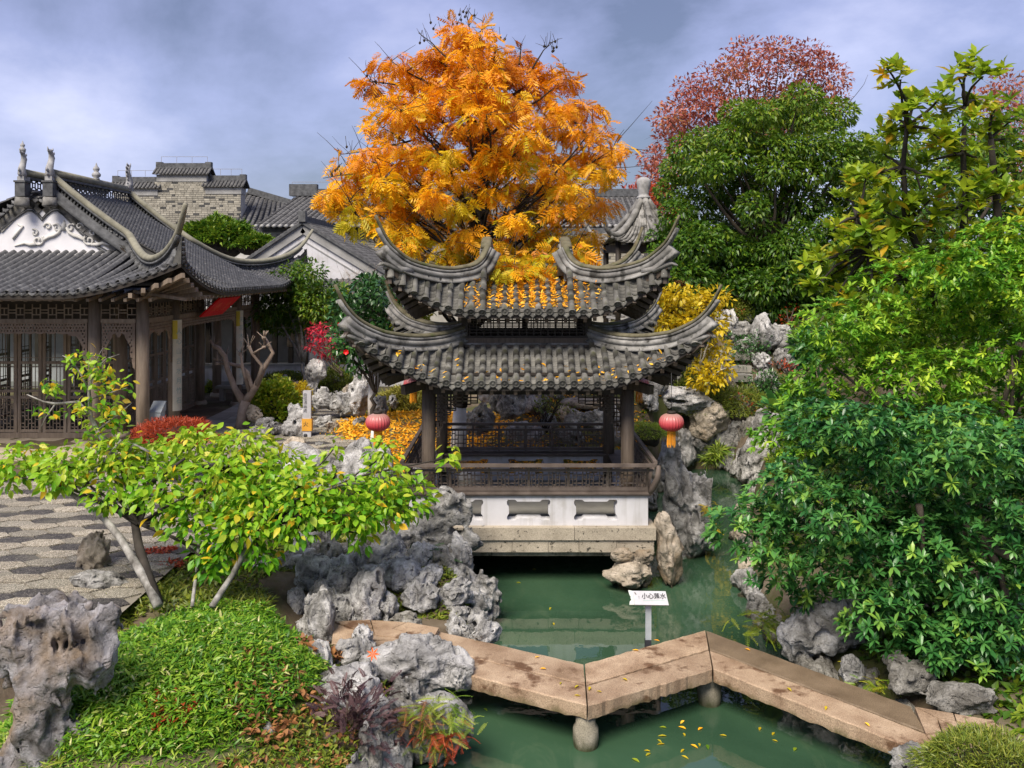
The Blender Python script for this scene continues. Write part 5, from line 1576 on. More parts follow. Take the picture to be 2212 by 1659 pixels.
for ya, yb in zip(colY[:-1], colY[1:]):
    a, b = Vector((CX0, ya + .13, 0)), Vector((CX0, yb - .13, 0)); fret_frieze(a, b, fz0, fz1); lace(a, b, fz0 - .08)

# inner walls of lattice doors
M['pane'] = None
def pane_mat():
    t = NT('old_door_glass')
    g = t.n('ShaderNodeBsdfGlossy'); g.inputs['Roughness'].default_value = .06; g.inputs['Color'].default_value = (.8, .85, .85, 1)
    tr = t.n('ShaderNodeBsdfTransparent'); tr.inputs[0].default_value = (.55, .60, .58, 1)
    mx = t.n('ShaderNodeMixShader'); lw = t.n('ShaderNodeLayerWeight'); lw.inputs[0].default_value = .35
    t.l(lw.outputs['Fresnel'], mx.inputs[0]); t.l(tr.outputs[0], mx.inputs[1]); t.l(g.outputs[0], mx.inputs[2])
    return t.done(mx.outputs[0])
M['pane'] = pane_mat()
def door(a, d, w, z0, z1, glass=True):
    """one leaf: stiles, rails, fretwork below, bars above, glass"""
    a, d = Vector(a), Vector(d); up = Vector((0, 0, 1))
    fr = MB()
    def hb(z, h=.06): fr.bar(a + d * .02 + up * z, a + d * (w - .02) + up * z, .045, h)
    for u in (.04, w - .04): fr.bar(a + d * u + up * z0, a + d * u + up * z1, .05, .07, up=d)
    zs = [z0 + .04, z0 + .78, z0 + .92, z0 + 1.55, z1 - .04]
    for z in zs: hb(z)
    root = fr.build('lattice_door', M['wood_hall'], hall)
    la = MB()
    def lb(u0, z0_, u1, z1_, t=.018): la.bar(a + d * u0 + up * z0_, a + d * u1 + up * z1_, t, t, up=d if abs(u0 - u1) < 1e-4 else (0, 0, 1))
    n = 5; u0 = .08; s = (w - .16) / n
    for i in range(1, n): lb(u0 + i * s, zs[0], u0 + i * s, zs[1])
    for j in range(1, 9):
        z = zs[0] + (zs[1] - zs[0]) * j / 9
        for i in range(n):
            if (i + j) % 3 != 0 and not (i == 2 and 3 < j < 7): lb(u0 + i * s, z, u0 + (i + 1) * s, z)
    for i in (1, 3, 4):  lb(u0 + i * s, zs[2], u0 + i * s, zs[3], .014)
    for f in (.15, .85): lb(u0, zs[2] + (zs[3] - zs[2]) * f, w - .08, zs[2] + (zs[3] - zs[2]) * f, .014)
    lb(w / 2, zs[3], w / 2, zs[4], .016)
    for f in (.12, .88): lb(u0, zs[3] + (zs[4] - zs[3]) * f, w - .08, zs[3] + (zs[4] - zs[3]) * f, .014)
    la.build('door_fretwork', M['wood_hall'], root)
    if glass:
        n_ = d.cross(up)
        q = [a + d * .06 + up * (z0 + .9) - n_ * .012, a + d * (w - .06) + up * (z0 + .9) - n_ * .012, a + d * (w - .06) + up * z1 - n_ * .012, a + d * .06 + up * z1 - n_ * .012]
        MB().add(q, [(0, 1, 2, 3)]).build('glass_pane', M['pane'], root)
zd0, zd1 = .92, 3.42
x = -8.75
for i in range(7): door((x - (i + 1) * .55, 19.95, 0), (1, 0, 0), .54, zd0, zd1)
for y0_ in (20.12, 20.66, 21.30, 21.84, 22.38, 22.92, 23.46, 24.0): door((-8.66, y0_, 0), (0, 1, 0), .52, zd0, zd1)
MB().box(-12.7, -8.5, 19.90, 20.0, .80, .92).box(-8.71, -8.61, 20.05, 24.55, .80, .92).build('door_sill', M['wood_hall'], hall)
MB().box(-12.7, -8.56, 19.91, 19.99, 3.44, 4.0).box(-8.70, -8.62, 20.05, 24.55, 3.44, 4.0).build('transom', M['wood_dark'], hall)
for y0_ in (20.6, 21.6, 22.6, 23.6): door((-12.4, y0_, 0), (0, 1, 0), .6, zd0, zd1, False)
for x0_ in (-12.2, -11.5, -10.8): door((x0_, 24.65, 0), (1, 0, 0), .6, zd0, zd1, False)
# fascia under the sweeping corner
fan = MB()
for i in range(9):
    u = i / 8; f = hr.hip(0); x1_, y1_ = f(.97)
    fan.bar((CX0 - .05, 18.28, 3.95), (x1_ - 1.1 * (1 - abs(2 * u - 1)) * 0 - (.0 if u > .5 else 1.0 * (1 - 2 * u)), y1_ + (0 if u < .5 else 1.0 * (2 * u - 1)), 4.42 - .38 * abs(2 * u - 1)), .07, .09)
fan.build('corner_rafters', M['wood_hall'], hall)
hraf = MB()
for i in range(38):
    y_ = 17.6 + i * .26; hraf.bar((-7.4, y_, 4.10), (-6.36, y_, 3.94), .06, .06)
for i in range(22):
    x_ = -12 + i * .24; hraf.bar((x_, 18.3, 4.10), (x_, 17.30, 3.94), .06, .06)
hraf.build('rafters', M['wood_hall'], hall, 'stuff')
ev = MB()
ev.bar((-6.40, 18.6, 3.96), (-6.40, 25.4, 3.96), .03, .07); ev.bar((-13, 17.28, 3.96), (-8.4, 17.28, 3.96), .03, .07)
ev.build('eave_board', M['wood_hall'], hall)

# things hung on the hall
pq = thing('name_plaque', 'bright red slanting name plaque under the hall eave', 'plaque', (CX0 + .2, 22.2, 3.6))
c0 = Vector((CX0 + .14, 21.95, 3.42)); dy = Vector((0, 1, 0)); dv = Vector((.47, 0, .44)); nrm_ = dy.cross(dv).normalized()
Mq = basis(dy, dv.normalized(), nrm_, c0)
obj('board', flat_shape('board', [(-.80, 0), (.80, 0), (.80, dv.length), (-.80, dv.length)], [], .04, M['red'], Mq), pq)
obj('lettering', text_mesh('lettering', '養心堂', .34, .0006, M['red_text'], Mq @ Matrix.Translation((0, dv.length * .48, .0215))), pq)
MB().bar(c0 + dv * .98 + dy * -.7, Vector((CX0, 21.45, 3.95)), .015, .015).bar(c0 + dv * .98 + dy * .7, Vector((CX0, 22.85, 3.95)), .015, .015).build('hanger', M['wood_dark'], pq)
for y_, lab in ((19.92, 'tall narrow ivory couplet board on the column left of the red plaque'), (24.48, 'tall narrow ivory couplet board on the column right of the red plaque')):
    cb = thing('couplet_board', lab, 'couplet board', (CX0 + .13, y_, 1.5), 'couplet boards on the hall columns')
    V = []
    for s_ in (-1, 0, 1):
        a = s_ * .62; V += [(CX0 + .155 * math.cos(a) - .0, y_ - .0 + .17 * math.sin(a) - .0, z) for z in (1.42, 3.42)]
    b = MB()
    for s_ in range(8):
        a0, a1 = -.85 + s_ * 1.7 / 8 - .55, -.85 + (s_ + 1) * 1.7 / 8 - .55
        P4 = [(CX0 + r_ * math.cos(a), y_ + r_ * math.sin(a), z) for r_ in (.14, .165) for a in (a0, a1) for z in (1.42, 3.42)]
        b.add(P4, [(0, 1, 3, 2), (4, 6, 7, 5), (0, 4, 5, 1), (2, 3, 7, 6), (1, 5, 7, 3), (0, 2, 6, 4)])
    bo = b.build('board', M['ivory'], cb)
    tp = MB()
    for s_ in range(3):
        a0, a1 = -.85 + s_ * 1.7 / 8 - .55, -.85 + (s_ + 1) * 1.7 / 8 - .55
        P4 = [(CX0 + .1665 * math.cos(a), y_ + .1665 * math.sin(a), z) for a in (a0, a1) for z in (3.0, 3.41)]
        tp.add(P4, [(0, 2, 3, 1)])
    tp.build('yellow_corner', M['yellow_paint'], bo)
    nn = Vector((math.cos(-.55), math.sin(-.55), 0)); tt = Vector((-nn.y, nn.x, 0))
    Mt = basis(tt, (0, 0, 1), nn, Vector((CX0, y_, 2.40)) + nn * .1675)
    obj('brush_lettering', text_mesh('brush_lettering', '人\n心\n山\n古\n水\n月\n竹\n石' if y_ < 22 else '天\n花\n木\n下\n風\n雲\n日\n泉', .15, .0004, M['ink_pale'], Mt, 1.45), bo)
bx = thing('utility_box', 'small grey steel box with sloped lid standing by hall corner column', 'cabinet', (-7.35, 18.6, .9))
bc = P(337, 905, 18.55)
MB().box(bc.x - .10, bc.x + .13, 18.45, 18.70, .88, 1.62).build('body', M['grey_paint'], bx)
MB().add([(bc.x - .115, 18.435, 1.60), (bc.x + .145, 18.435, 1.60), (bc.x + .145, 18.72, 1.80), (bc.x - .115, 18.72, 1.80), (bc.x - .115, 18.72, 1.60), (bc.x + .145, 18.72, 1.60)], [(0, 1, 2, 3), (0, 3, 4), (1, 5, 2), (3, 2, 5, 4), (0, 4, 5, 1)]).build('sloped_lid', M['grey_paint'], bx)
# ------------------------------------------------------------------ buildings behind the garden
M['brick'] = surf('pale_grey_brick', [(0.3, (0.24, 0.225, 0.185)), (0.7, (0.38, 0.36, 0.30))], 5.0, 0.9, 0.4, 30, .01, var=.22)
M['brick_dark'] = surf('dark_blue_brick', [(0.3, (0.05, 0.05, 0.05)), (0.7, (0.11, 0.11, 0.105))], 5.0, 0.9, 0.4, 30, .01, var=.25)
M['brick_mortar'] = surf('lime_mortar', [(0.3, (0.26, 0.255, 0.23)), (0.7, (0.40, 0.39, 0.36))], 3.0, 0.95, 0.3)
M['trim'] = surf('grey_plaster_trim', [(0.3, (0.22, 0.22, 0.215)), (0.7, (0.36, 0.36, 0.35))], 2.5, 0.9, 0.2)
M['wire'] = plain('dull_wire', (0.25, 0.25, 0.27), .5)
BR = MB().box(-.5, .5, -.5, .5, -.5, .5)
BRICK, BRICK_D = BR.mesh('brick', M['brick']), BR.mesh('brick', M['brick_dark'])
def bricks(parent, x0, x1, y, z0, z1, L, h, budget, dark=.16, vis=None):
    """running-bond courses on a wall face that looks to -Y"""
    out = []; nz = int((z1 - z0) / h)
    for j in range(nz):
        z = z0 + (j + .5) * h; x = x0 - (L / 2 if j % 2 else 0)
        while x < x1 - .02:
            l = L * (1 if R.random() < .75 else .55); a, b = max(x, x0), min(x + l, x1)
            if b - a > .03 and not (vis and not vis((a + b) / 2, z)):
                out.append((BRICK_D if R.random() < dark else BRICK, Matrix.Translation(((a + b) / 2, y - .005 + R.uniform(-.006, .004), z)) @ Matrix.Diagonal((b - a - .016, .05, h - .016, 1))))
            x += l
    R.shuffle(out) if False else None
    out.sort(key=lambda t: -t[1].translation.z)
    for me, Mx in out[:budget]: obj('brick', me, parent, Mx)
    if out[budget:]:
        lt_, dk = [o for o in out[budget:] if o[0] is BRICK], [o for o in out[budget:] if o[0] is BRICK_D]
        if lt_: joined('lower_bricks', lt_, parent, M['brick'])
        if dk: joined('lower_dark_bricks', dk, parent, M['brick_dark'])
def wire_rail(parent, x0, x1, y, z, h=.28, n=3):
    mb = MB(); mb.bar((x0, y, z + h), (x1, y, z + h), .018, .018)
    for i in range(n + 1):
        x = x0 + (x1 - x0) * i / n; mb.bar((x, y, z), (x, y, z + h), .015, .015)
    mb.build('wire_rail', M['wire'], parent)
def tile_cap(parent, x0, x1, y0, y1, z, h):
    """little ridged coping on a wall top running along X"""
    yc = (y0 + y1) / 2
    mb = MB()
    for s_ in (-1, 1):
        ye = y0 - .16 if s_ < 0 else y1 + .16
        mb.add([(x0 - .14, ye, z), (x1 + .14, ye, z), (x1 + .1, yc, z + h * .62), (x0 - .1, yc, z + h * .62)], [(0, 1, 2, 3)])
        n = int((x1 - x0 + .28) / .17)
        for i in range(n + 1):
            x = x0 - .14 + (x1 - x0 + .28) * i / n
            mb.tube([(x, ye - s_ * -.02 * 0, z + .03), (x, yc, z + h * .62 + .02)], .05, 6)
    mb.add([(x0 - .12, y0 - .14, z - .01), (x1 + .12, y0 - .14, z - .01), (x1 + .12, y1 + .14, z - .01), (x0 - .12, y1 + .14, z - .01)], [(3, 2, 1, 0)])
    mb.build('tile_coping', M['tile_far'], parent)
    MB().box(x0 - .1, x1 + .1, yc - .12, yc + .12, z + h * .5, z + h * .92).box(x0 - .16, x0 + .12, yc - .13, yc + .13, z + h * .5, z + h).box(x1 - .12, x1 + .16, yc - .13, yc + .13, z + h * .5, z + h).build('coping_ridge', M['ridge_dark'], parent)

gh = thing('brick_gatehouse', 'stepped brick fire wall with tiled copings rising behind the hall roof', 'building', (-15, 42, .8))
YB = 42.0
secs = [(-18.6, -16.56, 8.30), (-16.55, -14.28, 8.95), (-14.27, -12.66, 8.37)]
for x0, x1, zt_ in secs:
    MB().box(x0, x1, YB + .03, YB + .7, .6, zt_).build('wall', M['brick_mortar'], gh)
    MB().box(x0 - .03, x1 + .03, YB - .03, YB + .73, zt_ - .30, zt_ + .02).build('plaster_band', M['trim'], gh)
    tile_cap(gh, x0, x1, YB, YB + .7, zt_ + .02, .62)
    wire_rail(gh, x0 + .05, x1 - .05, YB + .35, zt_ + .62)
def _vis(x, z):
    for x0, x1, zt_ in secs:
        if x0 <= x <= x1: return z < zt_ - .32
    return False
bricks(gh, -18.6, -12.66, YB + .03, 5.6, 8.65, .27, .098, 300, .13, _vis)
MB().box(-18.6, -12.7, YB + .7, YB + 7, .6, 7.6).build('rear_block', M['brick_mortar'], gh)

def tiled_slope(parent, a, b, c, d, pitch=.24, mat='tile_far', name='tile_slope', ridge=True, per=.30):
    """roof plane: eave a-b, top d-c, rows of cover tiles with their steps"""
    a, b, c, d = map(Vector, (a, b, c, d))
    n = max(3, int((b - a).length / pitch)); plain_slope(name, (a, b, c, d), parent, M[mat], n, split=ridge)
# long dark-roofed hall behind the golden tree
lb_ = thing('long_tiled_house', 'long grey brick house with steep black tile roof behind the golden tree', 'house', (-3, 37, .8))
MB().box(-10.1, 5.6, 36.4, 41, .6, 6.22).build('wall', M['brick_mortar'], lb_)
bricks(lb_, -10.1, 5.6, 36.4, 4.6, 6.05, .29, .105, 300, .10, None)
MB().box(-10.2, 5.7, 36.30, 36.46, 6.06, 6.24).build('eave_band', M['ridge_dark'], lb_)
tiled_slope(lb_, (-10.3, 35.9, 6.26), (5.8, 35.9, 6.26), (5.6, 38.9, 7.72), (-9.3, 38.9, 7.72))
tiled_slope(lb_, (5.8, 41.6, 6.26), (-10.3, 41.6, 6.26), (-9.3, 38.9, 7.72), (5.6, 38.9, 7.72), .5, ridge=False)
MB().box(-9.5, 5.7, 38.78, 39.02, 7.70, 8.02).box(-9.6, -8.4, 38.74, 39.06, 7.72, 8.22).build('roof_ridge', M['ridge_dark'], lb_)
wire_rail(lb_, -9.5, 5.6, 38.9, 8.02, .30, 9)
dt = MB()
for i in range(66): dt.tube([(-10.2 + i * .243, 35.88, 6.28), (-10.2 + i * .243, 35.80, 6.26)], .075, 8)
dt.build('eave_tiles', M['trim'], lb_, 'stuff')
MB().add([(-10.1, 36.4, 6.2), (-10.1, 41, 6.2), (-9.4, 38.9, 7.7)], [(0, 1, 2)]).build('gable', M['plaster_old'], lb_)
# brick wall with tile coping in front of it, seen through the tree
bw = thing('brick_boundary_wall', 'grey brick wall with small tiled coping seen under the golden leaves', 'wall', (0, 32, .8))
MB().box(-3.2, 5.0, 32.03, 32.4, .6, 5.55).build('wall', M['brick_mortar'], bw)
bricks(bw, -3.2, 5.0, 32.03, 3.9, 5.5, .27, .10, 300, .14)
tile_cap(bw, -3.2, 5.0, 32.0, 32.4, 5.56, .5)
# little house roof right of the gatehouse
lh = thing('small_tiled_house', 'small far house with low grey tile roof right of the brick fire wall', 'house', (-12, 44, .8))
MB().box(-13.6, -9.6, 41.6, 46, .6, 6.3).build('wall', M['plaster_old'], lh)
tiled_slope(lh, (-13.2, 41.0, 6.35), (-9.3, 41.0, 6.35), (-10.4, 44.5, 7.70), (-13.2, 44.5, 8.35), .26)
MB().bar((-13.0, 44.4, 8.45), (-9.9, 44.4, 7.55), .25, .30).build('roof_ridge', M['ridge_dark'], lh)
tiled_slope(lh, (-11.8, 39.6, 5.55), (-9.6, 39.6, 5.55), (-9.8, 40.6, 5.95), (-11.6, 40.6, 5.95), .26)
MB().box(-11.6, -9.8, 40.5, 41.6, .6, 5.9).build('lean_to_wall', M['plaster_old'], lh)
MB().box(-11.7, -9.7, 40.5, 40.75, 5.95, 6.25).build('lean_to_ridge', M['ridge_dark'], lh)

# white gable house
wg = thing('white_gable_house', 'white gable-end house with grey tile roof between hall and golden tree', 'house', (-6.9, 30, .8))
ap, le, re = (-6.96, 6.02), (-9.05, 4.62), (-4.0, 4.22)
obj('wall', flat_shape('wall', [(-9.05, .6), (-4.0, .6), re, ap, le], [], .24, M['plaster'], Matrix.Translation((0, 30.12, 0)) @ XZ), wg)
MB().box(-8.9, -4.1, 30.3, 36.5, .6, 4.2).build('side_wall', M['plaster'], wg)
for nm, e_, sg in (('left', le, -1), ('right', re, 1)):
    dx, dz = e_[0] - ap[0], e_[1] - ap[1]; ex, ez = ap[0] + dx * 1.04, ap[1] + dz * 1.04
    q = [(ex, 29.85, ez + .10), (ex, 36.6, ez + .10), (ap[0], 36.6, ap[1] + .12), (ap[0], 29.85, ap[1] + .12)]
    tiled_slope(wg, *(q if sg > 0 else [q[1], q[0], q[3], q[2]]), pitch=.19)
    n_ = Vector((-dz, 0, dx)).normalized()
    MB().bar((ap[0], 29.96, ap[1] - .10), (ex, 29.96, ez - .10), .06, .34).build('verge_band', M['trim'], wg)
    MB().bar((ap[0], 29.92, ap[1] + .08), (ex, 29.92, ez + .08), .16, .09).build('verge_tiles', M['ridge_dark'], wg)
    for k_ in (.55,):
        MB().bar((ap[0] + dx * .0, 29.985, ap[1] - .52), (ap[0] + dx * .9, 29.985, ap[1] - .52 + dz * .9), .02, .03).build('verge_line', M['trim'], wg)
MB().box(ap[0] - .10, ap[0] + .10, 29.8, 36.6, ap[1] + .10, ap[1] + .30).box(ap[0] - .12, ap[0] + .12, 29.78, 30.0, ap[1] + .1, ap[1] + .46).build('roof_ridge', M['ridge_dark'], wg)

# covered corridor: tile roof, posts, white walls
cr = thing('covered_corridor', 'covered corridor with grey tile roof, dark posts and white parapet behind the shrubs', 'corridor', (-7, 28.9, .8))
tiled_slope(cr, (-24.2, 28.0, 3.28), (-3.2, 28.0, 3.28), (-3.2, 29.7, 4.22), (-24.2, 29.7, 4.22), .19, ridge=True)
sc_ = MB()
for i in range(110): 
    x = -24.1 + i * .19; sc_.tube([(x, 28.04, 3.33), (x, 27.96, 3.30)], .075, 8)
sc_.build('eave_tiles', M['trim'], cr, 'stuff')
MB().box(-24.2, -3.2, 28.02, 28.10, 3.14, 3.26).build('eave_beam', M['wood_dark'], cr)
MB().box(-6.45, -3.2, 28.5, 28.7, .7, 3.2).build('white_wall', M['plaster'], cr)
MB().box(-6.53, -6.46, 28.44, 28.72, .7, 3.2).build('wall_post', M['wood'], cr)
for x in (-22.8, -21.2, -19.6, -18, -16.5, -15, -13.5, -12.0, -10.8, -9.6, -8.5, -7.5, -7.0): MB().box(x - .07, x + .07, 28.42, 28.56, 1.55, 3.16).build('post', M['wood_dark'], cr)
MB().box(-24.2, -6.54, 28.3, 28.5, .7, 1.50).build('parapet', M['plaster'], cr)
MB().box(-24.2, -6.54, 28.27, 28.53, 1.50, 1.58).build('parapet_cap', M['trim'], cr)
MB().box(-24.2, -6.54, 28.28, 28.30, .7, 1.02).build('parapet_dado', M['trim'], cr)
MB().box(-24.2, -6.6, 29.55, 29.65, .7, 4.0).build('rear_wall', M['plaster_old'], cr)
for x, z in ((-6.98, 2.35), (-6.66, 2.35)):
    MB().box(x - .12, x + .12, 28.40, 28.43, z - .25, z + .25).box(x - .08, x + .08, 28.39, 28.40, z - .2, z + .2).build('framed_panel', M['bark'], cr)
bn = thing('stone_bench', 'low stone bench beside a column at the end of the hall walk', 'bench', (-8.1, 26.9, .8))
b0 = P(475, 845, 25.2)
MB().box(b0.x - .1, b0.x + 1.1, 25.1, 25.4, 1.20, 1.28).build('seat', M['paving'], bn)
for dx in (.0, .85): MB().box(b0.x + dx, b0.x + dx + .12, 25.14, 25.36, .85, 1.20).build('leg', M['paving'], bn)

# far six-sided pavilion with a jar finial
fp = thing('hexagonal_pavilion', 'small distant pavilion with pointed tile roof and jar-shaped finial', 'pavilion', (3.95, 27, 2.6))
fc = Vector((3.95, 27.0, 0))
NS = 6; A0 = math.radians(-78)
def fz(r): 
    u = r / 1.55; return 6.72 - 1.42 * (1 - (1 - min(u, 1))**1.9)
rows, ridg = MB(), MB()
for k in range(NS):
    a0, a1 = A0 + k * PI / 3, A0 + (k + 1) * PI / 3
    def sp(u, r):                 # u 0..1 across the side
        d0, d1 = Vector((math.cos(a0), math.sin(a0), 0)), Vector((math.cos(a1), math.sin(a1), 0))
        p = d0.lerp(d1, u) * r; s_ = abs(2 * u - 1)
        return fc + p + Vector((0, 0, fz(r) + .20 * (r / 1.55)**5 * s_**3))
    n = 9; m = 10
    V = [sp(i / n, .08 + 1.47 * j / m) for i in range(n + 1) for j in range(m + 1)]
    rows.add(V, [(i * (m + 1) + j, (i + 1) * (m + 1) + j, (i + 1) * (m + 1) + j + 1, i * (m + 1) + j + 1) for i in range(n) for j in range(m)], True)
    for i in range(n):
        u = (i + .5) / n; r0 = .15 + 1.1 * abs(2 * u - 1)**1.3 * .85
        if r0 < 1.45:
            pts = [sp(u, r0 + (1.56 - r0) * j / 10) + Vector((0, 0, .03)) for j in range(11)]
            rows.tube(pts, [.042 + .008 * (j % 2) for j in range(11)], 6)
    pts = [fc + Vector((math.cos(a0), math.sin(a0), 0)) * r + Vector((0, 0, fz(r) + (.20 * (r / 1.55)**5) + .10)) for r in np.linspace(.08, 1.5, 12)]
    d = Vector((math.cos(a0), math.sin(a0), 0))
    pts += [pts[-1] + d * .16 + Vector((0, 0, .14)), pts[-1] + d * .26 + Vector((0, 0, .34)), pts[-1] + d * .31 + Vector((0, 0, .62))]
    ridg.tube(pts, [.10] * 10 + [.09, .08, .06, .045, .03], 8)
rows.build('tile_roof', M['ridge'], fp); ridg.build('hip_ridge', M['ridge'], fp)
MB().lathe([(.20, 6.66), (.21, 6.72), (.155, 6.74), (.15, 6.80), (.20, 7.0), (.215, 7.17), (.20, 7.24), (.10, 7.30)], fc, 18).build('jar_finial', M['beast'], fp)
for k in range(NS):
    a = A0 + k * PI / 3; MB().tube([fc + Vector((1.15 * math.cos(a), 1.15 * math.sin(a), 2.4)), fc + Vector((1.15 * math.cos(a), 1.15 * math.sin(a), 5.4))], .085, 10).build('column', M['wood_dark'], fp)
    a2 = a + PI / 3; p, q = [fc + Vector((1.15 * math.cos(t), 1.15 * math.sin(t), 0)) for t in (a, a2)]
    MB().bar(p + Vector((0, 0, 5.15)), q + Vector((0, 0, 5.15)), .08, .22).build('beam', M['wood_dark'], fp)
    MB().bar(p + Vector((0, 0, 3.1)), q + Vector((0, 0, 3.1)), .06, .06).bar(p + Vector((0, 0, 2.85)), q + Vector((0, 0, 2.85)), .06, .06).build('rail', M['trim'], fp)
MB().lathe([(1.5, 2.0), (1.5, 2.62), (1.3, 2.64)], fc, 6).build('base', M['stone_tan'], fp)
# ------------------------------------------------------------------ rocks and rockeries
def rkp(parent, x, yb, Y, wpx, hpx, mat='rock', pick=None, deep=.8, name='rock'):
    """rock whose foot shows at photo position (x, yb), Y metres away"""
    p = P(x, yb, Y); s = Y / FPX
    return rock(parent, (p.x, p.y, p.z - .04), (wpx * s * 1.12, (wpx + hpx) / 2 * s * deep, hpx * s * 1.15), mat, pick, name)
def hero(name, label, x, yc, Y, wpx, hpx, mat, seed, deep=.8, cat='rock', group=None, parent=None, n=52, **kw):
    c = P(x, yc, Y); s = Y / FPX
    me = rock_mesh(name, seed, (wpx * s / 2, (wpx + hpx) / 4 * s * deep, hpx * s / 2), n, mat=M[mat], **kw)
    o = obj(name, me, parent, Matrix.Translation(c))
    if parent is None: tag(o, label, cat, group)
    return o
hero('standing_rock', 'tall weathered lavender-grey scholar rock with ochre foot beside the bamboo grass', 125, 1480, 7.25, 300, 385, 'rock_hero', 3, .75, n=76, pits=46, furrow=.15, warp=.13, pit_r=(.04, .16),
     blobs=[((-.55, 0, .52), (.42, .5, .34)), ((.0, .1, .70), (.40, .45, .24)), ((.66, 0, .36), (.21, .4, .44)), ((.35, 0, .25), (.3, .4, .2)), ((-.22, 0, .05), (.40, .5, .5)), ((-.22, 0, -.60), (.42, .55, .55)), ((.50, .1, -.62), (.34, .4, .17)), ((-.62, 0, -.85), (.26, .4, .2))])
hero('pierced_rock', 'grey triangular rock with a round hole through it left of the pavilion base', 950, 1122, 12.25, 178, 158, 'rock', 8, .7, pits=34, pit_r=(.04, .13), furrow=.13, warp=.18, n=64,
     blobs=[((0.05, 0, -.1), (.72, .45, .62)), ((.25, 0, .55), (.42, .4, .42)), ((-.65, 0, -.45), (.45, .5, .35)), ((.62, 0, -.5), (.36, .4, .35))], holes=[((.42, 0, -.20), (.05, 1, .30), .19)])
hero('hollowed_rock', 'grey lake rock with deep hollows by the water left of the zigzag bridge', 905, 1290, 11.7, 120, 170, 'rock', 15, .9, pits=36, furrow=.20, pit_r=(.06, .28), n=62)
hero('pitted_rock', 'broad pitted grey rock overhanging the pond beside the bridge end', 1018, 1296, 11.6, 140, 140, 'rock', 21, .9, pits=50, furrow=.18, pit_r=(.05, .20), n=64)
hero('veined_boulder', 'smooth pale boulder with white veins over the left bridge slab', 905, 1432, 9.15, 235, 160, 'rock_pale', 33, .75, pits=14, pit_r=(.04, .14), furrow=.11, warp=.20, n=62,
     blobs=[((0, 0, 0), (.85, .7, .72)), ((-.5, 0, .1), (.45, .6, .5)), ((.6, 0, -.2), (.42, .5, .5)), ((.05, 0, .4), (.4, .5, .35))])
hero('cracked_boulder', 'pale cracked boulder above the purple shrub at the water edge', 738, 1540, 8.35, 205, 175, 'rock_pale', 41, .7, pits=20, pit_r=(.04, .15), furrow=.14, n=60)
hero('fern_rock', 'grey rock standing in the pond wrapped in ferns', 945, 1570, 8.25, 150, 165, 'rock', 47, .8, pits=7, furrow=.09, n=44)
hero('rock_pillar', 'dark craggy rock pillar at the right corner of the pavilion', 1478, 1090, 14.3, 125, 250, 'rock', 52, .8, pits=60, furrow=.20, pit_r=(.04, .18), n=70,
     blobs=[((0, 0, -.2), (.75, .7, .6)), ((-.25, 0, .5), (.45, .5, .4)), ((-.45, 0, .8), (.25, .3, .2)), ((.3, 0, .15), (.5, .6, .4)), ((.45, 0, -.45), (.4, .5, .4))])
hero('corner_rock', 'upright warm grey rock carrying the right corner of the pavilion', 1443, 1183, 12.95, 80, 165, 'rock_warm', 58, .9, pits=6, furrow=.08, n=44, blobs=[((0, 0, -.3), (.75, .8, .65)), ((-.2, 0, .5), (.45, .6, .5))])
hero('pier_boulder', 'rounded tan boulder under the right end of the pavilion base', 1362, 1236, 12.75, 104, 68, 'rock_warm', 64, .9, pits=3, furrow=.05, n=40)
hero('pier_stone', 'small tan stone wedged between boulder and pavilion base', 1345, 1200, 12.75, 62, 34, 'rock_warm', 66, .9, pits=2, furrow=.05, n=30)
hero('wedge_stone', 'small pitted tan stone under the last block of the pavilion base', 1388, 1203, 12.8, 55, 40, 'rock_warm', 69, .9, pits=6, furrow=.08, n=30)
hero('bored_rock', 'large grey rock with a round dark hole on the right bank', 1782, 1355, 9.85, 190, 160, 'rock', 72, .7, pits=26, pit_r=(.04, .15), furrow=.14, warp=.18, n=60,
     blobs=[((0, 0, 0), (.8, .7, .75)), ((-.5, 0, -.3), (.5, .5, .6)), ((.4, 0, .4), (.5, .5, .5))], holes=[((.40, 0, .12), (.05, 1, .1), .10), ((.33, 0, .36), (0, 1, 0), .05)])
hero('low_rock', 'small angular grey rock in front of the bored rock by the bridge slab', 1840, 1446, 9.25, 66, 74, 'rock', 77, .8, pits=8, furrow=.1, n=36)
hero('leaf_shaded_rock', 'grey rock under the bush leaves with a slot near its top', 1970, 1462, 8.9, 110, 92, 'rock_moss', 79, .8, pits=6, furrow=.08, n=40, holes=[((.3, 0, .2), (.2, 1, 0), .08)])
hero('mossy_slab_rock', 'flat mossy rock behind the flagstones at the right bridge end', 2085, 1510, 8.5, 160, 80, 'rock_moss', 81, .8, pits=3, furrow=.07, n=36)
hero('streaked_rock', 'streaked grey rock at the lower right end of the bridge', 1975, 1650, 7.45, 125, 90, 'rock', 85, .7, pits=4, furrow=.16, n=40)
hero('flat_pale_rock', 'flat pale boulder behind the yellow-green shrub', 660, 1020, 14.2, 160, 130, 'rock_pale', 88, .9, pits=4, furrow=.06, n=44)
hero('white_ledge_rock', 'whitish ledge rock right of the flat pale boulder behind the shrub', 785, 1015, 14.0, 140, 140, 'rock_pale', 91, .9, pits=8, furrow=.1, n=44)
hero('marker_rock', 'pale upright rock with a dark round hole beside the guide post', 640, 914, 19.6, 56, 92, 'rock_pale', 94, .8, pits=4, furrow=.06, n=44, holes=[((.0, 0, .22), (0, 1, .2), .13)])
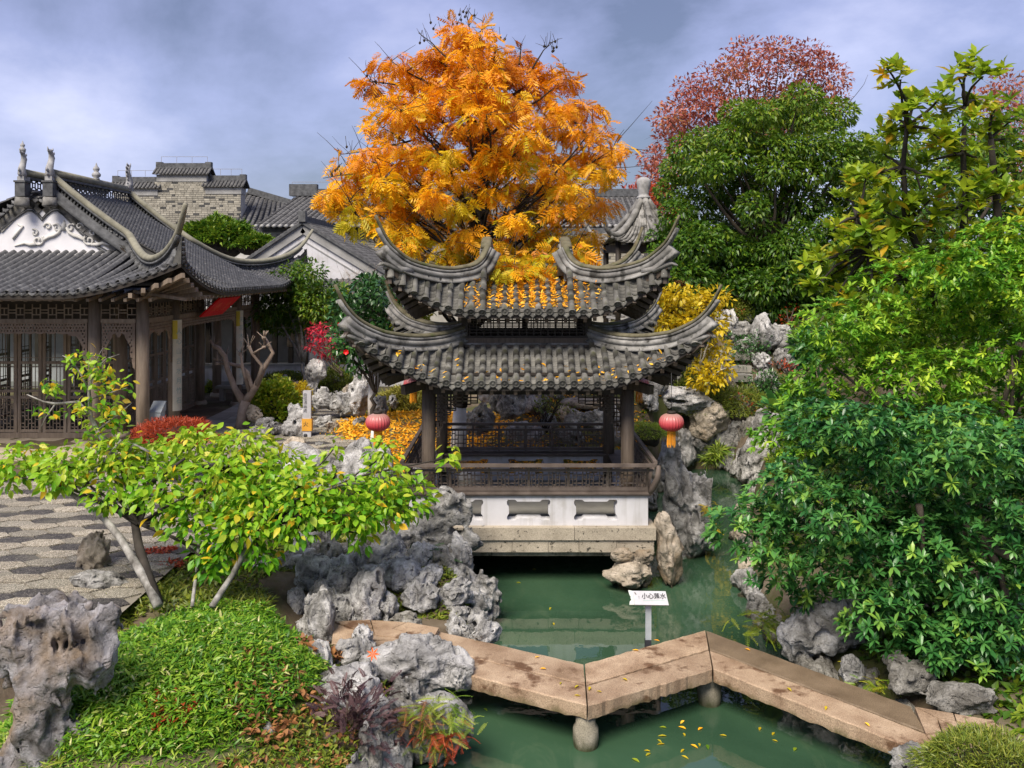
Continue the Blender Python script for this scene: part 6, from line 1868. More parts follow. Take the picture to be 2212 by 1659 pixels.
hero('scholar_rock', 'pale square-headed scholar rock on a narrow foot among low hedges', 683, 812, 24.5, 62, 84, 'rock_pale', 97, .8, pits=12, furrow=.12, n=40,
     blobs=[((0, 0, .35), (.75, .7, .55)), ((-.25, 0, -.4), (.4, .45, .6)), ((-.4, 0, -.8), (.5, .5, .2))])
hero('spire_rock', 'pale jagged spire rock left of the whitewashed trunks', 778, 850, 21.5, 60, 110, 'rock_pale', 101, .8, pits=18, furrow=.16, n=40)
hero('twin_hole_rock', 'long pale rock with two dark holes above the right lantern', 1480, 862, 20.2, 135, 66, 'rock_pale', 104, .7, pits=12, furrow=.12, n=48, holes=[((-.45, 0, .15), (0, 1, .2), .14), ((-.20, 0, .05), (0, 1, .2), .15)])
hero('leaning_rock', 'angular leaning grey rock behind the right lantern on the bank', 1530, 905, 20.3, 100, 90, 'rock_warm', 108, .8, pits=4, furrow=.09, n=40)
hero('hill_rock', 'tall grey rock beside the garden steps below the big tree', 1650, 722, hit(1650, 770), 70, 110, 'rock_pale', 111, .9, pits=12, furrow=.12, n=40)
hero('summit_rock', 'small whitish rock perched beside the conifer bush up the slope', 1625, 672, hit(1625, 690), 48, 46, 'rock_pale', 114, .9, pits=8, furrow=.12, n=30)
hero('perched_rock', 'small white pierced rock among the mossy mounds on the slope', 1532, 826, hit(1532, 850), 44, 60, 'rock_pale', 117, .9, pits=10, furrow=.12, n=30)
hero('shrub_root_rock', 'brown-stained rock stack beside the leaning trunk on the paving edge', 205, 1200, 11.2, 80, 110, 'rock_warm', 120, .9, pits=9, furrow=.12, n=40)
hero('kerb_rock', 'long low craggy rock along the pebble paving edge', 215, 1262, 10.5, 130, 75, 'rock', 123, .8, pits=14, furrow=.14, n=44)
hero('blue_grey_stone', 'smooth blue-grey stone at the foot of the pollarded tree', 572, 918, 19.8, 46, 34, 'rock', 126, .9, pits=1, furrow=.04, n=28)
hero('wall_top_rock', 'pale rock edge showing above the shrub left of the pavilion rail', 905, 1050, 13.2, 60, 90, 'rock_pale', 129, .8, pits=6, furrow=.08, n=36)

def rockery(name, label, items, loc, mat='rock', group=None):
    t = thing('rockery', label, 'rockery', loc, group)
    for it in items:
        x, yb, Y, w, h = it[:5]; rkp(t, x, yb, Y, w, h, it[5] if len(it) > 5 else mat)
    return t
E = P
# left wall of stacked rock behind the bridge end
items = []
for (x, yb, w, h) in ((715, 1250, 70, 70), (740, 1300, 70, 75), (775, 1245, 60, 60), (790, 1330, 80, 90), (835, 1290, 60, 75), (840, 1345, 70, 60), (700, 1340, 60, 80), (735, 1350, 60, 60), (690, 1400, 45, 110), (665, 1395, 40, 70), (770, 1350, 55, 45), (820, 1230, 60, 50), (870, 1220, 70, 60), (960, 1240, 60, 55), (930, 1215, 50, 40), (990, 1235, 45, 70), (650, 1250, 80, 60), (590, 1255, 80, 50), (540, 1270, 70, 50), (860, 1180, 60, 50), (640, 1330, 40, 55), (1050, 1385, 70, 40), (985, 1375, 60, 35), (875, 1365, 60, 40)):
    Y = 11.9 - (yb - 1220) * .0105 + R.uniform(-.15, .15)
    items.append((x, yb, Y, w * 1.3, h * 1.25, R.choice(('rock', 'rock_moss', 'rock_pale', 'rock'))))
rockery('rockery', 'stacked grey rock wall below the yellow-green shrub beside the bridge end', items, E(800, 1350, 11.2))
# loose stones set into the bank between wall and pavilion
bk = thing('rockery', 'packed grey stones on the bank between the pierced rock and the bridge landing', 'rockery', (-1.4, 11.6, .6))
for _ in range(48):
    x = R.uniform(-2.9, -.6); y = R.uniform(10.75, 12.7); d_ = float(pond_dist(np.array([x]), np.array([y]))[0])
    if d_ < -.1: continue
    s_ = R.uniform(.30, .62); rock(bk, (x, y, H(x, y) - .10), (s_, s_ * .9, s_ * R.uniform(.6, 1.1)), R.choice(('rock', 'rock_moss', 'rock_pale', 'rock_pale')))
# around the cracked boulder
items = [(650, 1470, 8.9, 60, 70), (625, 1500, 8.5, 55, 70, 'rock_pale'), (690, 1445, 9.0, 90, 70), (760, 1430, 9.2, 80, 60), (790, 1395, 9.5, 70, 55, 'rock_pale'), (790, 1490, 8.8, 60, 80), (715, 1500, 8.6, 60, 60), (575, 1640, 7.5, 60, 80), (560, 1560, 8.0, 40, 40), (600, 1600, 7.8, 40, 50), (300, 1640, 7.3, 90, 50), (370, 1655, 7.2, 70, 40), (830, 1600, 8.4, 40, 60), (990, 1480, 8.9, 40, 50), (870, 1520, 8.7, 50, 60), (420, 1650, 7.3, 60, 36)]
rockery('rockery', 'scattered pale rocks with dead leaves around the cracked boulder', items, E(690, 1560, 8.4), 'rock')
# bank rocks right behind the pavilion
items = []
for (x, yb, w, h) in ((1400, 985, 50, 80), (1435, 1000, 60, 90), (1475, 1005, 70, 85), (1510, 990, 60, 80), (1550, 1000, 90, 90), (1600, 1005, 70, 80), (1640, 1040, 80, 100), (1620, 980, 60, 80), (1680, 1030, 60, 70), (1665, 1075, 60, 50), (1695, 1100, 55, 50), (1590, 960, 60, 60), (1655, 960, 60, 70), (1700, 980, 50, 80), (1420, 930, 50, 50), (1450, 950, 50, 45), (1400, 905, 46, 50), (1520, 930, 60, 50), (1380, 950, 50, 60), (1710, 1050, 50, 60)):
    Y = 20.55 - max(0, yb - 1005) * .04 - max(0, x - 1600) * .014 + R.uniform(-.2, .2)
    items.append((x, yb, Y, w * 1.08, h * 1.08, R.choice(('rock', 'rock', 'rock_pale', 'rock_moss'))))
rockery('rockery', 'grey rock bank holding the far right pond edge behind the pavilion', items, E(1560, 1000, 20))
# rocks seen through the pavilion
items = []
for (x, yb, Y, w, h, m) in ((1105, 905, 18.6, 60, 70, 'rock'), (1075, 890, 18.8, 50, 55, 'rock_moss'), (1150, 895, 19.5, 70, 60, 'rock'), (1200, 880, 20, 70, 50, 'rock_moss'), (1185, 925, 18.2, 50, 40, 'rock_pale'), (1240, 930, 18.2, 70, 50, 'rock_moss'), (1285, 930, 18.3, 70, 50, 'rock'), (1040, 930, 18.2, 70, 60, 'rock_moss'), (1120, 945, 18.0, 60, 40, 'rock_pale'), (1010, 935, 18.2, 60, 50, 'rock_moss'), (1260, 880, 20.2, 60, 50, 'rock_pale'), (1300, 870, 20.5, 50, 50, 'rock'), (1060, 860, 20.4, 60, 60, 'rock'), (1140, 865, 21, 80, 60, 'rock'), (1320, 910, 19, 40, 50, 'rock'), (1220, 905, 18.8, 50, 34, 'rock_warm'), (1335, 960, 17.6, 60, 60, 'rock'), (1150, 950, 17.4, 60, 34, 'rock'), (1230, 955, 17.4, 60, 30, 'rock_moss')):
    items.append((x, yb, Y, w, h, m))
rockery('rockery', 'dark mossy rocks framed by the pavilion columns', items, E(1180, 930, 18.6))
st = tag(obj('ledge_stone', MB().lathe([(.15, 0), (.50, .02), (.55, .10), (.50, .17), (.2, .19)], n=14).mesh('ledge_stone', M['rock_warm']), None, Matrix.Translation(P(1278, 880, 19.3)) @ Matrix.Diagonal((1.25, .8, 1, 1))), 'flat tan stone slab on dark rocks framed by the pavilion', 'rock')
# slope rocks and steps
items = []
for (x, yb, Y, w, h) in ((1560, 720, 22, 60, 50), (1590, 735, 21.8, 70, 40), (1530, 745, 21.5, 50, 40), (1610, 770, 21, 50, 40), (1640, 800, 20.5, 60, 40), (1690, 760, 21.5, 50, 60), (1700, 800, 20.5, 50, 50), (1660, 850, 20, 60, 50), (1560, 860, 19.5, 60, 50), (1590, 900, 19, 60, 50), (1400, 880, 19.6, 60, 50), (1420, 850, 20.2, 40, 40), (1450, 830, 20.5, 44, 36), (1500, 770, 21.6, 40, 36), (1370, 830, 20.6, 40, 34), (1330, 690, 22, 50, 40), (1365, 700, 22, 50, 46), (1395, 690, 22, 40, 40), (1345, 665, 23, 50, 36)):
    Y2 = hit(x, yb); k_ = Y / Y2
    items.append((x, yb, Y2, w * 1.1, h * 1.1, R.choice(('rock_pale', 'rock', 'rock_warm'))))
rockery('rockery', 'grey rocks terracing the slope right of the pavilion roof', items, E(1600, 780, 21))
gs = thing('garden_steps', 'rough stone steps climbing the slope toward the big evergreen', 'steps', E(1600, 760, 21.5))
for i in range(9):
    xs_, ys_ = 1590 + 6 * math.sin(i) + (i - 4) * -4, 690 + i * 17; c = P(xs_, ys_, hit(xs_, ys_)) + Vector((0, 0, .10))
    MB().box(c.x - .42, c.x + .42, c.y - .2, c.y + .22, c.z - .16, c.z, Matrix.Rotation(R.uniform(-.02, .02), 4, 'Y')).build('step', M['paving'], gs)
# left courtyard kerbs
items = []
for (x, yb, Y, w, h) in ((700, 880, 22, 60, 40), (740, 890, 22, 70, 46), (760, 875, 22.5, 40, 50), (590, 850, 25, 40, 36), (615, 848, 25, 36, 36), (640, 855, 24.5, 36, 36), (665, 860, 24, 36, 30), (820, 900, 21, 46, 50), (850, 880, 22, 40, 30), (700, 920, 20.6, 40, 26), (720, 935, 20.2, 40, 28), (780, 925, 20.4, 36, 30), (690, 975, 18.5, 44, 24), (550, 905, 20.5, 50, 30), (590, 935, 19.6, 40, 26), (640, 975, 18.4, 50, 36), (560, 950, 19, 46, 30)):
    items.append((x, yb, Y, w, h, R.choice(('rock_pale', 'rock', 'rock_warm'))))
rockery('rockery', 'low pale edging rocks round the courtyard beds left of the pavilion', items, E(700, 920, 21))
# water-line rocks all along the pond edge
def edge_rocks(label, i0, i1, step, zs, mats, skip=None):
    t = thing('pond_edging', label, 'rock edging', (*POND[i0], 0))
    for k in range(i0, i1):
        a, b = Vector(POND[k]), Vector(POND[k + 1]); L = (b - a).length; n = max(1, int(L / step))
        for i in range(n):
            p = a.lerp(b, (i + R.uniform(.2, .8)) / n); 
            if skip and skip(p): continue
            s_ = R.uniform(.28, .52)
            rock(t, (p.x + R.uniform(-.08, .08), p.y + R.uniform(-.08, .08), -.16), (s_, s_ * .9, zs * R.uniform(.7, 1.15) + .15), R.choice(mats), name='edge_rock')
edge_rocks('rough grey edging rocks along the left pond bank', 0, 6, .27, .68, ('rock', 'rock_moss'), lambda p: 9.2 < p.y < 10.1 and p.x < -.3)
edge_rocks('mossy edging rocks along the far channel behind the pavilion', 8, 13, .42, .62, ('rock', 'rock_moss', 'rock'))
edge_rocks('grey edging rocks along the right bank under the bush', 13, 20, .36, .42, ('rock', 'rock_moss', 'rock_warm'), lambda p: p.y < 8.8)

# flagged landings at both bridge ends
for nm, lab, pts, zf in (('flagstone_path', 'left', [(720, 1345), (800, 1340), (880, 1345), (950, 1358), (935, 1385), (860, 1395), (770, 1400), (715, 1395)], .50), ('flagstone_path', 'right', [(1975, 1530), (2060, 1545), (2150, 1560), (2190, 1600), (2100, 1625), (2045, 1640), (2000, 1590)], .46)):
    pp = [G(x, y, zf) for x, y in pts]; c = sum(pp, Vector()) / len(pp)
    mb = MB(); n = len(pp)
    mb.add([p - Vector((0, 0, .06)) for p in pp] + [p - Vector((0, 0, .03)) for p in pp], [tuple(range(n, 2 * n))] + [(i, (i + 1) % n, n + (i + 1) % n, n + i) for i in range(n)])
    bed = tag(mb.build(nm, M['mortar']), kind='structure')
    ctr = c + Vector((R.uniform(-.1, .1), R.uniform(-.1, .1), 0))
    for i in range(n):
        for (q0, q1, q2, q3) in (([pp[i], pp[(i + 1) % n], pp[(i + 1) % n].lerp(ctr, .52), pp[i].lerp(ctr, .48)]), ([pp[i].lerp(ctr, .5), pp[(i + 1) % n].lerp(ctr, .54), ctr, ctr])):
            g_ = (q0 + q1 + q2 + q3) / 4; Q = [q.lerp(g_, .05) for q in (q0, q1, q2, q3)]
            h_ = R.uniform(.0, .02)
            MB().add([q - Vector((0, 0, .04)) for q in Q] + [q + Vector((0, 0, h_)) for q in Q], [(4, 5, 6, 7), (0, 1, 5, 4), (1, 2, 6, 5), (2, 3, 7, 6), (3, 0, 4, 7)]).build('flagstone', M['stone_bridge'], bed)
# ------------------------------------------------------------------ trees and shrubs
def v3(p): return np.array([p.x, p.y, p.z])
def clump(x, y, Y, rx, ry, rd=None, w=None):
    """ellipsoid clump centred on photo position (x, y), radii in photo units"""
    s = Y / FPX; c = P(x, y, Y); r = (rx * s, (rd if rd is not None else (rx + ry) / 2) * s, ry * s)
    return (tuple(c), r) + ((w,) if w else ())
PIN = [pinnate_tpl(6, 1.0, .066, .44, .55, s) for s in (1, 2, 3)] + [pinnate_tpl(5, .9, .070, .48, .75, 5)]
ROS = [rosette_tpl(10, 1.0, .36, .45, s) for s in (1, 2, 3)]
MAG = [rosette_tpl(8, 1.0, .42, .35, s, .15) for s in (4, 5)]
LEAF = [leaf_tpl(1, .52, .07, .18), leaf_tpl(1, .46, .10, .30), leaf_tpl(1, .58, .04, .10)]
LSM = [small_leaf_tpl(.5), small_leaf_tpl(.38, .08, .3)]
LNG = [leaf_tpl(1, .34, .06, .22)]
BLD = [blade_tpl(.16, .35), blade_tpl(.13, .6)]
BLW = [blade_tpl(.26, .35), blade_tpl(.22, .7), blade_tpl(.30, .2)]

# ---- the golden tree behind the pavilion
gt = thing('golden_tree', 'golden orange autumn tree towering behind the pavilion roof', 'tree', (-1.02, 17.3, .85))
poly = [(705, 425), (745, 350), (800, 300), (850, 240), (800, 215), (790, 160), (850, 115), (930, 120), (985, 60), (1030, 45), (1075, 95), (1140, 130), (1200, 130), (1255, 190), (1262, 260), (1325, 315), (1335, 340), (1290, 380), (1305, 450), (1270, 530), (1225, 580), (1130, 590), (1000, 555), (905, 510), (800, 500), (760, 470)]
def in_poly(x, y, pl):
    c = False
    for i in range(len(pl)):
        (x1, y1), (x2, y2) = pl[i], pl[(i + 1) % len(pl)]
        if (y1 > y) != (y2 > y) and x < (x2 - x1) * (y - y1) / (y2 - y1) + x1: c = not c
    return c
cl = []; pts2 = []
tries = 0
while len(cl) < 104 and tries < 6000:
    tries += 1
    x, y = R.uniform(690, 1345), R.uniform(40, 595)
    if not in_poly(x, y, poly): continue
    if any((x - a)**2 / 1.3 + (y - b)**2 < 35**2 for a, b in pts2): continue
    if x < 800 and R.random() < .25: continue
    pts2.append((x, y)); e_ = 1 - min(1, ((x - 1035) / 330)**2 + ((y - 330) / 300)**2)
    Yc = 17.0 + R.uniform(-1, 1) * (0.5 + 1.7 * e_)
    if y > 545 and x > 1040: Yc = R.uniform(14.3, 15.6)
    cl.append(clump(x, y, Yc, R.uniform(26, 46), R.uniform(15, 26), 48, w=R.uniform(.7, 1.3) * (1 if y > 110 else .5)))
for x, y, Yc in ((1010, 95, 17), (1040, 130, 16.8), (1090, 150, 17.1), (990, 160, 16.8), (1030, 200, 16.6), (960, 200, 17), (1100, 230, 16.7), (1000, 270, 16.5), (1060, 300, 16.6), (940, 330, 16.6), (880, 420, 16.6), (1130, 585, 14.1), (1180, 575, 14.3), (1095, 590, 14.0), (1235, 545, 14.6), (870, 525, 15.6), (960, 560, 16.0)): cl.append(clump(x, y, Yc, 42, 24, 40, w=.9))
pos, u, k = crown_points(cl, 6700, .40)
d = u * np.array([1, 1, .25]) + np.array([0, 0, -.22]) + rng.normal(size=u.shape) * .38
hz = (pos[:, 2] - 4.4) / 5.0
rnd = np.clip(.12 + .72 * hz + rng.normal(size=len(pos)) * .17 + rng.normal(size=len(cl))[k] * .10, 0, 1)
gr = (rng.random(len(cl)) < .16)[k] & (hz < .55); rnd = np.where(gr, rnd * .3, rnd)
foliage(gt, PIN, pos, d, rng.uniform(.17, .29, len(pos)), rnd, M['lf_gold'], M['lf_gold_one'], 'compound_leaf', 300)
tk = [Vector((-1.04, 17.3, .80)), Vector((-1.0, 17.3, 1.9)), Vector((-.85, 17.2, 3.2)), Vector((-.66, 17.05, 4.6)), Vector((-.58, 17.0, 6.2)), Vector((-.55, 17.0, 7.6)), Vector((-.62, 17.0, 8.9))]
MB().tube(tk[:2], [.17, .125], 12).build('limewashed_foot', M['limewash'], gt)
trunk_and_limbs(gt, tk[0], tk[-1], [c[0] for c in cl], .115, M['bark_dark'], twigs=9, trunk_pts=tk[1:], rl=.04, tip=.005)
fr = MB()
for _ in range(42):
    x, y = R.choice([(1000, 45), (1010, 30), (1040, 60), (1075, 80), (900, 85), (800, 170), (800, 185), (1190, 100), (745, 330), (720, 370), (1330, 345), (940, 60), (985, 40)]); p = P(x + R.uniform(-18, 18), y + R.uniform(-14, 14), 17.0)
    q = p + Vector((R.uniform(-.08, .08), R.uniform(-.1, .1), R.uniform(.06, .22))); fr.tube([p, q], .006, 4); fr.tube([p + Vector((0, 0, .028)), p, p - Vector((0, 0, .028))], [.01, .028, .01], 6)
for x0, y0, x1, y1 in ((1030, 130, 1005, 25), (1035, 120, 1045, 40), (990, 150, 905, 70), (1150, 150, 1190, 90), (900, 190, 790, 175), (890, 230, 785, 205), (900, 300, 735, 335), (880, 350, 700, 385), (1230, 250, 1330, 345), (1120, 140, 1125, 95)):
    a, b = P(x0, y0, 17.0), P(x1, y1, 17.0); limb(fr, a, b, .022, .006, .08, 6)
    for _ in range(6):
        q = a.lerp(b, R.uniform(.45, 1)); limb(fr, q, q + Vector((R.uniform(-.25, .25), R.uniform(-.2, .2), R.uniform(0, .3))), .008, .003, .1, 3, sides=4)
fr.build('fruiting_twigs', M['bark_dark'], gt)

def tree(name, label, cat, base, fork, clumps, n, tpls, scale, leaf, bark, r0, leafname='leaf', singles=120, group=None, rndf=None, down=.1, up=0.0, twigs=3, shell=.65, fold_dir=1.0, rest='crown', limbs=None, rl=None, jit=.5):
    t = thing(name, label, cat, base, group)
    pos, u, k = crown_points(clumps, n, shell)
    d = u * fold_dir + np.array([0, 0, up - down]) + rng.normal(size=u.shape) * jit
    rnd = rndf(pos) if rndf else np.clip(rng.beta(2, 2, n) + rng.normal(size=len(clumps))[k] * .12, 0, 1)
    foliage(t, tpls, pos, d, rng.uniform(scale[0], scale[1], n), rnd, M[leaf], M[leaf + '_one'], leafname, singles, rest)
    trunk_and_limbs(t, base, fork, limbs if limbs is not None else [c[0] for c in clumps], r0, M[bark], twigs=twigs, rl=rl)
    return t

def fill(poly_, n, mind, Y, dY, rx, ry):
    """clumps spread over an outline given in photo positions"""
    out = []; pp = []; xs = [p[0] for p in poly_]; ys = [p[1] for p in poly_]; tries = 0
    while len(out) < n and tries < 5000:
        tries += 1; x, y = R.uniform(min(xs), max(xs)), R.uniform(min(ys), max(ys))
        if not in_poly(x, y, poly_) or any((x - a)**2 + (y - b)**2 < mind**2 for a, b in pp): continue
        pp.append((x, y)); out.append(clump(x, y, Y + R.uniform(-dY, dY), R.uniform(*rx), R.uniform(*ry)))
    return out

# ---- big evergreen at the right back
cl = fill([(1425, 470), (1450, 350), (1500, 300), (1560, 260), (1620, 225), (1720, 205), (1800, 220), (1870, 300), (1900, 420), (1890, 560), (1850, 690), (1760, 720), (1650, 680), (1560, 640), (1480, 620), (1440, 560)], 74, 42, 24.8, 1.5, (36, 62), (24, 38))
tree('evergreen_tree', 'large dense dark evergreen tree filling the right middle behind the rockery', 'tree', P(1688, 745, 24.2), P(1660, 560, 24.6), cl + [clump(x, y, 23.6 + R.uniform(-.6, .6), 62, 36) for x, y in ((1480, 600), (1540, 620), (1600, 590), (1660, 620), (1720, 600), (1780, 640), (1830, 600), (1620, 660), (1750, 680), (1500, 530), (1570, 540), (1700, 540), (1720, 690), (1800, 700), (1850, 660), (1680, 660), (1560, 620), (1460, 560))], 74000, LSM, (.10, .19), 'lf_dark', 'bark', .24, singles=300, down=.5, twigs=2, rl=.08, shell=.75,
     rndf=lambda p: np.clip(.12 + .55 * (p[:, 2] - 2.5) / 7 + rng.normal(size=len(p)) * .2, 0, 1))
bt = bpy.data.objects.get('evergreen_tree')
xb = MB()
for a, b in (((1795, 690, 23.4), (1665, 540, 23.6)), ((1760, 640, 23.4), (1700, 520, 23.3)), ((1690, 700, 24), (1720, 420, 24))): xb = MB(); limb(xb, P(*a), P(*b), .05, .018, .14); xb.build('pale_limb', M['bark_pale'], bt)
cl = fill([(1870, 330), (1960, 290), (2212, 260), (2260, 330), (2260, 720), (2000, 700), (1880, 640)], 30, 60, 23.0, 1.5, (60, 95), (45, 65))
tree('evergreen_tree', 'dark evergreen tree behind the big-leaved magnolia at the right edge', 'tree', P(2050, 800, 23), P(2040, 560, 23), cl, 15000, LSM, (.14, .24), 'lf_dark', 'bark', .2, singles=100, down=.4, twigs=2, rl=.07)
# ---- russet trees far behind
cl = fill([(1432, 290), (1450, 240), (1500, 180), (1560, 135), (1640, 110), (1700, 100), (1760, 115), (1820, 165), (1830, 215), (1760, 260), (1600, 300), (1500, 340), (1430, 400), (1415, 460), (1410, 350)], 40, 36, 46, 1.5, (36, 56), (28, 40))
tree('russet_tree', 'russet red broadleaf tree rising behind the dark evergreen', 'tree', P(1640, 700, 46), P(1640, 330, 46), cl, 13000, LSM, (.16, .30), 'lf_red', 'bark_dark', .32, singles=60, down=.1, twigs=6, rl=.09, shell=.5)
cl = fill([(1325, 480), (1335, 440), (1370, 420), (1440, 400), (1475, 470), (1460, 500), (1380, 500)], 11, 26, 46, 1, (26, 40), (22, 32))
tree('russet_tree', 'lower orange-red tree beside the jar finial of the distant pavilion', 'tree', P(1380, 640, 46), P(1390, 500, 46), cl, 3600, LSM, (.16, .28), 'lf_scarlet', 'bark_dark', .2, singles=40, twigs=5, rl=.06, shell=.5)
cl = fill([(2130, 250), (2150, 190), (2190, 170), (2260, 220), (2260, 380), (2160, 380)], 10, 36, 44, 1, (40, 60), (30, 44))
tree('russet_tree', 'sparse reddish tree top behind the magnolia at the far right edge', 'tree', P(2190, 640, 44), P(2190, 380, 44), cl, 3000, LSM, (.16, .28), 'lf_red', 'bark_dark', .2, singles=40, twigs=5, rl=.06, shell=.5)
# ---- magnolia with big leaf whorls
mg = thing('magnolia_tree', 'magnolia with big glossy whorled leaves and orange young tips at upper right', 'tree', (6.3, 13.6, .9))
spots = [(1915, 148), (1945, 175), (2095, 140), (2070, 170), (2125, 165), (2035, 205), (1985, 205), (2050, 240), (2110, 220), (2150, 235), (1960, 240), (1935, 255), (2080, 270), (2140, 285), (2015, 280), (1960, 300), (1905, 330), (1870, 385), (1840, 380), (1900, 400), (1940, 370), (2000, 350), (2060, 330), (2110, 340), (1870, 450), (1910, 455), (1950, 440), (2040, 400), (2090, 390), (2140, 400), (1800, 500), (1835, 485), (1870, 500), (1785, 560), (1830, 560), (1860, 580), (1900, 540), (1950, 500), (1990, 540), (2120, 440), (2150, 420), (2190, 440), (2205, 480), (1770, 615), (1810, 640), (1850, 650), (2040, 470), (1920, 600), (2000, 600), (2060, 530), (2110, 520), (2160, 520), (2180, 360), (2020, 500), (1880, 620), (1950, 560), (2195, 400), (1755, 570), (1980, 450), (2075, 450), (2190, 260), (2170, 300), (2060, 600), (2110, 600), (2170, 590), (2200, 550), (1890, 500), (1830, 430), (1960, 640), (1900, 660), (1840, 600), (2020, 560), (2090, 570), (2150, 480), (1930, 500), (2010, 430), (1990, 380), (1905, 290), (2030, 300), (2090, 320), (1850, 530), (1790, 600), (2140, 640)]
pos, dr, sc, rn = [], [], [], []
tips = []
for x, y in spots:
    c = P(x, y, 13.4 + R.uniform(-.7, .7)); tips.append(c)
    for _ in range(R.randint(4, 6)):
        p = c + Vector((R.uniform(-.22, .22), R.uniform(-.25, .25), R.uniform(-.15, .15))); pos.append(tuple(p))
        dr.append((R.uniform(-.8, .8), R.uniform(-1.3, .2), .0)); sc.append(R.uniform(.19, .28)); rn.append(R.betavariate(1.6, 2.2))
pos, dr, sc, rn = map(np.array, (pos, dr, sc, rn))
# every leaf separate: explode rosettes into single leaves
def explode(tpl_n, pos, sc, rn, upv=.45, lt=.4, outward=None, lean=.35):
    P_, D_, S_, N_ = [], [], [], []
    for i in range(len(pos)):
        ax = np.array([0, 0, 1.0]) + (outward[i] * lean if outward is not None else 0) + rng.normal(size=3) * .22; ax /= np.linalg.norm(ax)
        a_ = np.cross(ax, [1, 0, .1]); a_ /= np.linalg.norm(a_); b_ = np.cross(ax, a_)
        for k in range(tpl_n):
            an = 2.4 * k + rng.uniform(-.2, .2); el = upv * (.3 + 1.1 * k / tpl_n) + rng.uniform(-.1, .15)
            P_.append(pos[i]); D_.append((a_ * math.cos(an) + b_ * math.sin(an)) * math.cos(el) + ax * math.sin(el)); S_.append(sc[i] * rng.uniform(.75, 1.1) * (1 if k < tpl_n * .7 else .65)); N_.append(np.clip(rn[i] + rng.normal() * .1, 0, 1))
    return np.array(P_), np.array(D_), np.array(S_), np.array(N_)
BIG = [leaf_tpl(1, .44, .05, .18, .55), leaf_tpl(1, .40, .07, .26, .55)]
a, b, c, e_ = explode(9, pos, sc, rn, .75, outward=dr, lean=.8)
foliage(mg, BIG, a, b, c, e_, M['lf_magnolia'], M['lf_magnolia_one'], 'leaf', 300, roll=.25)
ml = MB()
trk = [[P(2070, 700, 13.5), P(2075, 560, 13.5), P(2085, 440, 13.5), P(2080, 330, 13.5), P(2085, 230, 13.4)], [P(2160, 680, 13.6), P(2160, 520, 13.6), P(2150, 400, 13.6), P(2140, 300, 13.5)], [P(2020, 680, 13.6), P(2000, 580, 13.6), P(1960, 480, 13.5), P(1950, 360, 13.4), P(1960, 270, 13.3)], [P(2060, 620, 13.4), P(1960, 600, 13.3), P(1880, 540, 13.2), P(1850, 470, 13.2)]]
for tp in trk: ml.tube(tp, [.075 - .011 * i for i in range(len(tp))], 8)
for c in tips:
    s_ = min((p for tp in trk for p in tp), key=lambda p: (p - c).length); limb(ml, s_, c, .028, .012, .15)
ml.build('trunk', M['bark_dark'], mg)

# ---- large whorl-leaved bush on the right bank: two plants
def whorl_bush(label, clumps, n, sc, base, seedlift, leaf='lf_bush', singles=300, limbs=8, bright=0.0):
    t = thing('whorl_leaved_bush', label, 'bush', base)
    pos, u, k = crown_points(clumps, n, .82)
    keep = pos[:, 2] > .55; pos, u, k = pos[keep], u[keep], k[keep]
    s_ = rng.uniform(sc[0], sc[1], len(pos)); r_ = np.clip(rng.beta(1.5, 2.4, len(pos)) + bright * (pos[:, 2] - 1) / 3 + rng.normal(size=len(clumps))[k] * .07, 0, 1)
    a, b, c, e_ = explode(9, pos, s_, r_, .6, outward=u, lean=.8)
    foliage(t, LNGB, a, b, c, e_, M[leaf], M[leaf + '_one'], 'leaf', singles, roll=.2)
    lm = MB()
    for c_ in R.sample(clumps, min(limbs, len(clumps))): limb(lm, base, c_[0], .06, .015, .2)
    lm.build('stems', M['bark'], t)
    return t
LNGB = [leaf_tpl(1, .36, .04, .18, .58), leaf_tpl(1, .31, .05, .28, .58)]
cl = fill([(1600, 1150), (1650, 1080), (1700, 1000), (1740, 930), (1800, 880), (1900, 900), (2000, 930), (2250, 940), (2260, 1560), (2150, 1500), (2040, 1420), (1960, 1420), (1900, 1350), (1800, 1270), (1690, 1240), (1620, 1210)], 60, 54, 9.7, .8, (60, 100), (44, 72))
cl += [clump(x, y, 9.0, 75, 50) for x, y in ((2080, 1430), (2160, 1490), (2010, 1390), (2200, 1440), (2190, 1530), (2120, 1360))]
whorl_bush('huge glossy dark green whorl-leaved bush covering the lower right bank', cl, 4300, (.09, .135), (5.0, 9.9, .6), 0)
cl = fill([(1700, 960), (1740, 880), (1800, 760), (1790, 700), (1830, 640), (1950, 610), (2100, 560), (2260, 480), (2260, 980), (2000, 960), (1850, 940)], 34, 66, 11.9, .7, (70, 105), (48, 70))
whorl_bush('brighter yellow-green whorl-leaved bush behind the big dark bush on the right', cl, 3300, (.095, .14), (6.0, 12.0, .8), 0, leaf='lf_bush_yellow', bright=.10)
bs = MB()
for a, b, r_ in (((2100, 1160, 9.2), (2240, 1240, 9.0), .055), ((2130, 1165, 9.2), (2175, 1290, 9.1), .05), ((2130, 1170, 9.2), (2080, 1130, 9.3), .04), ((1985, 1090, 9.2), (1990, 1240, 9.3), .035)): bs = MB(); limb(bs, P(*a), P(*b), r_, r_ * .6, .06); bs.build('bare_limb', M['bark'], bpy.data.objects['whorl_leaved_bush'])
lp = obj('limestone_peak', rock_mesh('limestone_peak', 140, (.16, .14, .42), 32, pits=4, furrow=.08, mat=M['rock_pale']), None, Matrix.Translation(P(2172, 1190, 10.6))); tag(lp, 'pale stone peak glimpsed through the right bush leaves', 'rock')

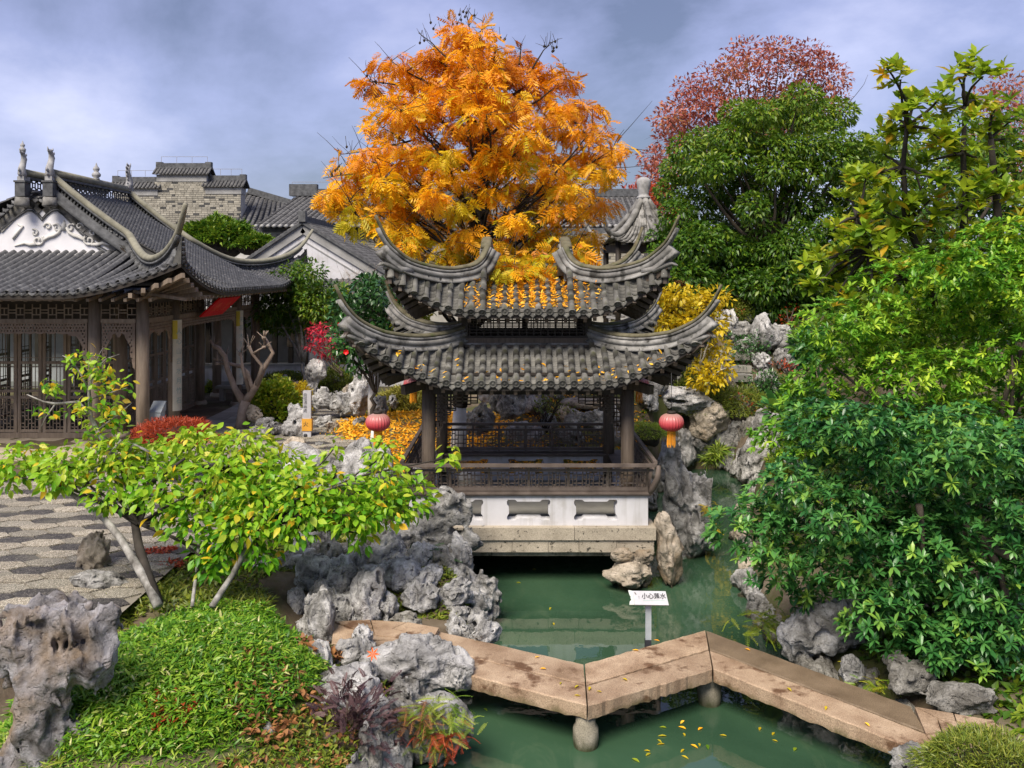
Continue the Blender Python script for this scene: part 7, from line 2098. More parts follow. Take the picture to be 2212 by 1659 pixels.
# ---- big-leaved shrubs on the slope
def shrub(name, label, x, y, Y, rx, ry, n, leaf, sc, tpls, cat='shrub', base_y=None, bark='bark', parts=5, singles=60, down=.0, group=None, shell=.6, up=.3, sub=7, twigs=2, r0=.03):
    cl = [clump(x + R.uniform(-.6, .6) * rx, y + R.uniform(-.55, .5) * ry, Y + R.uniform(-.4, .4) * rx * Y / FPX, rx * R.uniform(.4, .6), ry * R.uniform(.4, .6)) for _ in range(sub)]
    b = P(x, base_y if base_y else y + ry, Y); fk = b.lerp(P(x, y, Y), .5)
    return tree(name, label, cat, b, fk, cl, n, tpls, sc, leaf, bark, r0, singles=singles, down=down, up=up, group=group, shell=shell, twigs=twigs, rest='foliage', rl=r0 * .5)
shrub('broadleaf_shrub', 'shrub with large light green leaves above the right rock bank', 1720, 870, 15.5, 70, 55, 520, 'lf_bush', (.16, .24), LEAF, singles=200)
shrub('broadleaf_shrub', 'large-leaved green shrub beside the red-leaved bushes on the slope', 1745, 745, 16.5, 60, 55, 420, 'lf_bush', (.16, .26), LNG, singles=160)
shrub('nandina_shrub', 'thin shrub with scarlet leaf tips below the garden steps', 1615, 760, 22.3, 50, 44, 700, 'lf_camellia', (.06, .11), LSM, sub=8)
shrub('nandina_shrub', 'dark green shrub flecked with red leaves right of the mossy mound', 1650, 840, 21.2, 55, 40, 700, 'lf_camellia', (.06, .11), LSM, sub=8)
for i, (x, y, lab) in enumerate(((1570, 675, 'scarlet leafed twig cluster beside the upper garden steps'), (1700, 800, 'scarlet leaf sprays in front of the dark slope shrubs'), (1600, 870, 'red and orange leaf sprays above the right bank mound'), (1700, 680, 'small red leaf cluster below the evergreen trunk'))):
    shrub('red_leaf_shrub', lab, x, y, hit(x, y + 30) - .3, 40, 26, 80, 'lf_scarlet', (.06, .10), LSM, sub=6, singles=40)
shrub('dark_thicket', 'dark green thicket filling the slope behind the right bushes', 1900, 720, 18.5, 170, 90, 5200, 'lf_dark', (.10, .18), LSM, sub=16, singles=60)
shrub('dark_thicket', 'dark leafy thicket above the slope at the far right edge', 2130, 680, 18, 150, 100, 4800, 'lf_dark', (.10, .18), LSM, sub=14, singles=60)
# ---- yellow trees right of the pavilion roof
cl = fill([(1415, 720), (1420, 640), (1470, 620), (1530, 640), (1565, 640), (1540, 700), (1500, 730), (1430, 740)], 16, 24, 20.6, .5, (26, 40), (18, 26))
tree('yellow_tree', 'small bright yellow leaved tree between the pavilion eaves and the slope', 'tree', P(1455, 830, 20.6), P(1460, 700, 20.6), cl, 2300, LEAF, (.10, .16), 'lf_yellow', 'bark_dark', .06, singles=200, down=.3, twigs=4)
cl = fill([(1490, 820), (1500, 730), (1540, 700), (1570, 760), (1560, 830), (1510, 850)], 11, 24, 20.3, .4, (22, 36), (16, 24))
tree('yellow_tree', 'lower yellow sapling with whitewashed stem on the mossy mound', 'tree', P(1513, 880, 20.4), P(1515, 800, 20.4), cl, 1000, LEAF, (.09, .14), 'lf_yellow', 'limewash', .05, singles=150, down=.3, twigs=4)
shrub('brown_bush', 'rust brown fine-leaved bush below the distant pavilion', 1455, 625, 23, 48, 20, 2600, 'lf_dead', (.05, .09), LSM, sub=6)
shrub('green_bush', 'bright green bush under the distant pavilion railing', 1450, 600, 26, 70, 24, 2200, 'lf_lime', (.07, .12), LSM, sub=7)
shrub('conifer_bush', 'olive brown conifer bush left of the slope steps', 1590, 660, 23.5, 52, 46, 5200, 'lf_moss', (.05, .09), BLD, sub=9)
shrub('grey_twig_bush', 'greyish fine-twigged bush beside the evergreen trunk', 1680, 650, 24.5, 60, 40, 2600, 'lf_camellia', (.05, .09), LSM, sub=8, twigs=6)
# ---- mossy mounds of low planting
def mound(name, label, x, y, Y, rx, ry, n, leaf, sc, tpls=None, cat='ground shrub', kind=None, singles=0):
    t = thing(name, label, cat, P(x, y + ry, Y))
    c = P(x, y + ry, Y); s_ = Y / FPX
    if H(c.x, c.y) - c.z > .12: c.z = H(c.x, c.y) - .10
    u = unit(n); u[:, 2] = np.abs(u[:, 2])
    lump = 1 + .22 * vnoise(u * 2.3 + x) + .10 * vnoise(u * 5.5 + x)
    pos = np.array(c) + u * np.array([rx, rx * .8, ry * 2]) * s_ * (lump * rng.uniform(.80, 1.06, n))[:, None]
    core = rock_mesh('soil_core', int(x), (rx * s_ * .80, rx * s_ * .62, ry * 2 * s_ * .80), 20, pits=0, furrow=.02, warp=.1, mat=M['bark_dark']); obj('twig_core', core, t, Matrix.Translation(c))
    foliage(t, tpls or LSM, pos, u + np.array([0, 0, .3]) + rng.normal(size=u.shape) * .6, rng.uniform(*sc, n), np.clip(rng.beta(2, 2, n), 0, 1), M[leaf], M[leaf + '_one'], 'leaf', singles)
    return t
mound('moss_mound', 'rounded mossy green shrub mound around the whitewashed sapling', 1515, 850, hit(1515, 885), 85, 38, 9000, 'lf_moss', (.05, .09), BLD)
mound('moss_mound', 'yellow-green mound spilling over the right rock bank', 1575, 915, 20.9, 95, 26, 8000, 'lf_moss', (.05, .10), BLD)
mound('moss_mound', 'small bright moss cushion right of the pavilion columns', 1400, 928, 18.6, 40, 14, 2600, 'lf_fern', (.04, .07), BLD)
mound('moss_mound', 'small yellow moss patch on the right bank waterline rocks', 1685, 1045, 16.6, 32, 20, 1500, 'lf_lime', (.04, .07), LSM)
mound('moss_mound', 'shaggy olive moss mound in the bottom right corner', 2140, 1640, 6.9, 140, 40, 12000, 'lf_moss', (.03, .065), BLD)
mound('straw_mound', 'straw-yellow grass mound behind the left lantern', 870, 870, 22.5, 75, 28, 8000, 'lf_straw', (.10, .18), BLD)
mound('clipped_bush', 'low rounded green bush behind the pale scholar rock', 722, 828, 25.5, 60, 26, 6000, 'lf_moss', (.05, .09), LSM)
mound('clipped_bush', 'dull green low hedge at the foot of the white parapet', 612, 822, 27, 62, 16, 4500, 'lf_moss', (.05, .09), LSM)
mound('clipped_bush', 'small lime bush behind the stone bench', 458, 850, 27, 16, 14, 900, 'lf_lime', (.06, .1), LSM)
mound('lime_bush', 'bright lime-green bush right of the pollarded tree', 590, 872, 21.8, 62, 40, 4200, 'lf_lime', (.08, .13), LEAF, singles=150)
mound('golden_bush', 'golden-leaved bush between the lime bush and the guide post', 640, 860, 22.6, 34, 28, 2400, 'lf_yellow', (.05, .09), LSM)
mound('red_maple_mound', 'low dome of fine red-brown maple leaves in front of the hall', 378, 930, 15.6, 84, 20, 7500, 'lf_scarlet', (.045, .08), BLD)
mound('gatehouse_bush', 'dense round evergreen in front of the brick fire wall', 470, 500, 33.5, 74, 25, 7000, 'lf_dark', (.14, .24), LSM)
mound('gatehouse_bush', 'lower evergreen clump beside the white gable roof', 545, 520, 33, 50, 14, 3600, 'lf_dark', (.12, .2), LSM)
# ---- left middle trees
cl = fill([(565, 690), (570, 640), (600, 600), (650, 580), (690, 590), (720, 640), (715, 690), (660, 700), (600, 710)], 20, 22, 26.2, .6, (30, 44), (22, 30))
tree('evergreen_tree', 'small dark evergreen with two thin pale trunks by the corridor', 'tree', P(655, 830, 26.2), P(655, 780, 26.2), cl, 7000, LSM, (.10, .18), 'lf_dark', 'bark_pale', .05, singles=120, down=.3, twigs=3, limbs=[P(600, 690, 26.2), P(655, 690, 26.2), P(640, 650, 26.2), P(690, 660, 26.2), P(610, 640, 26.2)], rl=.07)
cl = fill([(735, 690), (745, 640), (790, 610), (840, 625), (860, 690), (850, 740), (800, 790), (760, 790), (730, 740)], 16, 26, 19.6, .5, (30, 44), (24, 34))
cm = tree('camellia_tree', 'glossy dark camellia with a few red flowers left of the pavilion eaves', 'tree', P(806, 905, 19.4), P(806, 850, 19.4), cl, 2600, LEAF, (.11, .17), 'lf_camellia', 'bark_dark', .06, singles=250, down=.3, twigs=3)
fl = MB()
for x, y in ((735, 700), (757, 727), (770, 735), (748, 760), (865, 625), (852, 650)):
    c = P(x, y, 18.9)
    for k in range(6):
        a = k * PI / 3; fl.add([c, c + Vector((.05 * math.cos(a), -.03, .05 * math.sin(a))), c + Vector((.06 * math.cos(a + .5), -.045, .06 * math.sin(a + .5))), c + Vector((.05 * math.cos(a + 1), -.03, .05 * math.sin(a + 1)))], [(0, 1, 2, 3)])
fl.build('red_flowers', M['red'], cm)
cl = fill([(668, 760), (670, 705), (700, 710), (735, 740), (745, 765), (700, 765)], 13, 16, 24.2, .6, (18, 30), (12, 18))
tree('red_maple', 'small pink-red maple against the white corridor wall', 'tree', P(740, 812, 24.2), P(735, 790, 24.2), cl, 620, LSM, (.08, .14), 'lf_pink', 'bark', .035, singles=150, down=.2, twigs=5, shell=.2)
shrub('leafy_shrub', 'green shrub with long leaves inside the left pavilion eaves gap', 890, 680, 18.8, 50, 45, 700, 'lf_lime', (.10, .17), LNG, singles=100)
shrub('leafy_shrub', 'dark green shrub behind the left roof corner of the pavilion', 800, 640, 22, 50, 46, 1500, 'lf_camellia', (.10, .17), LNG, singles=60)
shrub('leafy_shrub', 'yellowish leafy shrub hanging over the corridor tiles', 735, 635, 26, 28, 26, 500, 'lf_lime', (.10, .16), LNG, singles=60)
# bare twiggy shrubs
def twig_bush(label, x, y0, Y, h, w, n, mat, r=.012):
    t = thing('bare_shrub', label, 'shrub', P(x, y0, Y)); mb = MB(); s_ = Y / FPX
    for _ in range(n):
        b = P(x + R.uniform(-.1, .1) * w, y0, Y); e_ = P(x + R.uniform(-.5, .5) * w, y0 - h * R.uniform(.6, 1), Y + R.uniform(-.4, .4) * w * s_)
        lp_ = limb(mb, b, e_, r, r * .3, .12, 6, sides=5)
        for _ in range(5):
            q = R.choice(lp_[2:]); limb(mb, q, q + Vector((R.uniform(-.5, .5) * w * s_ * .4, R.uniform(-.1, .1), R.uniform(.1, .5) * h * s_ * .45)), r * .45, r * .2, .1, 3, sides=4)
    return mb.build('twigs', mat, t)
twig_bush('bare brown twiggy shrub above the corridor roof', 770, 650, 27, 75, 90, 22, M['bark_bare'], .008)
twig_bush('thin dark bare shrub framed between the pavilion columns', 1175, 935, 17.6, 75, 90, 12, M['bark_dark'], .014)
shrub('sparse_shrub', 'sparse olive leaves on the shrub seen through the pavilion', 1175, 875, 17.9, 60, 28, 260, 'lf_moss', (.05, .09), LSM, sub=5)
shrub('green_tuft', 'green fern tuft hanging in the dark gap of the right bank', 1545, 985, 18.2, 28, 20, 300, 'lf_fern', (.12, .2), BLD, sub=4)

# whitewashed trunks between courtyard and leaf slope
for i, (x, yb, yt, Y, lab) in enumerate(((802, 905, 800, 19.8, 'straight whitewashed tree trunk behind the left lantern'), (808, 985, 905, 17.6, 'short bent whitewashed stem below the left lantern'), (1775, 740, 700, 22, 'pale trunk stub among the slope shrubs'))):
    t = thing('whitewashed_trunk', lab, 'tree trunk', P(x, yb, Y)); b, e_ = P(x, yb, Y), P(x + 3, yt, Y)
    MB().tube([b, b.lerp(e_, .4) + Vector((-.03, 0, 0)), e_], [.075, .062, .055], 10).build('trunk', M['limewash'], t)
    if i == 0:
        mb = MB()
        for dx, dy in ((-14, -70), (10, -90), (24, -60)): limb(mb, e_, P(x + dx, yt + dy, Y), .05, .02, .08)
        mb.build('limbs', M['bark_dark'], t)

# ---- pollarded bare tree before the hall
pt = thing('pollarded_tree', 'bare pollarded tree with knobbly tan limbs in front of the hall', 'tree', P(520, 925, 20.6))
pb = MB(); Y = 20.6
def pl(pts, rs): pb.tube([P(x, y, Y + dz) for x, y, dz in pts], rs, 9)
pl([(522, 930, 0), (524, 890, 0), (530, 865, 0)], [.16, .115, .12])
pl([(526, 868, 0), (508, 840, 0), (492, 800, -.1), (486, 770, -.1), (472, 752, -.15), (462, 748, -.15)], [.10, .07, .06, .055, .05, .055])
pl([(530, 866, 0), (545, 845, .05), (534, 805, .1), (522, 792, .1), (498, 786, .1), (470, 785, .15)], [.10, .07, .05, .05, .035, .02])
pl([(530, 868, 0), (553, 835, 0), (570, 795, .1), (590, 762, .1), (580, 745, .1), (570, 730, .1)], [.10, .075, .06, .045, .045, .05])
pl([(553, 838, 0), (566, 790, -.1), (545, 765, -.1), (538, 748, -.1)], [.06, .04, .035, .04])
pl([(540, 850, 0), (525, 800, -.1), (520, 765, -.1)], [.05, .035, .03])
pl([(498, 786, .1), (480, 778, .1), (460, 775, .1)], [.03, .025, .02])
pl([(545, 765, -.1), (560, 755, -.1), (570, 750, -.1)], [.03, .02, .015])
for (x, y, n, a0) in ((462, 748, 7, -1), (570, 730, 7, -1), (538, 748, 5, -1), (486, 770, 4, -1), (520, 765, 4, -1), (470, 785, 3, -1), (570, 750, 3, -1)):
    for i in range(n):
        an = math.radians(R.uniform(30, 150)); l_ = R.uniform(14, 26)
        pl([(x, y, R.uniform(-.1, .1)), (x + l_ * math.cos(an), y - l_ * math.sin(an), R.uniform(-.15, .15))], [.014, .006])
    pb.tube([P(x, y + 3, Y - .02), P(x, y - 3, Y - .02)], [.05, .05], 8)
pb.build('trunk', M['bark_bare'], pt)

# ---- the yellow-green shrub in the left foreground
ys = thing('leafy_shrub', 'spreading foreground shrub with yellow-green leaves on leaning grey stems', 'shrub', G(335, 1300, .98))
cl = []
for x, y, rx, ry, Y in ((60, 985, 70, 45, 10.6), (150, 1010, 80, 45, 10.5), (240, 1000, 80, 50, 10.6), (330, 985, 80, 50, 10.9), (430, 970, 85, 45, 11.2), (520, 985, 80, 50, 11.0), (600, 1010, 80, 50, 10.8), (470, 1050, 100, 60, 10.5), (350, 1060, 90, 55, 10.4), (560, 1080, 100, 60, 10.4), (660, 1070, 90, 55, 10.4), (740, 1060, 80, 55, 10.6), (830, 1040, 80, 55, 10.8), (900, 1060, 60, 50, 10.9), (770, 1120, 70, 45, 10.3), (640, 1140, 80, 45, 10.2), (520, 1150, 90, 45, 10.2), (420, 1130, 70, 45, 10.2), (830, 1110, 60, 45, 10.5), (820, 990, 45, 45, 11.2), (480, 1195, 60, 30, 10.1), (560, 1205, 50, 25, 10.1), (250, 1060, 70, 40, 10.3), (790, 1165, 40, 35, 10.4), (120, 1050, 60, 30, 10.3), (960, 985, 26, 34, 11.3), (735, 965, 30, 35, 11.3), (20, 1030, 50, 35, 10.4), (455, 1235, 40, 25, 10.0)):
    cl.append(clump(x + R.uniform(-14, 14), y + R.uniform(-16, 12), Y, rx * R.uniform(.75, 1.05), ry * R.uniform(.85, 1.15), rx * .9))
pos, u, k = crown_points(cl, 6400, .6)
d = u * np.array([1, 1, .3]) + np.array([0, -.1, -.35]) + rng.normal(size=u.shape) * .4
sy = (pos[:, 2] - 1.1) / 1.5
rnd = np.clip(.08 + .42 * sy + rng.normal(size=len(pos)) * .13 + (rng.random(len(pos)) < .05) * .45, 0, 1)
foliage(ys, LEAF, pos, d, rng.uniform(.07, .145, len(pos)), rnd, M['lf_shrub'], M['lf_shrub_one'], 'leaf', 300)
sm = MB()
def st(pts, rs, Y0=9.6, Y1=10.5, mb=sm):
    n = len(pts) - 1; mb.tube([P(x, y, Y0 + (Y1 - Y0) * i / n) for i, (x, y) in enumerate(pts)], rs, 9)
st([(342, 1310), (322, 1268), (290, 1212), (262, 1165), (225, 1120), (180, 1085), (148, 1062)], [.055, .046, .046, .041, .037, .032, .026])
st([(148, 1062), (130, 1045), (115, 1035), (95, 1030)], [.03, .022, .018, .01], 10.5, 10.5)
st([(172, 1078), (190, 1035), (230, 990), (262, 950)], [.03, .024, .018, .012], 10.5, 10.6)
st([(458, 1310), (480, 1275), (505, 1238)], [.036, .033, .03], 9.5, 9.9)
st([(505, 1238), (560, 1130), (640, 1080), (760, 1040)], [.035, .03, .022, .012], 9.9, 10.6)
st([(415, 1310), (420, 1270), (425, 1235), (430, 1150)], [.02, .02, .017, .014], 9.6, 10.2)
sm.build('pale_stems', M['bark_pale'], ys)
sd = MB(); st([(342, 1305), (318, 1240), (300, 1180), (290, 1120), (330, 1040), (400, 990)], [.06, .055, .05, .045, .03, .015], 9.65, 10.7, sd)
for c in cl: limb(sd, P(300, 1130, 10.2) if c[0][0] < -3.2 else P(560, 1130, 10.1), c[0], .022, .008, .12)
sd.build('dark_stems', M['bark_dark'], ys)
# ---- sparse young tree rising from it
yt = thing('young_tree', 'sparse young tree with crooked pale twigs standing before the hall doors', 'tree', G(300, 1290, .98))
tp_ = MB(); tp2 = []
def yb(pts, rs, Y=10.7): tp_.tube([P(x, y, Y) for x, y in pts], rs, 7); tp2.extend(pts[1:])
yb([(280, 1060), (262, 1000), (215, 940), (196, 900), (192, 840), (205, 790)], [.045, .036, .03, .025, .02, .01])
yb([(196, 900), (170, 868), (120, 872), (95, 868), (58, 852)], [.02, .018, .015, .011, .006])
yb([(192, 840), (170, 800), (150, 775), (135, 768)], [.016, .012, .008, .004])
yb([(200, 860), (250, 845), (275, 838)], [.012, .008, .004]); yb([(205, 800), (230, 775), (258, 765)], [.01, .007, .003]); yb([(210, 930), (250, 900), (285, 870)], [.014, .01, .004])
yb([(120, 872), (100, 900), (85, 930)], [.01, .007, .003]); yb([(262, 1000), (290, 960), (320, 975), (318, 1010)], [.02, .022, .02, .012]); yb([(205, 790), (215, 765), (222, 752)], [.009, .006, .003])
tp_.build('twigs', M['bark_pale'], yt)
pos, sc2 = [], []
for x, y, sx, sy_, n in ((200, 790, 40, 30, 110), (230, 830, 45, 28, 110), (110, 835, 22, 18, 50), (180, 880, 40, 20, 60), (240, 890, 40, 24, 100), (210, 930, 45, 24, 60), (250, 960, 55, 30, 80), (110, 890, 40, 16, 24), (190, 1000, 60, 24, 60), (165, 770, 24, 16, 14), (270, 1010, 50, 24, 60), (60, 970, 60, 14, 30)):
    for _ in range(n): pos.append(tuple(P(x + R.gauss(0, sx * .55), y + R.gauss(0, sy_ * .6), 10.7 + R.gauss(0, .15)))); sc2.append(R.uniform(.06, .115))
pos = np.array(pos); n = len(pos)
foliage(yt, LEAF, pos, rng.normal(size=(n, 3)) * np.array([1, .8, .4]) + np.array([0, -.2, -.4]), np.array(sc2), np.clip(.38 + rng.normal(size=n) * .14 + (rng.random(n) < .07) * .5, 0, 1), M['lf_shrub'], M['lf_shrub_one'], 'leaf', 300)
# ------------------------------------------------------------------ ground cover, litter, small plants
def on_ground(xs, ys): return np.stack([xs, ys, height(xs, ys)], -1)
def cover(name, label, pos, leaf, sc, tpls, dirs=None, kind='stuff', up=.8, rnd=None, roll=.5):
    n = len(pos); d = dirs if dirs is not None else rng.normal(size=(n, 3)) * np.array([1, 1, .4]) + np.array([0, 0, up])
    B = frames_from(d, np.tile([0, 0, 1.0], (n, 1)) + rng.normal(size=(n, 3)) * .1, rng.normal(size=n) * roll); s_ = rng.uniform(*sc, n); rnd = rng.beta(2, 2, n) if rnd is None else rnd
    Vs, Fs, Rs, off = [], [], [], 0; w = rng.integers(0, len(tpls), n)
    for k, tp in enumerate(tpls):
        m = w == k
        if not m.any(): continue
        V, F, ids = scatter(tp, pos[m], B[m], s_[m]); Vs.append(V); Fs.append(F + off); Rs.append(rnd[m][ids]); off += len(V)
    o = obj(name, np_mesh(name, np.concatenate(Vs), np.concatenate(Fs), M[leaf], True, np.concatenate(Rs)))
    o['kind'] = kind
    if label: o['label'] = label
    return o
# bamboo grass over the near mound
x, y = rng.uniform(-4.7, -1.75, 110000), rng.uniform(6.5, 9.95, 110000)
q = ((x + 3.1) / 1.32)**2 + ((y - 8.42) / 1.45)**2
keep = (q < 1 + .15 * vnoise(np.stack([x * 2, y * 2, x * 0], -1))) & (rng.random(len(x)) < .75)
p = on_ground(x[keep], y[keep]); p[:, 2] += rng.uniform(.0, .12, len(p))
patch = vnoise(np.stack([p[:, 0] * 1.6, p[:, 1] * 1.6, p[:, 0] * 0 + 5], -1))
cover('bamboo_grass', 'dense low bamboo grass covering the near left mound', p, 'lf_bamboo', (.035, .085), BLW, rnd=np.clip(rng.beta(2, 2.4, len(p)) * .8 + .12 * patch + (rng.random(len(p)) < .05) * .5, 0, 1), up=.35)
# grass and weeds at its foot, left of the standing rock and right edge
def tuft(cx, cy, r, n, leaf='lf_bamboo', sc=(.08, .18), nm='grass', lab=None, tpls=BLD, up=.9, lift=0):
    a = rng.uniform(0, 2 * PI, n); rr = r * np.sqrt(rng.random(n)); p = on_ground(cx + rr * np.cos(a), cy + rr * np.sin(a)); p[:, 2] += lift
    return cover(nm, lab, p, leaf, sc, tpls, up=up)
for (px, py, r, n, nm, leaf, lab) in ((20, 1600, .35, 1500, 'grass', 'lf_bamboo', 'short grass left of the standing rock'), (130, 1650, .25, 300, 'grass', 'lf_fern', 'bright grass at the foot of the standing rock'), (430, 1610, .45, 900, 'grass', 'lf_bamboo', 'long grass blades below the bamboo mound'), (640, 1400, .25, 700, 'grass', 'lf_bamboo', 'grass between mound and upright rocks'), (300, 1250, .5, 2600, 'ground_cover', 'lf_moss', 'olive ground cover under the leaning stems'), (500, 1270, .45, 1800, 'ground_cover', 'lf_moss', 'dark ground cover behind the bamboo mound'), (250, 1290, .3, 900, 'ground_cover', 'lf_moss', 'ground cover beside the paving kerb')):
    g = G(px, py, .55 if py > 1500 else .9); tuft(g.x, g.y, r, n, leaf, nm=nm, lab=lab, sc=(.06, .13), up=.6)
def leafpile(px, py, z, r, n, leaf, sc, lab, nm='fallen_leaves', lift=.02, tp=LEAF):
    g = G(px, py, z); a = rng.uniform(0, 2 * PI, n); rr = r * np.sqrt(rng.random(n)); p = on_ground(g.x + rr * np.cos(a), g.y + rr * np.sin(a) * .8); p[:, 2] += lift + rng.uniform(0, .04, n)
    return cover(nm, lab, p, leaf, sc, tp, up=.15, roll=.9)
leafpile(600, 1560, .45, .34, 300, 'lf_dead', (.045, .08), 'rusty dead leaves heaped right of the bamboo mound', lift=.05)
leafpile(560, 1640, .42, .30, 280, 'lf_dead', (.045, .08), 'dead brown leaves at the bottom edge between rocks', lift=.05)
leafpile(370, 1650, .5, .22, 90, 'lf_scarlet', (.05, .09), 'orange dead leaves at the bottom edge', lift=.05)
leafpile(690, 1450, .48, .22, 110, 'lf_dead', (.05, .10), 'dry brown leaves lying among pale rocks', lift=.12)
leafpile(345, 1190, .85, .22, 260, 'lf_scarlet', (.03, .06), 'scarlet fallen leaves under the shrub', lift=.10)
leafpile(370, 1215, .85, .20, 140, 'lf_scarlet', (.03, .06), 'red leaf specks near the leaning stems', lift=.06)
leafpile(800, 1372, .5, .35, 60, 'lf_dead', (.03, .06), 'dry leaves on the flagstone landing', lift=.03)
x, y = rng.uniform(-2.6, -.9, 9000), rng.uniform(7.0, 9.6, 9000); keep = (pond_dist(x, y) > .03) & (((x + 3.1) / 1.3)**2 + ((y - 8.25) / 1.6)**2 > .95); p = on_ground(x[keep], y[keep]); m = rng.random(len(p)) < .5; p[:, 2] += rng.uniform(0, .04, len(p))
cover('fallen_leaves', 'brown leaf litter on the low bank between mound and boulders', p[m][:1100], 'lf_dead', (.04, .075), LEAF, up=.15, roll=.9)
cover('ground_cover', 'small green seedlings on the low bank between mound and boulders', p[~m][:2600], 'lf_moss', (.04, .09), LSM, up=.6)
x, y = rng.uniform(-1.9, -.4, 6000), rng.uniform(10.6, 13.0, 6000); keep = (pond_dist(x, y) > -.12); p = on_ground(x[keep], y[keep])
cover('ground_cover', 'dark weeds between the stacked rocks of the left bank', p, 'lf_moss', (.04, .09), LSM, up=.5)
x, y = rng.uniform(-5.2, -1.2, 16000), rng.uniform(6.0, 7.6, 16000); p = on_ground(x, y); p = p[pond_dist(x, y) > .03]
cover('grass', 'rough grass along the front edge of the near left bed', p, 'lf_bamboo', (.04, .10), BLD, up=.6)
# golden litter on the slope behind the pavilion
x, y = rng.uniform(-4.2, .9, 30000), rng.uniform(16.3, 23.2, 30000)
q = ((x + 2.3) / 2.2)**2 + ((y - 19.6) / 3.4)**2
dens = np.clip(1.25 - q, 0, 1) * (.55 + .45 * vnoise(np.stack([x * 1.3, y * 1.3, x * 0 + 2], -1)))
keep = (rng.random(len(x)) < dens * .9 + .02) & (q < 1.5) & (pond_dist(x, y) > .1)
p = on_ground(x[keep], y[keep]); p[:, 2] += rng.uniform(.005, .05, len(p))
cover('fallen_leaves', 'golden fallen leaves carpeting the slope behind the pavilion', p, 'lf_litter', (.07, .13), [leaf_tpl(1, .32, .05, .1)], up=.1, roll=1.0)
x, y = rng.uniform(-4.4, -1.2, 26000), rng.uniform(17.5, 23.5, 26000)
keep = (((x + 2.9) / 1.3)**2 + ((y - 20.8) / 2.4)**2 < 1) ; p = on_ground(x[keep], y[keep])
cover('moss_turf', 'olive turf under the golden leaves', p, 'lf_straw', (.03, .06), BLD, up=.8)
x, y = rng.uniform(-.8, 3.5, 9000), rng.uniform(16.2, 20.5, 9000); keep = (pond_dist(x, y) > .15) & (rng.random(9000) < .3); p = on_ground(x[keep], y[keep]); p[:, 2] += rng.uniform(.005, .05, len(p))
cover('fallen_leaves', 'scattered golden leaves between the rocks behind the rail', p, 'lf_litter', (.07, .12), [leaf_tpl(1, .32, .05, .1)], up=.1, roll=1.0)
# low green cover over the hillside and banks
x, y = rng.uniform(2.8, 12, 60000), rng.uniform(8.0, 30, 60000); keep = (pond_dist(x, y) > .2) & (vnoise(np.stack([x * .8, y * .8, x * 0 + 1], -1)) > -.15); p = on_ground(x[keep], y[keep])
cover('ground_cover', 'mixed green undergrowth on the right bank and hillside', p, 'lf_dark', (.07, .16), LSM, up=.7)
x, y = rng.uniform(.5, 7, 14000), rng.uniform(17.5, 26, 14000); keep = (pond_dist(x, y) > .2) & (vnoise(np.stack([x * 1.1, y * 1.1, x * 0 + 6], -1)) > .1); p = on_ground(x[keep], y[keep])
cover('ground_cover', 'yellow-green undergrowth between the slope rocks', p, 'lf_moss', (.06, .12), LSM, up=.7)
x, y = rng.uniform(-5.3, -1.3, 20000), rng.uniform(9.9, 16.2, 20000); keep = (pond_dist(x, y) > .2) & (vnoise(np.stack([x * 1.1, y * 1.1, x * 0 + 8], -1)) > -.25); p = on_ground(x[keep], y[keep])
cover('ground_cover', 'dark undergrowth beneath the foreground shrub', p, 'lf_moss', (.05, .11), LSM, up=.7)

# leaves lying in the gutters of the upper roof, and a few on the lower one
V = []
for i in range(-6, 7):
    l = (i + .5) * .162
    n = int(230 * math.exp(-(abs(l - .05) / .66)**3)) + 8
    for _ in range(n):
        q = R.betavariate(1.3, 1.3) * .88 + .04; pnt, dn, lat, up = upper.frame(0, l, q); V.append(tuple(pnt + lat * R.uniform(-.035, .035) + up * R.uniform(.022, .055)))
cover('fallen_leaves', 'golden leaves packed in the gutters of the upper pavilion roof', np.array(V), 'lf_litter', (.05, .09), [leaf_tpl(1, .30, .05, .1)], up=.1, roll=1.0)
V = []
for _ in range(95):
    l = (R.randint(-12, 11) + .5) * .162; q = R.betavariate(1.2, 3) * .7; pnt, dn, lat, up = lower.frame(0, l, q); V.append(tuple(pnt + lat * R.uniform(-.05, .05) + up * R.uniform(.02, .035)))
cover('fallen_leaves', 'scattered golden leaves on the lower pavilion roof tiles', np.array(V), 'lf_litter', (.06, .10), [leaf_tpl(1, .30, .05, .1)], up=.1, roll=1.0)

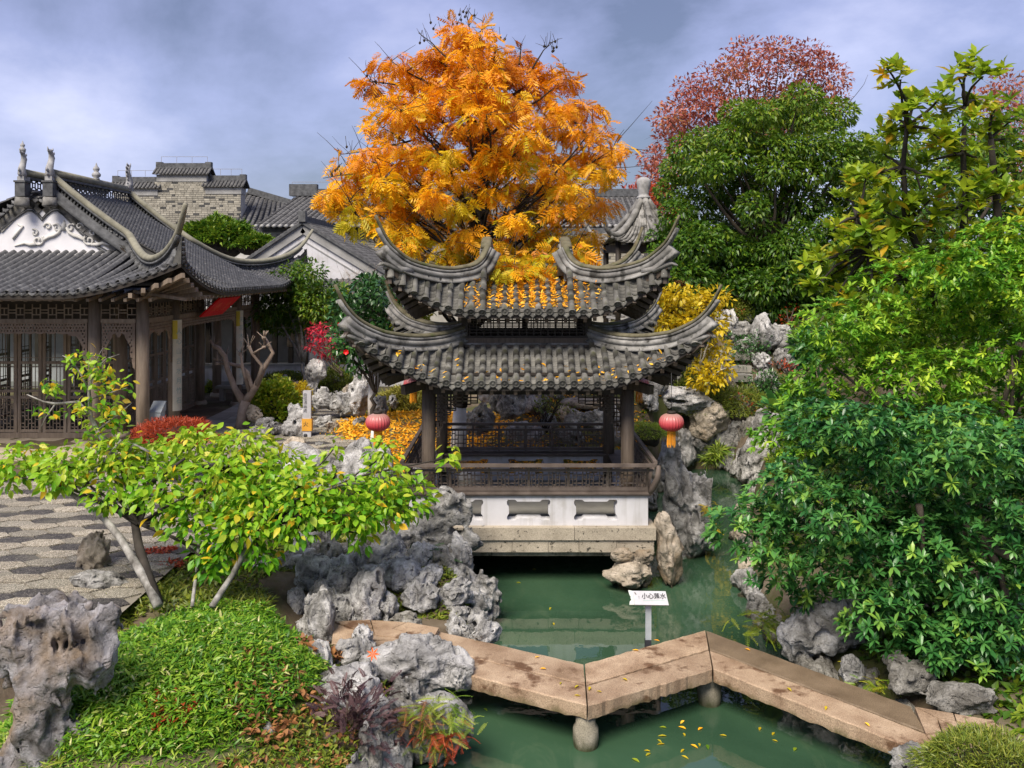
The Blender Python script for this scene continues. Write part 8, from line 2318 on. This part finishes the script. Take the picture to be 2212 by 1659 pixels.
# leaves afloat on the pond and lying on the bridge, each one a thing
LM = [np_mesh('floating_leaf', *leaf_tpl(1, w_, .10, .05), M[m + '_one'], True) for w_, m in ((.38, 'lf_litter'), (.34, 'lf_yellow'), (.42, 'lf_lime'))]
def lone(name, label, group, x, y, z, s, k):
    g = G(x, y, z); o = obj(name, LM[k], None, Matrix.Translation(g) @ Matrix.Rotation(R.uniform(0, 6.28), 4, 'Z') @ Matrix.Scale(s, 4)); return tag(o, label, 'leaf', group)
for x, y, k in ((1478, 1556, 0), (1482, 1575, 0), (1508, 1577, 0), (1440, 1572, 2), (1420, 1597, 1), (1436, 1607, 1), (1405, 1623, 1), (1395, 1633, 1), (1480, 1590, 1), (1492, 1608, 0), (1478, 1618, 1), (1472, 1632, 1), (1512, 1612, 1), (1527, 1608, 2), (1570, 1590, 1), (1640, 1578, 1), (1668, 1588, 1), (1680, 1602, 1), (1715, 1622, 2), (1440, 1590, 1), (1365, 1638, 2), (1260, 1555, 1), (1115, 1258, 1), (1190, 1312, 1), (1195, 1345, 1), (1425, 1295, 1), (1135, 1500, 1), (1045, 1530, 2), (1158, 1230, 1)):
    lone('floating_leaf', ('small orange leaf', 'small yellow leaf', 'small greenish leaf')[k] + (' afloat on the pond in front of the zigzag bridge' if y > 1500 else ' afloat on the pond between bridge and pavilion'), 'leaves afloat on the pond', x, y, .006, R.uniform(.06, .095), k)
for x, y, k in ((1155, 1420, 0), (1425, 1385, 0), (1380, 1405, 0), (1755, 1388, 0), (1275, 1483, 1), (1300, 1495, 1), (1180, 1445, 0), (1210, 1478, 1), (1240, 1502, 1), (1820, 1430, 1), (1785, 1525, 1), (1700, 1485, 1), (1620, 1405, 0), (1355, 1470, 1), (1250, 1480, 1), (1868, 1560, 0)):
    lone('bridge_leaf', ('orange' if k == 0 else 'yellow') + ' fallen leaf lying on the ' + ('left' if x < 1266 else 'middle' if x < 1532 else 'right') + ' arm of the zigzag bridge', 'leaves lying on the bridge', x, y, BZ + .014, R.uniform(.05, .08), k)
o = obj('orange_maple_leaf', None) if False else None
ol = MB()
for k in range(7):
    a = k * 2 * PI / 7; ol.add([(0, 0, .004), (.03 * math.cos(a - .3), .03 * math.sin(a - .3), .012), (.07 * math.cos(a), .07 * math.sin(a), .004), (.03 * math.cos(a + .3), .03 * math.sin(a + .3), .012)], [(0, 1, 2, 3)])
M['orange'] = plain('orange_leaf', (.85, .16, .02), .5)
c = P(806, 1413, 8.72); tag(obj('maple_leaf', ol.mesh('maple_leaf', M['orange']), None, Matrix.Translation(c) @ Matrix.Rotation(math.radians(62), 4, 'X')), 'bright orange maple leaf stuck on the veined boulder', 'leaf')

# ferns, purple shrub and small plants round the rocks
def fern(label, x, y, Y, n, L, leaf='lf_fern', cat='fern', name='fern', spread=.25):
    t = thing(name, label, cat, P(x, y, Y)); FT = [pinnate_tpl(11, 1.0, .030, .20, .7, s) for s in (7, 8)]
    c = np.array(P(x, y, Y)); pos = c + rng.normal(size=(n, 3)) * spread * np.array([1, .4, .5]); d = rng.normal(size=(n, 3)) * np.array([1, .7, .4]) + np.array([0, -.5, .35])
    foliage(t, FT, pos, d, rng.uniform(L * .7, L * 1.2, n), rng.beta(2, 2, n), M[leaf], M[leaf + '_one'], 'frond', min(n, 120)); return t
fern('bright green ferns sprouting from the rock in the pond', 950, 1540, 8.05, 70, .16, spread=.13)
fern('rusty fern fronds on the left side of the pond rock', 900, 1545, 8.05, 40, .15, 'lf_dead', spread=.12)
fern('orange-brown withered fronds low on the pond rock', 970, 1590, 8.0, 34, .14, 'lf_scarlet', spread=.10)
fern('yellow fern tips hanging over the pond rock edge', 930, 1600, 8.0, 46, .13, 'lf_moss', spread=.10)
fern('small green fern on the dark far bank', 1560, 975, 20.2, 40, .22, spread=.18)
fern('dark feathery plant on the rock below the pierced rock', 925, 1195, 11.6, 60, .12, 'lf_camellia', 'plant', 'creeper', .10)
fern('green creeper in the cleft of the stacked rock wall', 835, 1300, 11.2, 70, .12, 'lf_camellia', 'plant', 'creeper', .12)
fern('strappy green plant beside the cracked boulder', 668, 1490, 8.3, 30, .16, 'lf_bamboo', 'plant', 'strap_plant', .05)
fern('yellow-green seedlings under the purple shrub', 700, 1590, 8.0, 36, .11, 'lf_lime', 'plant', 'seedlings', .16)
fern('lime creeper hanging beside the bored rock at the pond edge', 1665, 1345, 10.2, 90, .17, 'lf_lime', 'plant', 'creeper', .14)
fern('lime leaves between the low rocks on the right bank', 1880, 1478, 9.0, 50, .12, 'lf_lime', 'plant', 'creeper', .10)
fern('yellow leaf spray over the water by the rock pillar', 1535, 1098, 13.8, 20, .14, 'lf_yellow', 'plant', 'leaf_spray', .07)
fern('small yellow leaf spray low beside the rock pillar', 1540, 1140, 13.8, 14, .12, 'lf_yellow', 'plant', 'leaf_spray', .05)
pu = thing('purple_shrub', 'feathery dark purple shrub below the cracked boulder', 'shrub', P(760, 1640, 7.9))
c = np.array(P(765, 1575, 7.9)); n = 420
pos = c + rng.normal(size=(n, 3)) * np.array([.16, .12, .17]); d = (pos - c) * 3 + np.array([0, -.1, .5]) + rng.normal(size=(n, 3)) * .4
foliage(pu, [pinnate_tpl(10, 1.0, .05, .22, .4, 9)], pos, d, rng.uniform(.09, .16, n), rng.beta(2, 2, n), M['lf_purple'], M['lf_purple_one'], 'frond', 200)
ps = MB()
for _ in range(16): limb(ps, P(760 + R.uniform(-20, 20), 1650, 7.9), P(765 + R.uniform(-60, 60), 1560 + R.uniform(-50, 40), 7.9 + R.uniform(-.1, .1)), .008, .003, .15, 5, sides=5)
ps.build('stems', M['bark'], pu)
dtw = thing('dry_twig', 'pale dry forked twig leaning over the water beside the fern rock', 'twig', P(800, 1625, 8.1)); tw = MB()
for a, b in (((790, 1628), (870, 1555)), ((800, 1622), (850, 1625)), ((815, 1605), (820, 1625)), ((780, 1626), (850, 1628))): limb(tw, P(*a, 8.1), P(*b, 8.1), .006, .003, .05, 4, sides=5)
tw.build('twigs', M['bark_pale'], dtw)
vs = thing('violet_flowers', 'small violet flowering plants at the bottom left corner', 'flowers', G(270, 1655, .5)); M['lf_violet_one'] = leaf_mat('violet', ramp_of((.10, .06, .22), (.22, .14, .45)), True); M['lf_violet'] = leaf_mat('violet_mass', ramp_of((.10, .06, .22), (.22, .14, .45)))
n = 300; c = np.array(G(270, 1655, .52)); pos = c + rng.normal(size=(n, 3)) * np.array([.22, .08, .03]); foliage(vs, LSM, pos, rng.normal(size=(n, 3)) + np.array([0, 0, .6]), rng.uniform(.025, .05, n), rng.random(n), M['lf_violet'], M['lf_violet_one'], 'petal', 40)

# guide post with amber band
gp_ = thing('guide_post', 'white square guide post with amber band beside the holed rock', 'post', P(664, 948, 19.4))
b = P(664, 950, 19.4); w_ = .085
MB().box(b.x - w_, b.x + w_, b.y - .05, b.y + .05, b.z - .05, b.z + 1.06).build('post', M['white_paint'], gp_)
MB().box(b.x - w_ - .02, b.x + w_ + .02, b.y - .065, b.y + .065, b.z + .20, b.z + .46).build('band', M['amber_band'], gp_)
obj('lettering', text_mesh('lettering', '曲\n徑\n通\n幽\n處', .085, .0005, M['ink'], Matrix.Translation((b.x - .035, b.y - .0515, b.z + .80)) @ XZ, 1.0), gp_)
obj('emblem', text_mesh('emblem', '火', .12, .0005, M['ink'], Matrix.Translation((b.x - .02, b.y - .0665, b.z + .34)) @ XZ), gp_)
MB().tube([Vector((b.x - .03, b.y - .053, b.z + .10)), Vector((b.x - .03, b.y - .051, b.z + .10))], .045, 14).build('badge', M['ink'], gp_)
